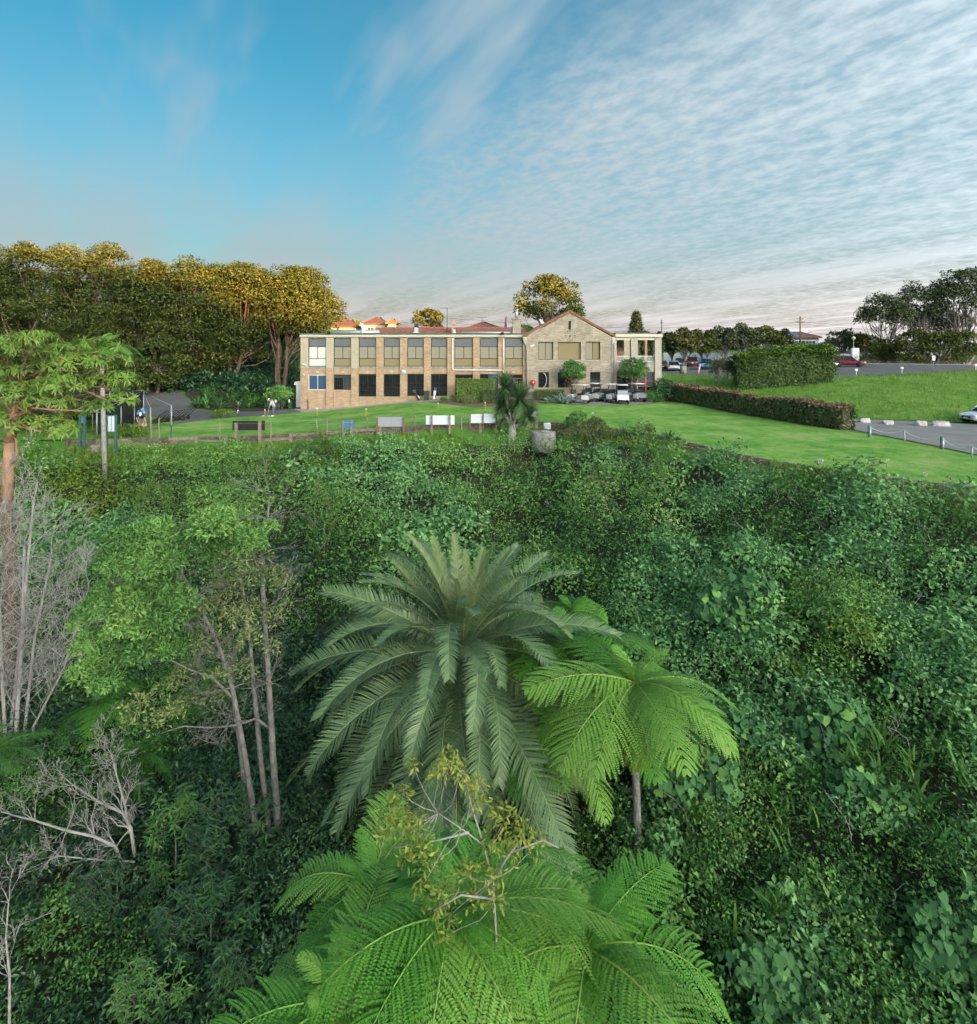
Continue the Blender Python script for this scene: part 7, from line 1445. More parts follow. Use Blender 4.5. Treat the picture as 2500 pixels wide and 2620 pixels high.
# ---- the overgrown slope: a thicket nobody could count, one object for each kind of growth
rng = np.random.default_rng(21)
KIND = {'mint': Leaves(), 'light': Leaves(), 'mid': Leaves(), 'dark': Leaves(), 'yellow': Leaves(), 'grey': Leaves()}
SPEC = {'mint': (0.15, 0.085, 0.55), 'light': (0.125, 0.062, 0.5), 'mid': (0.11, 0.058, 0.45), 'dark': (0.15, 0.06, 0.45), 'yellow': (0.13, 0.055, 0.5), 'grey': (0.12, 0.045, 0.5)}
def species(u, v, r):
    n1 = float(vnoise(u, v, 2, 170)); n2 = float(vnoise(u, v, 12, 90))
    if v < 1330 and u < 1750: return 'yellow' if (n2 > 0.62 and u < 1100) else ('mint' if n1 > 0.25 else ('grey' if n2 < -0.62 else 'light'))
    if u > 1650 and v < 1850:
        if 1980 < u < 2260 and 1480 < v < 1720: return 'yellow' if n2 > 0.3 else 'light'
        return 'mint' if n1 > -0.35 else 'mid'
    if u > 1600: return 'mint' if n1 > 0.1 else ('light' if n2 > 0.35 else 'mid')
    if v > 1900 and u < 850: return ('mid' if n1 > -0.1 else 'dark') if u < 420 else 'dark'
    if v < 1480: return 'mint' if n1 > 0.55 else ('light' if n1 > -0.1 else 'mid')
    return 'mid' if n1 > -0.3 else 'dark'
step = 51; nm = 0
for v0 in np.arange(1150, 2760, step*0.8):
    for u0 in np.arange(-260, 2780, step):
        u = u0+rng.uniform(-0.5, 0.5)*step; v = v0+rng.uniform(-0.5, 0.5)*step*0.8
        p = ray_hit(u, v, 0.8)
        if p is None or p.y > 44: continue
        sd = float(edge_sd(p.x, p.y))
        if sd < (1.1 if p.x < 3 else 1.9) + 1.0*float(vnoise(p.x, p.y, 6, 2.5)): continue
        if float(vnoise(p.x, p.y, 26, 1.5)) < -0.93: continue
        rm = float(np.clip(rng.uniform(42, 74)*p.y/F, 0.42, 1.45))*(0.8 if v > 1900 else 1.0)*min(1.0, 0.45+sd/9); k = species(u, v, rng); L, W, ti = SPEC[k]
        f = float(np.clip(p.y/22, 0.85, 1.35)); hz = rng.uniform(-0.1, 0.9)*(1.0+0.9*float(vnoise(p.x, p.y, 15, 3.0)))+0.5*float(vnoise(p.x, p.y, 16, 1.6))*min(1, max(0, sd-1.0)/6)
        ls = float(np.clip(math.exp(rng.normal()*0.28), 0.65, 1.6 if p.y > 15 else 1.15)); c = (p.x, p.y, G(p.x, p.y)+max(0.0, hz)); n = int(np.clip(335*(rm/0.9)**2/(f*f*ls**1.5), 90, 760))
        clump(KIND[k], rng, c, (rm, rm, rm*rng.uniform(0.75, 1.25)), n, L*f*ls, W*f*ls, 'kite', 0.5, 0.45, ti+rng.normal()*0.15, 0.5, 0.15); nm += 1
LBL = {'mint': 'soft mint-green shrubs sprawling over the slope', 'light': 'light green shrubs and creepers on the upper slope', 'mid': 'small-leaved mid green scrub covering the slope', 'dark': 'dark green scrub in the shaded bottom of the slope', 'yellow': 'yellow-green leafy shoots among the slope scrub', 'grey': 'greyish thin scrub on the upper slope'}
for k, Lv in KIND.items():
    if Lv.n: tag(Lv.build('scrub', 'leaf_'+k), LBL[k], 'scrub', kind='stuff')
# sword ferns and long grass among the scrub
Lv = Leaves()
for (u, v, sp, n) in [(2070, 1600, 130, 40), (2150, 1520, 90, 24), (2250, 1950, 170, 60), (2420, 1850, 120, 40), (1800, 2230, 120, 36), (2380, 2050, 140, 40), (1900, 2420, 110, 26), (1600, 1560, 60, 14), (2320, 1400, 60, 12), (2060, 2080, 120, 24), (330, 2060, 60, 10), (850, 1850, 60, 10)]:
    for i in range(int(n*0.22)):
        p = ray_hit(u+rng.normal()*sp*0.6, v+rng.normal()*sp*0.5, 0.7)
        if p is None or p.y > 40: continue
        k = 13; az = rng.random(k)*6.28; el = 0.4+0.9*rng.random(k); A = np.stack([np.cos(az)*np.cos(el), np.sin(az)*np.cos(el), np.sin(el)], -1); Nn = np.stack([-np.cos(az)*np.sin(el), -np.sin(az)*np.sin(el), np.cos(el)], -1)
        P = np.tile(np.array([p.x, p.y, G(p.x, p.y)+0.6+0.35*rng.random()]), (k, 1))+rng.normal(size=(k, 3))*0.08; l = 0.28+0.26*rng.random(k)
        Lv.add(P, A, Nn, l, l*0.11, np.clip(0.55+rng.normal(size=k)*0.22, 0, 1), 'strap')
tag(Lv.build('sword_fern', 'leaf_fern_deep'), 'narrow upright sword ferns growing through the scrub', 'fern', kind='stuff')
# dry stalks and bare twigs showing through
mb = MB()
for i in range(110):
    u, v = (rng.uniform(600, 1800), rng.uniform(1150, 1300)) if i < 45 else (rng.uniform(1900, 2500), rng.uniform(1250, 1500)) if i < 70 else (rng.uniform(-50, 2500), rng.uniform(1300, 2300))
    p = ray_hit(u, v, 0.9)
    if p is None or p.y > 43: continue
    q = Vector((p.x, p.y, G(p.x, p.y)+0.7)); twig_tree(mb, rng, q, (rng.normal()*0.6, rng.normal()*0.3-0.2, 1.0), 0.45, 0.012, 2, 0.55, 0, None, 3, 0.75, (1, 3), None, 0.006)
tag(mb.build('dry_twigs', 'bark_pale'), 'dry grey stalks poking out of the slope scrub', 'twigs', kind='stuff')
# ---- big heart-leaved bushes: each large leaf its own piece
T, fs = LEAF['heart']; HM = []
for i in range(5):
    V = T*np.array([0.26, 0.27, 0.27]); HM.append(np_mesh('heart_leaf', V, np.array(fs), 'leaf_heart', np.full(len(V), (0.15, 0.35, 0.5, 0.62, 0.95)[i])))
def heart_bush(label, cu, cv, ru, rv, n, rng, h0=1.0, scale=1.0):
    p = ray_hit(cu, cv+rv*0.9, 0.5); b = Vector((p.x, p.y, G(p.x, p.y))); t = thing('heart_leaf_bush', label, 'bush', b, 0, 'heart-leaved bushes on the right of the slope'); mb = MB(); pm = p.y/F
    cz = CAMZ-(cv-HZ)/F*p.y-b.z; Lb = Leaves(); pts = []; sub_ = [(rng.uniform(-0.75, 0.75), rng.uniform(-0.3, 0.3), rng.uniform(-0.65, 0.6), rng.uniform(0.32, 0.6)) for k in range(7)]
    for k in range(n):
        d = rdir(rng, 1)[0]; d[1] = -abs(d[1])*0.8 if rng.random() < 0.8 else d[1]; sb = sub_[int(rng.integers(7))]; k_ = sb[3]*(0.7+0.5*rng.random())
        q = Vector(((sb[0]+d[0]*k_)*ru*pm, (sb[1]+d[1]*k_)*ru*pm*0.7, cz+(sb[2]+d[2]*k_)*rv*pm))
        Nn = Vector((d[0]*0.5, d[1]*0.6-0.45, d[2]*0.4+0.75)).normalized(); Nn = (Nn+Vector(rng.normal(size=3))*0.28).normalized()
        A = Vector((rng.normal()*0.45, -0.5, -0.75)); A = (A-Nn*A.dot(Nn)).normalized(); S = A.cross(Nn); s = scale*(0.65+0.6*rng.random())
        M = Matrix(((S.x, A.x, Nn.x, q.x), (S.y, A.y, Nn.y, q.y), (S.z, A.z, Nn.z, q.z), (0, 0, 0, 1))) @ Matrix.Scale(s, 4)
        i = int(np.clip(rng.normal()*1.0+1.6, 0, 4)) if rng.random() > 0.1 else 4
        link('leaf', HM[i], t, M); pts.append(q)
    for k in range(0, n, 9): limb(mb, (rng.normal()*0.2, rng.normal()*0.1, -0.2), pts[k], 0.022, 0.006, rng, 0.1, 4, 4)
    mb.build('stems', 'bark_grey', t); P = np.array([tuple(q) for q in pts])*0.86+np.array([0, 0.06, 0.0]); m = len(P)*3; P = np.repeat(P, 3, 0)+rng.normal(size=(m, 3))*0.14
    Lb.add(P, rdir(rng, m)+np.array([0, -0.3, -0.6]), rdir(rng, m)*0.6+np.array([0, -0.4, 0.8]), 0.16*scale*(0.7+0.5*rng.random(m)), 0.15*scale*np.ones(m), np.clip(0.3+0.2*rng.normal(size=m), 0, 1), 'heart')
    o = Lb.build('inner_leaves', 'leaf_heart', t); tag(o, kind='stuff')
rng = np.random.default_rng(22)
heart_bush('heart-leaved bush standing alone beyond the pale tree fern', 1895, 1550, 120, 100, 190, rng, scale=0.95)
heart_bush('heart-leaved bush just right of the pale tree fern', 1800, 1830, 120, 95, 190, rng, scale=0.85)
heart_bush('heart-leaved bush directly right of the slim tree fern trunk', 1790, 2000, 110, 100, 170, rng, scale=0.75)
heart_bush('heart-leaved bush with a dry grass tuft, midway down the right side', 2130, 1830, 85, 90, 120, rng, scale=0.8)
heart_bush('heart-leaved bush at the lower right edge', 2440, 2360, 110, 110, 170, rng, scale=0.75)
heart_bush('heart-leaved bush at the bottom edge, right of the fern cluster', 1960, 2500, 95, 130, 170, rng, scale=0.65)
heart_bush('heart-leaved bush scrambling down the right side above the bottom edge', 2230, 2020, 90, 60, 110, rng, scale=0.7)
# ---- dark lance-leaved shrubs, lower left
def lance_shrub(label, cu, cv, ru, rv, n, rng, L=0.17, m='leaf_dark', tint=0.5, W=0.26, cat='shrub', name='lance_leaved_shrub'):
    p = ray_hit(cu, cv+rv*0.8, 0.4); b = Vector((p.x, p.y, G(p.x, p.y))); t = thing(name, label, cat, b, 0, 'lance-leaved shrubs'); mb = MB(); Lv = Leaves(); pm = p.y/F; cz = CAMZ-(cv-HZ)/F*p.y-b.z
    for k in range(n):
        d = rdir(rng, 1)[0]; d[1] = -abs(d[1]) if rng.random() < 0.75 else d[1]; tip = Vector((d[0]*ru*pm, d[1]*ru*pm*0.6, cz+d[2]*rv*pm)); st = Vector((tip.x*0.6+rng.normal()*0.1, tip.y*0.6+0.05, tip.z-0.5))
        limb(mb, st, tip, 0.010, 0.004, rng, 0.05, 4, 3); j = 11; f = np.linspace(0.3, 1, j); P = np.array([tuple(st.lerp(tip, q)) for q in f]); a = np.arange(j)*2.4+rng.random()*6
        A = np.stack([np.cos(a), np.sin(a), np.full(j, 0.25)], -1); A = A+np.array([0, -0.15, -0.25]); Nn = np.array([0, -0.2, 1.0])+A*0.15+rng.normal(size=(j, 3))*0.15
        l = L*(0.8+0.4*rng.random(j)); Lv.add(P, A, Nn, l, l*W, np.clip(tint+rng.normal()*0.15+rng.normal(size=j)*0.12, 0, 1), 'lance')
    mb.tube([(0, 0, -0.2), (0, 0, cz*1.0)], [0.03, 0.012], 5); mb.build('stems', 'bark_grey', t); Lv.build('leaves', m, t)
lance_shrub('tall dark shrub with glossy drooping leaves left of the palm base', 620, 2120, 140, 130, 110, rng, 0.2)
lance_shrub('brighter green drooping-leaved shrub beside the silvery dead branches', 450, 2130, 70, 130, 60, rng, 0.19, 'leaf_mid', 0.55)
lance_shrub('dark shrub at the foot of the silvery dead branches', 300, 2260, 110, 70, 80, rng, 0.16)
lance_shrub('dark bushy shrub below the olive tree fern fronds', 250, 2100, 90, 60, 60, rng, 0.14)
lance_shrub('dark glossy shrub in the hollow left of the foreground ferns', 540, 2330, 140, 100, 100, rng, 0.19)
lance_shrub('low light green shrub at the bottom edge left of the ferns', 400, 2520, 110, 90, 90, rng, 0.14, 'leaf_mid', 0.65)
lance_shrub('dark rounded shrub at the left edge above the dead branches', 55, 1975, 55, 45, 50, rng, 0.09, 'leaf_mid', 0.45)
lance_shrub('single dark upright shrub at the left edge of the fern cluster', 600, 2480, 60, 90, 50, rng, 0.17)
lance_shrub('yellow-green leafy shoots standing above the leafy tree on the left', 395, 1295, 50, 70, 60, rng, 0.2, 'leaf_yellow', 0.4, 0.24)
lance_shrub('tall yellow-green shrub at the foot of the sleeper wall', 810, 1150, 55, 60, 90, rng, 0.26, 'leaf_yellow', 0.3, 0.3)
lance_shrub('light green leafy shrub above the leafy tree crown', 600, 1290, 60, 70, 70, rng, 0.2, 'leaf_light', 0.6, 0.26)
lance_shrub('slender yellow-green shrub left of the palm crown', 830, 1330, 45, 120, 60, rng, 0.17, 'leaf_yellow', 0.2, 0.26)
# ------------------------------------------------------------------ clipped hedges, garden plants and trees beyond the lawn
def hedge(name, label, pts, width, hfun, rng, m, n_per_m2, L, W, group=None, base=0.0, wob=0.10, mtop=None, round_=0.25, core='bark_dark'):
    """a clipped hedge along plan points; leaves over its faces, stems inside"""
    c = Vector((pts[0][0], pts[0][1], G(*pts[0]))); t = thing(name, label, 'hedge', c, 0, group); Lv = Leaves(); Lt = Leaves(); mb = MB(); tot = 0
    for (a, b) in zip(pts[:-1], pts[1:]):
        A, B = np.array(a, float), np.array(b, float); Ls = np.linalg.norm(B-A); d = (B-A)/Ls; nn = np.array([-d[1], d[0]])
        h = hfun((A+B)/2); w = width/2; area = Ls*(2*h+width)+2*h*width*0.3; n = int(area*n_per_m2)
        s = rng.random(n)*(2*h+width); f = rng.random(n)*(Ls+0.3)-0.15; side = np.where(s < h, -1, np.where(s < h+width, 0, 1))
        zz = np.where(side == -1, s, np.where(side == 0, h, s-h-width)); off = np.where(side == 0, s-h-w, side*w)
        k = np.clip((zz-h*(1-round_))/(h*round_), 0, 1); off = off*(1-0.35*k**2*(side != 0)); zz = zz-0.0
        P2 = A+f[:, None]*d+nn*(off+rng.normal(size=n)*0.06)[:, None]; wv = wob*vnoise(P2[:, 0]*1.0, P2[:, 1]+zz, 5, 1.1)
        Nn = np.stack([nn[0]*side, nn[1]*side, np.where(side == 0, 1.0, 0.25+k)], -1); P = np.column_stack([P2, hgt(P2[:, 0], P2[:, 1])+base+zz])-np.array(c)+nrm(Nn)*(wv+rng.normal(size=n)*0.05-0.08*rng.random(n))[:, None]
        ends = rng.random(n) < 0.12
        if ends.any():
            e = rng.random(n) < 0.5; Q = np.where(e[:, None], A, B)+nn*((rng.random(n)-0.5)*width)[:, None]; zz2 = rng.random(n)*h; P[ends] = (np.column_stack([Q, hgt(Q[:, 0], Q[:, 1])+base+zz2])-np.array(c))[ends]; Nn[ends] = np.column_stack([np.where(e, -1, 1)*d[0], np.where(e, -1, 1)*d[1], np.full(n, 0.3)])[ends]
        Nn = nrm(Nn+rng.normal(size=(n, 3))*0.45); Aa = nrm(np.cross(Nn, rdir(rng, n))+np.array([0, 0, 0.3])); l = L*(0.7+0.6*rng.random(n)); tt = np.clip(0.5+rng.normal(size=n)*0.22, 0, 1)
        topm = (zz > h*0.93) & (not (mtop is None))
        if mtop and topm.any(): Lt.add(P[topm], Aa[topm], Nn[topm], l[topm], l[topm]*W/L, tt[topm])
        q = ~topm; Lv.add(P[q], Aa[q], Nn[q], l[q], l[q]*W/L, tt[q])
        for j in range(int(Ls/0.5)+1):
            o = A+d*min(Ls, j*0.5+0.1)+nn*rng.normal()*0.1; z = G(*o)-c.z; mb.tube([(o[0]-c.x, o[1]-c.y, z-0.1), (o[0]-c.x+rng.normal()*0.1, o[1]-c.y, z+base+h*0.6)], [0.03, 0.015], 5)
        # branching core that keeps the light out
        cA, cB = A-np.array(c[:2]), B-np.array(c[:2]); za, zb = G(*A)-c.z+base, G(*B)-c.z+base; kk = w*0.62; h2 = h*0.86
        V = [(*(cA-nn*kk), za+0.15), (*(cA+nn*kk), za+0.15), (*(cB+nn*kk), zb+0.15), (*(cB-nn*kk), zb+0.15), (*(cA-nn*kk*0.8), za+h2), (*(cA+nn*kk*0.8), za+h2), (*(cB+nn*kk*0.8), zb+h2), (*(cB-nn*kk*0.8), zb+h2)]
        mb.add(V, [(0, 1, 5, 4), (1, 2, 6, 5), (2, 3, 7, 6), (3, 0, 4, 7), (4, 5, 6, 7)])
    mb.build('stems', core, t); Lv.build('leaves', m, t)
    if mtop: Lt.build('new_growth', mtop, t)
    return t
rng = np.random.default_rng(51)
hp_ = [(19.4, 62.0), (20.3, 58.5), (21.3, 54.5), (22.2, 50.5), (23.2, 46.5), (24.2, 42.8), (24.9, 40.6)]
hedge('long_hedge', 'long low hedge with bronze tips running from the balcony towards the access road', hp_, 1.3, lambda p: 1.62+0.12*math.sin(p[1]), rng, 'leaf_bronze', 300, 0.2, 0.10, wob=0.28, mtop='leaf_bronze_tip')
th_ = hedge('tall_hedge', 'big dark clipped hedge with bright green top beside the car park', [(26.7, 62.6), (28.5, 62.2), (30.5, 61.7), (33.0, 61.2), (35.3, 60.9)], 3.0, lambda p: 3.75-0.05*(p[0]-31)**2*0.5, rng, 'leaf_hedge', 260, 0.22, 0.11, mtop='leaf_hedge_bright', wob=0.30, round_=0.5)
Lv = Leaves()
for k in range(120):
    q = rng.random(); x = 26.3+9.4*q; y = 62.65-1.75*q; s_ = rng.random(); h_ = 3.6-0.025*(x-31)**2; z = h_*s_**0.7; side = -1 if rng.random() < 0.8 else 1; w = 1.45*(1-0.4*max(0, (z/h_-0.5)*2)**2)
    clump(Lv, rng, (x-th_.location.x, y+side*w*0.85-th_.location.y, z+G(x, y)-th_.location.z), 0.5, 110, 0.22, 0.11, 'kite', 0.3, 0.4, 0.45+rng.normal()*0.15, 0.4)
Lv.build('side_growth', 'leaf_hedge', th_)
for (u, D, r, h) in ((1848, 65, 1.25, 2.6),):
    b = on_ground(u, D); clump_tree('round_shrub', 'loose olive shrub at the left end of the big clipped hedge', b, rng, [((0.2, 0), (0.4, 0), 0.9, 0.07), ((-0.2, 0), (-0.3, 0), 0.9, 0.06)], ell_clumps(rng, (0, 0, 1.75), (1.5, 1.2, 1.35), 30, 0.55, low=-0.6), 'leaf_olive', 'bark_pale', 3400, 0.17, 0.07, cat='shrub')
hedge('box_hedge', 'tall square clipped hedge in front of the clubhouse entrance', [(bx(1176), 60.4), (bx(1262), 60.4)], 1.8, lambda p: 2.25, rng, 'leaf_hedge_bright', 300, 0.13, 0.07, wob=0.04, round_=0.08)
hedge('box_hedge', 'short square clipped hedge behind the yucca crown', [(bx(1237), 58.8), (bx(1290), 58.8)], 1.1, lambda p: 1.15, rng, 'leaf_hedge', 300, 0.12, 0.06, wob=0.05, round_=0.1)
hedge('box_hedge', 'low clipped hedge along the gabled wall, right of the yucca', [(bx(1366), 61.8), (bx(1436), 61.8)], 0.9, lambda p: 1.0, rng, 'leaf_hedge', 300, 0.12, 0.06, wob=0.05, mtop='leaf_hedge_bright', round_=0.1)
# standard trees in front of the gable and balcony
for (u, v, r, D, vb, l) in ((1465, 952, 33, 61.0, 1020, 'small round-headed tree in front of the gabled wall'), (1620, 946, 34, 61.3, 1020, 'small round-headed tree in front of the balcony')):
    b = on_ground(u-(6 if u < 1500 else 0), D); zc = at(u, v, D).z-b.z; rm = r*D/F; ox = (6*D/F if u < 1500 else 0)
    clump_tree('standard_tree', l, b, rng, [((0, 0), (ox*0.7, 0), zc-rm*0.5, 0.085)], ell_clumps(rng, (ox, 0, zc), (rm*0.95, rm*0.9, rm*0.82), 46, 0.42, low=-0.8), 'leaf_mid', 'bark_brown', 4200, 0.19, 0.095, 'kite', 'round-headed trees by the clubhouse', 0.55, 0.45, limb_r=0.03)
# yucca with three heads
D = 42.0; b = on_ground(1310, D); t = thing('yucca', 'branched yucca with three spiky green heads and a pale forked trunk before the clubhouse', 'yucca', b); mb = MB()
z0 = at(1310, 1116, D).z-b.z
mb.tube([(0, 0, -0.2), (0.02, 0, z0+0.3), (0.05, 0, z0+0.9)], [0.42, 0.30, 0.22], 10)
heads = [(1292, 992, 46), (1330, 1022, 50), (1352, 1062, 42), (1300, 1066, 42), (1285, 1040, 34)]
for (u, v, r) in heads: p = Vector(lp(u, v, D, b)); mb.tube([(0.03, 0, z0+0.5), tuple(Vector((0.03, 0, z0+0.5)).lerp(p, 0.5)+Vector((0, 0, -0.1))), tuple(p)], [0.17, 0.13, 0.08], 8)
mb.build('trunk', 'bark_pale', t)
for (u, v, r) in heads:
    Lv = Leaves(); n = 330; d = rdir(rng, n); d[:, 2] = np.where(d[:, 2] < -0.75, -d[:, 2], d[:, 2]); rm = r*D/F; p = np.array(lp(u, v, D+rng.normal()*0.2, b)); P = p+d*0.08; l = rm*(0.85+0.3*rng.random(n)); S = nrm(np.cross(d, np.array([0, 0, 1.0]))); Nn = np.cross(S, d); A = d.copy(); tt = np.clip(0.5+rng.normal(size=n)*0.22, 0, 1)
    for k in range(3):
        w0, w1 = 0.085*(0.8, 1.0, 0.7)[k], 0.085*(1.0, 0.7, 0.05)[k]; P2 = P+A*(l/3)[:, None]
        Lv.raw(np.stack([P-S*w0/2, P+S*w0/2, P2+S*w1/2, P2-S*w1/2], 1).reshape(-1, 3), (np.array([(0, 1, 2), (0, 2, 3)])[None]+np.arange(n)[:, None, None]*4).reshape(-1, 3), np.repeat(tt, 4)); P = P2; A = nrm(A+np.array([0, 0, -0.13]))
    Lv.build('leaf_head', 'leaf_cordyline', t)
# garden plants in front of the clubhouse
AG = ['blue-green agave rosette nearest the yucca, by the low hedge', 'large blue-green agave rosette in the middle of the agave bed', 'blue-green agave rosette touching the nearest golf cart', 'tall blue-green agave rosette at the back of the bed', 'small blue-green agave rosette at the front of the bed', 'low blue-green agave rosette left of the large one']
for i, (u, v, D, L) in enumerate(((1412, 1018, 58.6, 0.8), (1428, 1015, 58.9, 1.1), (1452, 1020, 57.9, 0.9), (1440, 1004, 60.6, 1.2), (1438, 1024, 57.6, 0.7), (1400, 1022, 58.0, 0.7))):
    strap_plant('agave', AG[i], on_ground(u, D), rng, 34, L, 0.17, 'leaf_agave', 'agaves by the golf carts', 1.0, 'agave')
def bush(label, u, v, D, rx, rz_, m, n, L, W, rng, name='garden_bush', kind='kite', group='garden bushes', ground=None, bark='bark_grey', tint=0.5):
    b = on_ground(u, D); zc = max(0.25, at(u, v, D).z-b.z) if ground is None else ground
    return clump_tree(name, label, b, rng, [((0, 0), (0.05, 0), zc*0.7, 0.03), ((0.1, 0), (0.25, 0), zc*0.6, 0.02)], ell_clumps(rng, (0, 0, zc), (rx, rx*0.8, rz_), 20, max(0.14, rx*0.38), low=-0.5), m, bark, n, L, W, kind, group, tint, 0.4, cat='shrub', limb_r=0.02)
bush('rounded grey-green rosemary bush beside the concrete tank', 1524, 1104, 39.2, 1.0, 0.75, 'leaf_grey', 2600, 0.17, 0.035, rng, tint=0.35)
bush('small rounded grey-green bush right of the dark spiky plant', 1645, 1113, 38.0, 0.65, 0.5, 'leaf_grey', 1500, 0.15, 0.035, rng, tint=0.3)
bush('leafy garden bush just above the concrete tank', 1462, 1083, 42.5, 0.7, 0.45, 'leaf_mid', 900, 0.16, 0.08, rng)
bush('low flowering bush at the top corner of the garden bed', 1480, 1066, 44.2, 0.6, 0.35, 'leaf_light', 700, 0.15, 0.06, rng)
bush('dark camellia bush at the balcony end of the long hedge', 1702, 1003, 60.5, 1.5, 1.1, 'leaf_dark', 2400, 0.2, 0.1, rng)
bush('low leafy shrub between the golf carts and the long hedge', 1672, 1017, 59.6, 1.0, 0.55, 'leaf_mid', 1500, 0.18, 0.05, rng)
bush('low grey shrub at the foot of the tall square hedge', 1205, 1026, 58.2, 0.8, 0.45, 'leaf_grey', 900, 0.16, 0.06, rng)
bush('small grey shrub left of the tall square hedge', 1165, 1020, 60.2, 0.6, 0.5, 'leaf_grey', 700, 0.15, 0.06, rng)
bush('tiny clipped bush at the left end of the entrance bed', 1135, 1027, 59.6, 0.35, 0.25, 'leaf_mid', 400, 0.12, 0.06, rng)
bush('low bright green bush in front of the practice cage', 340, 1108, 43.9, 1.25, 0.45, 'leaf_hedge_bright', 1700, 0.2, 0.06, rng)
bush('low bright green bush by the golf trolley on the lawn edge', 569, 1062, 55.5, 1.1, 0.3, 'leaf_hedge_bright', 1100, 0.18, 0.06, rng)
for i, (u, v, D, L, l) in enumerate(((1600, 1105, 38.6, 1.15, 'dark spiky clump between the two grey-green bushes'), (1712, 1130, 36.3, 0.9, 'spiky grass clump at the right end of the garden bed'), (1442, 1118, 39.6, 1.0, 'bright green sword-leaved clump right of the concrete tank'), (1735, 1140, 35.4, 0.6, 'small spiky clump below the right spiky grass clump'))):
    strap_plant('spiky_clump', l, on_ground(u, D), rng, 70, L, 0.05, 'leaf_cordyline' if i != 2 else 'leaf_fern', 'spiky clumps in the garden bed')
for i, (u, v, D) in enumerate(((2092, 1180, 29.3), (2102, 1178, 29.0), (2098, 1186, 28.9), (1516, 1057, 43.5), (1640, 1084, 40), (2315, 1228, 25.3), (2468, 1237, 24.4), (2366, 1214, 26.0), (2475, 1250, 24.0))):
    p = at(u, v, D); g = G(p.x, p.y); t = thing('white_flower', ['leftmost of three white flower heads above the lawn edging', 'rightmost of three white flower heads above the lawn edging', 'lowest of three white flower heads above the lawn edging', 'pale rose at the top corner of the garden bed', 'pale rose beside the small grey-green bush', 'white flower head halfway along the right lawn edging', 'white flower head nearest the right edge on the lawn edging', 'small white flower head standing on the lawn side of the edging', 'small white flower head low at the right edge'][i], 'flower', (p.x, p.y, g), 0, 'white flower heads along the lawn edge')
    m = MB(); m.tube([(0.06, 0, -0.1), (0.02, 0, (p.z-g)*0.6), (0, 0, p.z-g)], 0.012, 4); m.build('stalk', 'green_post', t); Lv = Leaves(); n = 60; d = rdir(rng, n); Lv.add(np.array([0, 0, p.z-g])+d*0.03, d, nrm(np.cross(d, rdir(rng, n))), np.full(n, 0.085), np.full(n, 0.05), rng.random(n)); Lv.build('petals', 'petal', t)
# rough grass and weeds along the bank and under the wall
Lv = Leaves(); n = 26000; u = rng.uniform(20, 58, n); y = rng.uniform(40, 80, n); yf = np.interp(u, FOOT[:, 0], FOOT[:, 1]); yt = np.interp(u, TOPL[:, 0], TOPL[:, 1]); k = (y > yf+0.3) & (y < yt+0.5) & (np.abs(u) < y*0.9); u, y = u[k], y[k]; n = len(u)
A = np.column_stack([rng.normal(size=n)*0.35, rng.normal(size=n)*0.35, np.ones(n)]); L = 0.16+0.22*rng.random(n)+0.12*np.maximum(0, vnoise(u, y, 3, 2.0)); Lv.add(np.column_stack([u, y, hgt(u, y)]), A, rdir(rng, n), L, 0.05*np.ones(n), np.clip(0.5+0.3*vnoise(u, y, 7, 3.0)+rng.normal(size=n)*0.2, 0, 1), 'blade')
tag(Lv.build('long_grass', 'leaf_grass'), 'long green grass on the bank below the car park', 'grass', kind='stuff')
Lv = Leaves(); n = 24000; x = rng.uniform(-40, 26, n); d = rng.uniform(0.2, 3.4, n); y = np.interp(x, EDGE[:, 0], EDGE[:, 1])-d*1.15; k = vnoise(x, y, 13, 2.2)+0.35*vnoise(x, y, 14, 0.7) > -0.25; x, y = x[k], y[k]; n = len(x)
A = np.column_stack([rng.normal(size=n)*0.5, rng.normal(size=n)*0.5, np.ones(n)]); L = 0.14+0.26*rng.random(n); Lv.add(np.column_stack([x, y, hgt(x, y)]), A, rdir(rng, n), L, 0.055*np.ones(n), np.clip(0.5+0.3*vnoise(x, y, 7, 2.0)+rng.normal(size=n)*0.2, 0, 1), 'blade')
tag(Lv.build('weeds', 'leaf_grass'), 'weeds and rough grass at the foot of the lawn edge', 'weeds', kind='stuff')
Lv = Leaves(); n = 9000; x = rng.uniform(4, 26, n); d = np.abs(rng.normal(size=n))*1.3+0.15; y = np.interp(x, EDGE[:, 0], EDGE[:, 1])-d*1.3; Lv.add(np.column_stack([x, y, hgt(x, y)+0.03]), rdir(rng, n)*np.array([1, 1, 0.25]), np.array([0, 0, 1.0])+rng.normal(size=(n, 3))*0.3, 0.18+0.15*rng.random(n), 0.03*np.ones(n), rng.random(n), 'kite')
tag(Lv.build('dry_litter', 'leaf_straw'), 'dry leaf litter and clippings below the lawn edging', 'litter', kind='stuff')
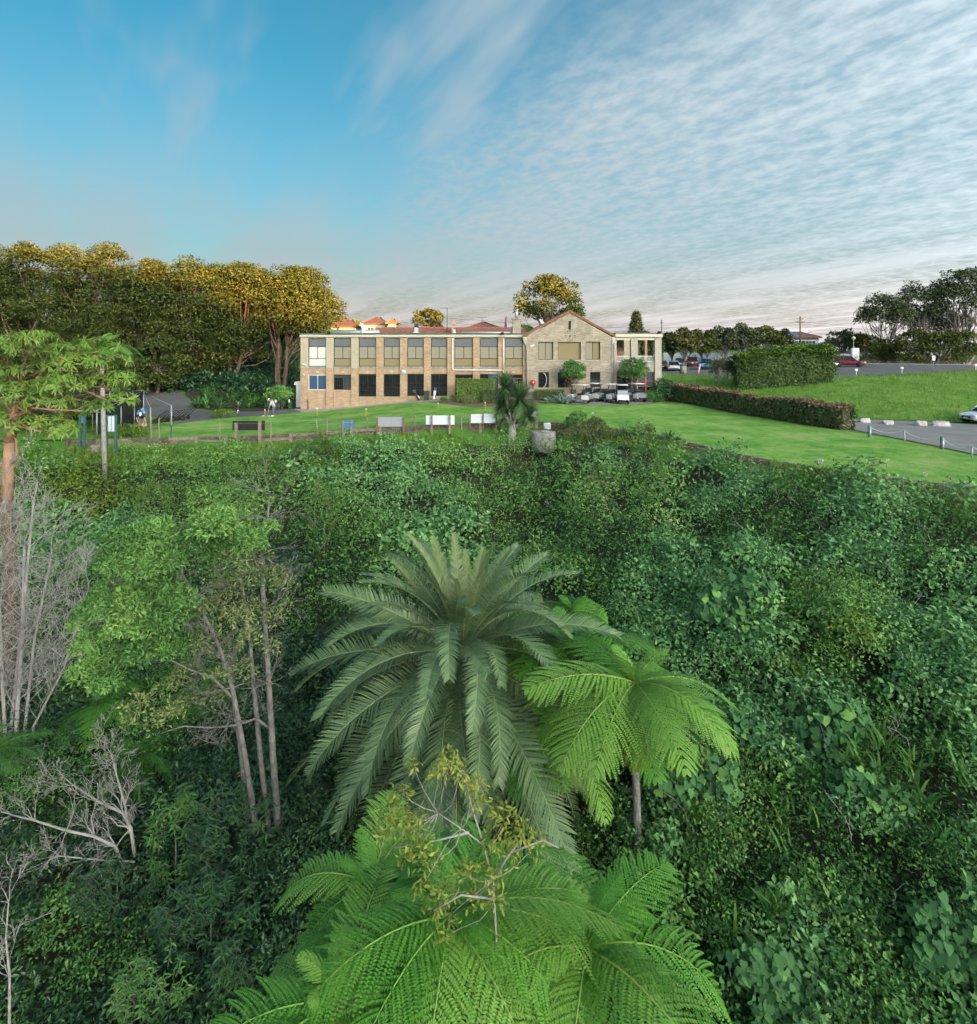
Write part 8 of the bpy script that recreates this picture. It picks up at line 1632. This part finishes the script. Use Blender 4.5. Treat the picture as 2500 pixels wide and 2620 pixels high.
# ---- trees beyond
def far_tree(label, u, v_top, v_bot, hw, D, m, rng, n=3600, L=0.5, W=0.26, bark='bark_grey', cr=None, low=-0.6, nl=30, group='trees beyond the car park', stems=2, kind='kite', name='background_tree', lift=0.0):
    b = on_ground(u, D); pm = D/F; zt, zb = at(u, v_top, D).z-b.z, at(u, v_bot, D).z-b.z; r = (hw*pm, hw*pm*0.8, (zt-zb)/2)
    cl = ell_clumps(rng, (0, 0, (zt+zb)/2), r, nl, cr or hw*pm*0.3, low=low)
    st = [((rng.normal()*0.3, 0), (rng.normal()*hw*pm*0.25, 0), max(1.2, zb+(zt-zb)*0.35), 0.14+0.1*rng.random()) for k in range(stems)]
    return clump_tree(name, label, b, rng, st, cl, m, bark, n, L, W, kind, group, 0.5, 0.45, 0.1, limb_r=0.09)
rng = np.random.default_rng(61)
for (u, vt, vb, hw, D, l, m) in ((1722, 850, 916, 30, 108, 'grey-green tree just right of the balcony end', 'leaf_euc'), (1752, 846, 915, 38, 105, 'drooping olive tree above the silver hatchback', 'leaf_olive'), (1800, 842, 916, 38, 107, 'dark rounded tree above the blue car', 'leaf_row'), (1850, 838, 915, 40, 109, 'broad tree behind the loose olive shrub', 'leaf_euc'), (1905, 832, 915, 44, 110, 'tallest tree in the line behind the big hedge', 'leaf_euc'), (1962, 836, 915, 42, 112, 'dark tree at the right of the line behind the big hedge', 'leaf_row'), (1998, 846, 915, 30, 114, 'last tree in the line, touching the two-storey house', 'leaf_euc')):
    far_tree(l, u, vt, vb, hw, D, m, rng)
far_tree('dark tree seen through the balcony opening', 1655, 846, 925, 34, 98, 'leaf_euc', rng)
far_tree('small grey-green tree left of the car park sign', 2156, 846, 905, 32, 112, 'leaf_euc', rng, 1300, nl=20, cr=1.0)
far_tree('dark small tree above the car park sign', 2210, 850, 912, 34, 108, 'leaf_row', rng, 2200, nl=22)
far_tree('spreading gum tree with open pale limbs, left of the three gums', 2262, 764, 868, 58, 102, 'leaf_euc', rng, 5200, 0.45, 0.2, 'bark_grey', 1.5, -0.35, 40, stems=3)
far_tree('tall open gum tree with gold-lit top, middle of the three gums', 2345, 730, 850, 52, 104, 'leaf_euc', rng, 3800, 0.45, 0.2, 'bark_grey', 1.35, -0.4, 34, stems=3)
far_tree('tallest gum tree at the right edge, gold-lit at its tip', 2462, 688, 850, 74, 102, 'leaf_euc', rng, 7600, 0.45, 0.2, 'bark_grey', 1.6, -0.4, 54, stems=3)
far_tree('broad low gum behind the dark shrubs on the right', 2400, 800, 880, 70, 108, 'leaf_euc', rng, 4800, 0.45, 0.22, 'bark_grey', 1.6, -0.4, 34)
for (u, vt, vb, hw, D, l) in ((2345, 850, 918, 48, 94, 'dark weeping tree on the verge, left of three'), (2405, 846, 922, 46, 92, 'dark weeping tree on the verge with a pale forked trunk, middle of three'), (2470, 848, 922, 46, 92, 'dark weeping tree on the verge at the right edge'), (2262, 870, 918, 36, 100, 'dark shrubby tree under the spreading gum')):
    far_tree(l, u, vt, vb, hw, D, 'leaf_row', rng, 3200, 0.4, 0.2, 'bark_pale', None, -0.7, 26, stems=3)
for i, (u, D, l) in enumerate(((2290, 97, 'low dark bush on the verge left of the weeping trees'), (2335, 92, 'low dark bush on the verge at the kerb'), (2450, 89, 'low grey bush at the right end of the verge'), (2235, 99, 'small bush at the tip of the verge'), (2380, 93, 'low dark bush on the verge behind the small white sign'))): bush(l, u, 0, D, 2.0, 0.7, 'leaf_row', 1100, 0.32, 0.12, rng, ground=0.7, group='bushes on the verge')
t = far_tree('big open fig tree behind the gabled clubhouse roof', 1408, 712, 850, 80, 96, 'leaf_row', rng, 6500, 0.5, 0.26, 'bark_brown', 1.35, -0.6, 50, group='trees beyond the clubhouse', stems=3)
far_tree('rounded golden tree behind the clubhouse roof', 1097, 793, 846, 38, 120, 'leaf_row', rng, 2200, 0.5, 0.26, 'bark_brown', None, -0.6, 24, group='trees beyond the clubhouse')
far_tree('sunlit golden tree at the left end of the clubhouse roof', 868, 810, 850, 34, 138, 'leaf_olive', rng, 1700, 0.6, 0.3, group='trees beyond the clubhouse')
far_tree('paler sunlit tree right of the golden one', 905, 822, 850, 30, 146, 'leaf_yellow', rng, 1200, 0.6, 0.3, group='trees beyond the clubhouse')
far_tree('dark palm-like shrub beside the flue chimney', 1345, 824, 860, 16, 84, 'leaf_mid', rng, 700, 0.4, 0.14, group='trees beyond the clubhouse', nl=10)
# conifer beyond the balcony roof
b = on_ground(1628, 86); cl = []
zt = at(1628, 802, 86).z-b.z; zb = at(1628, 870, 86).z-b.z
for k in range(46):
    q = (k+0.5)/46; a = k*2.4; r = 23*86/F*(1-q)**0.75; cl.append((math.cos(a)*r*0.7, math.sin(a)*r*0.7, zb+(zt-zb)*q*0.96, 0.5, 0.5, 0.6))
clump_tree('conifer', 'cone-shaped dark conifer above the balcony roof', b, rng, [((0, 0), (0, 0), zt*0.9, 0.18)], cl, 'leaf_olive', 'bark_brown', 3000, 0.3, 0.12, 'kite', 'trees beyond the clubhouse', 0.4, 0.35, -0.2)
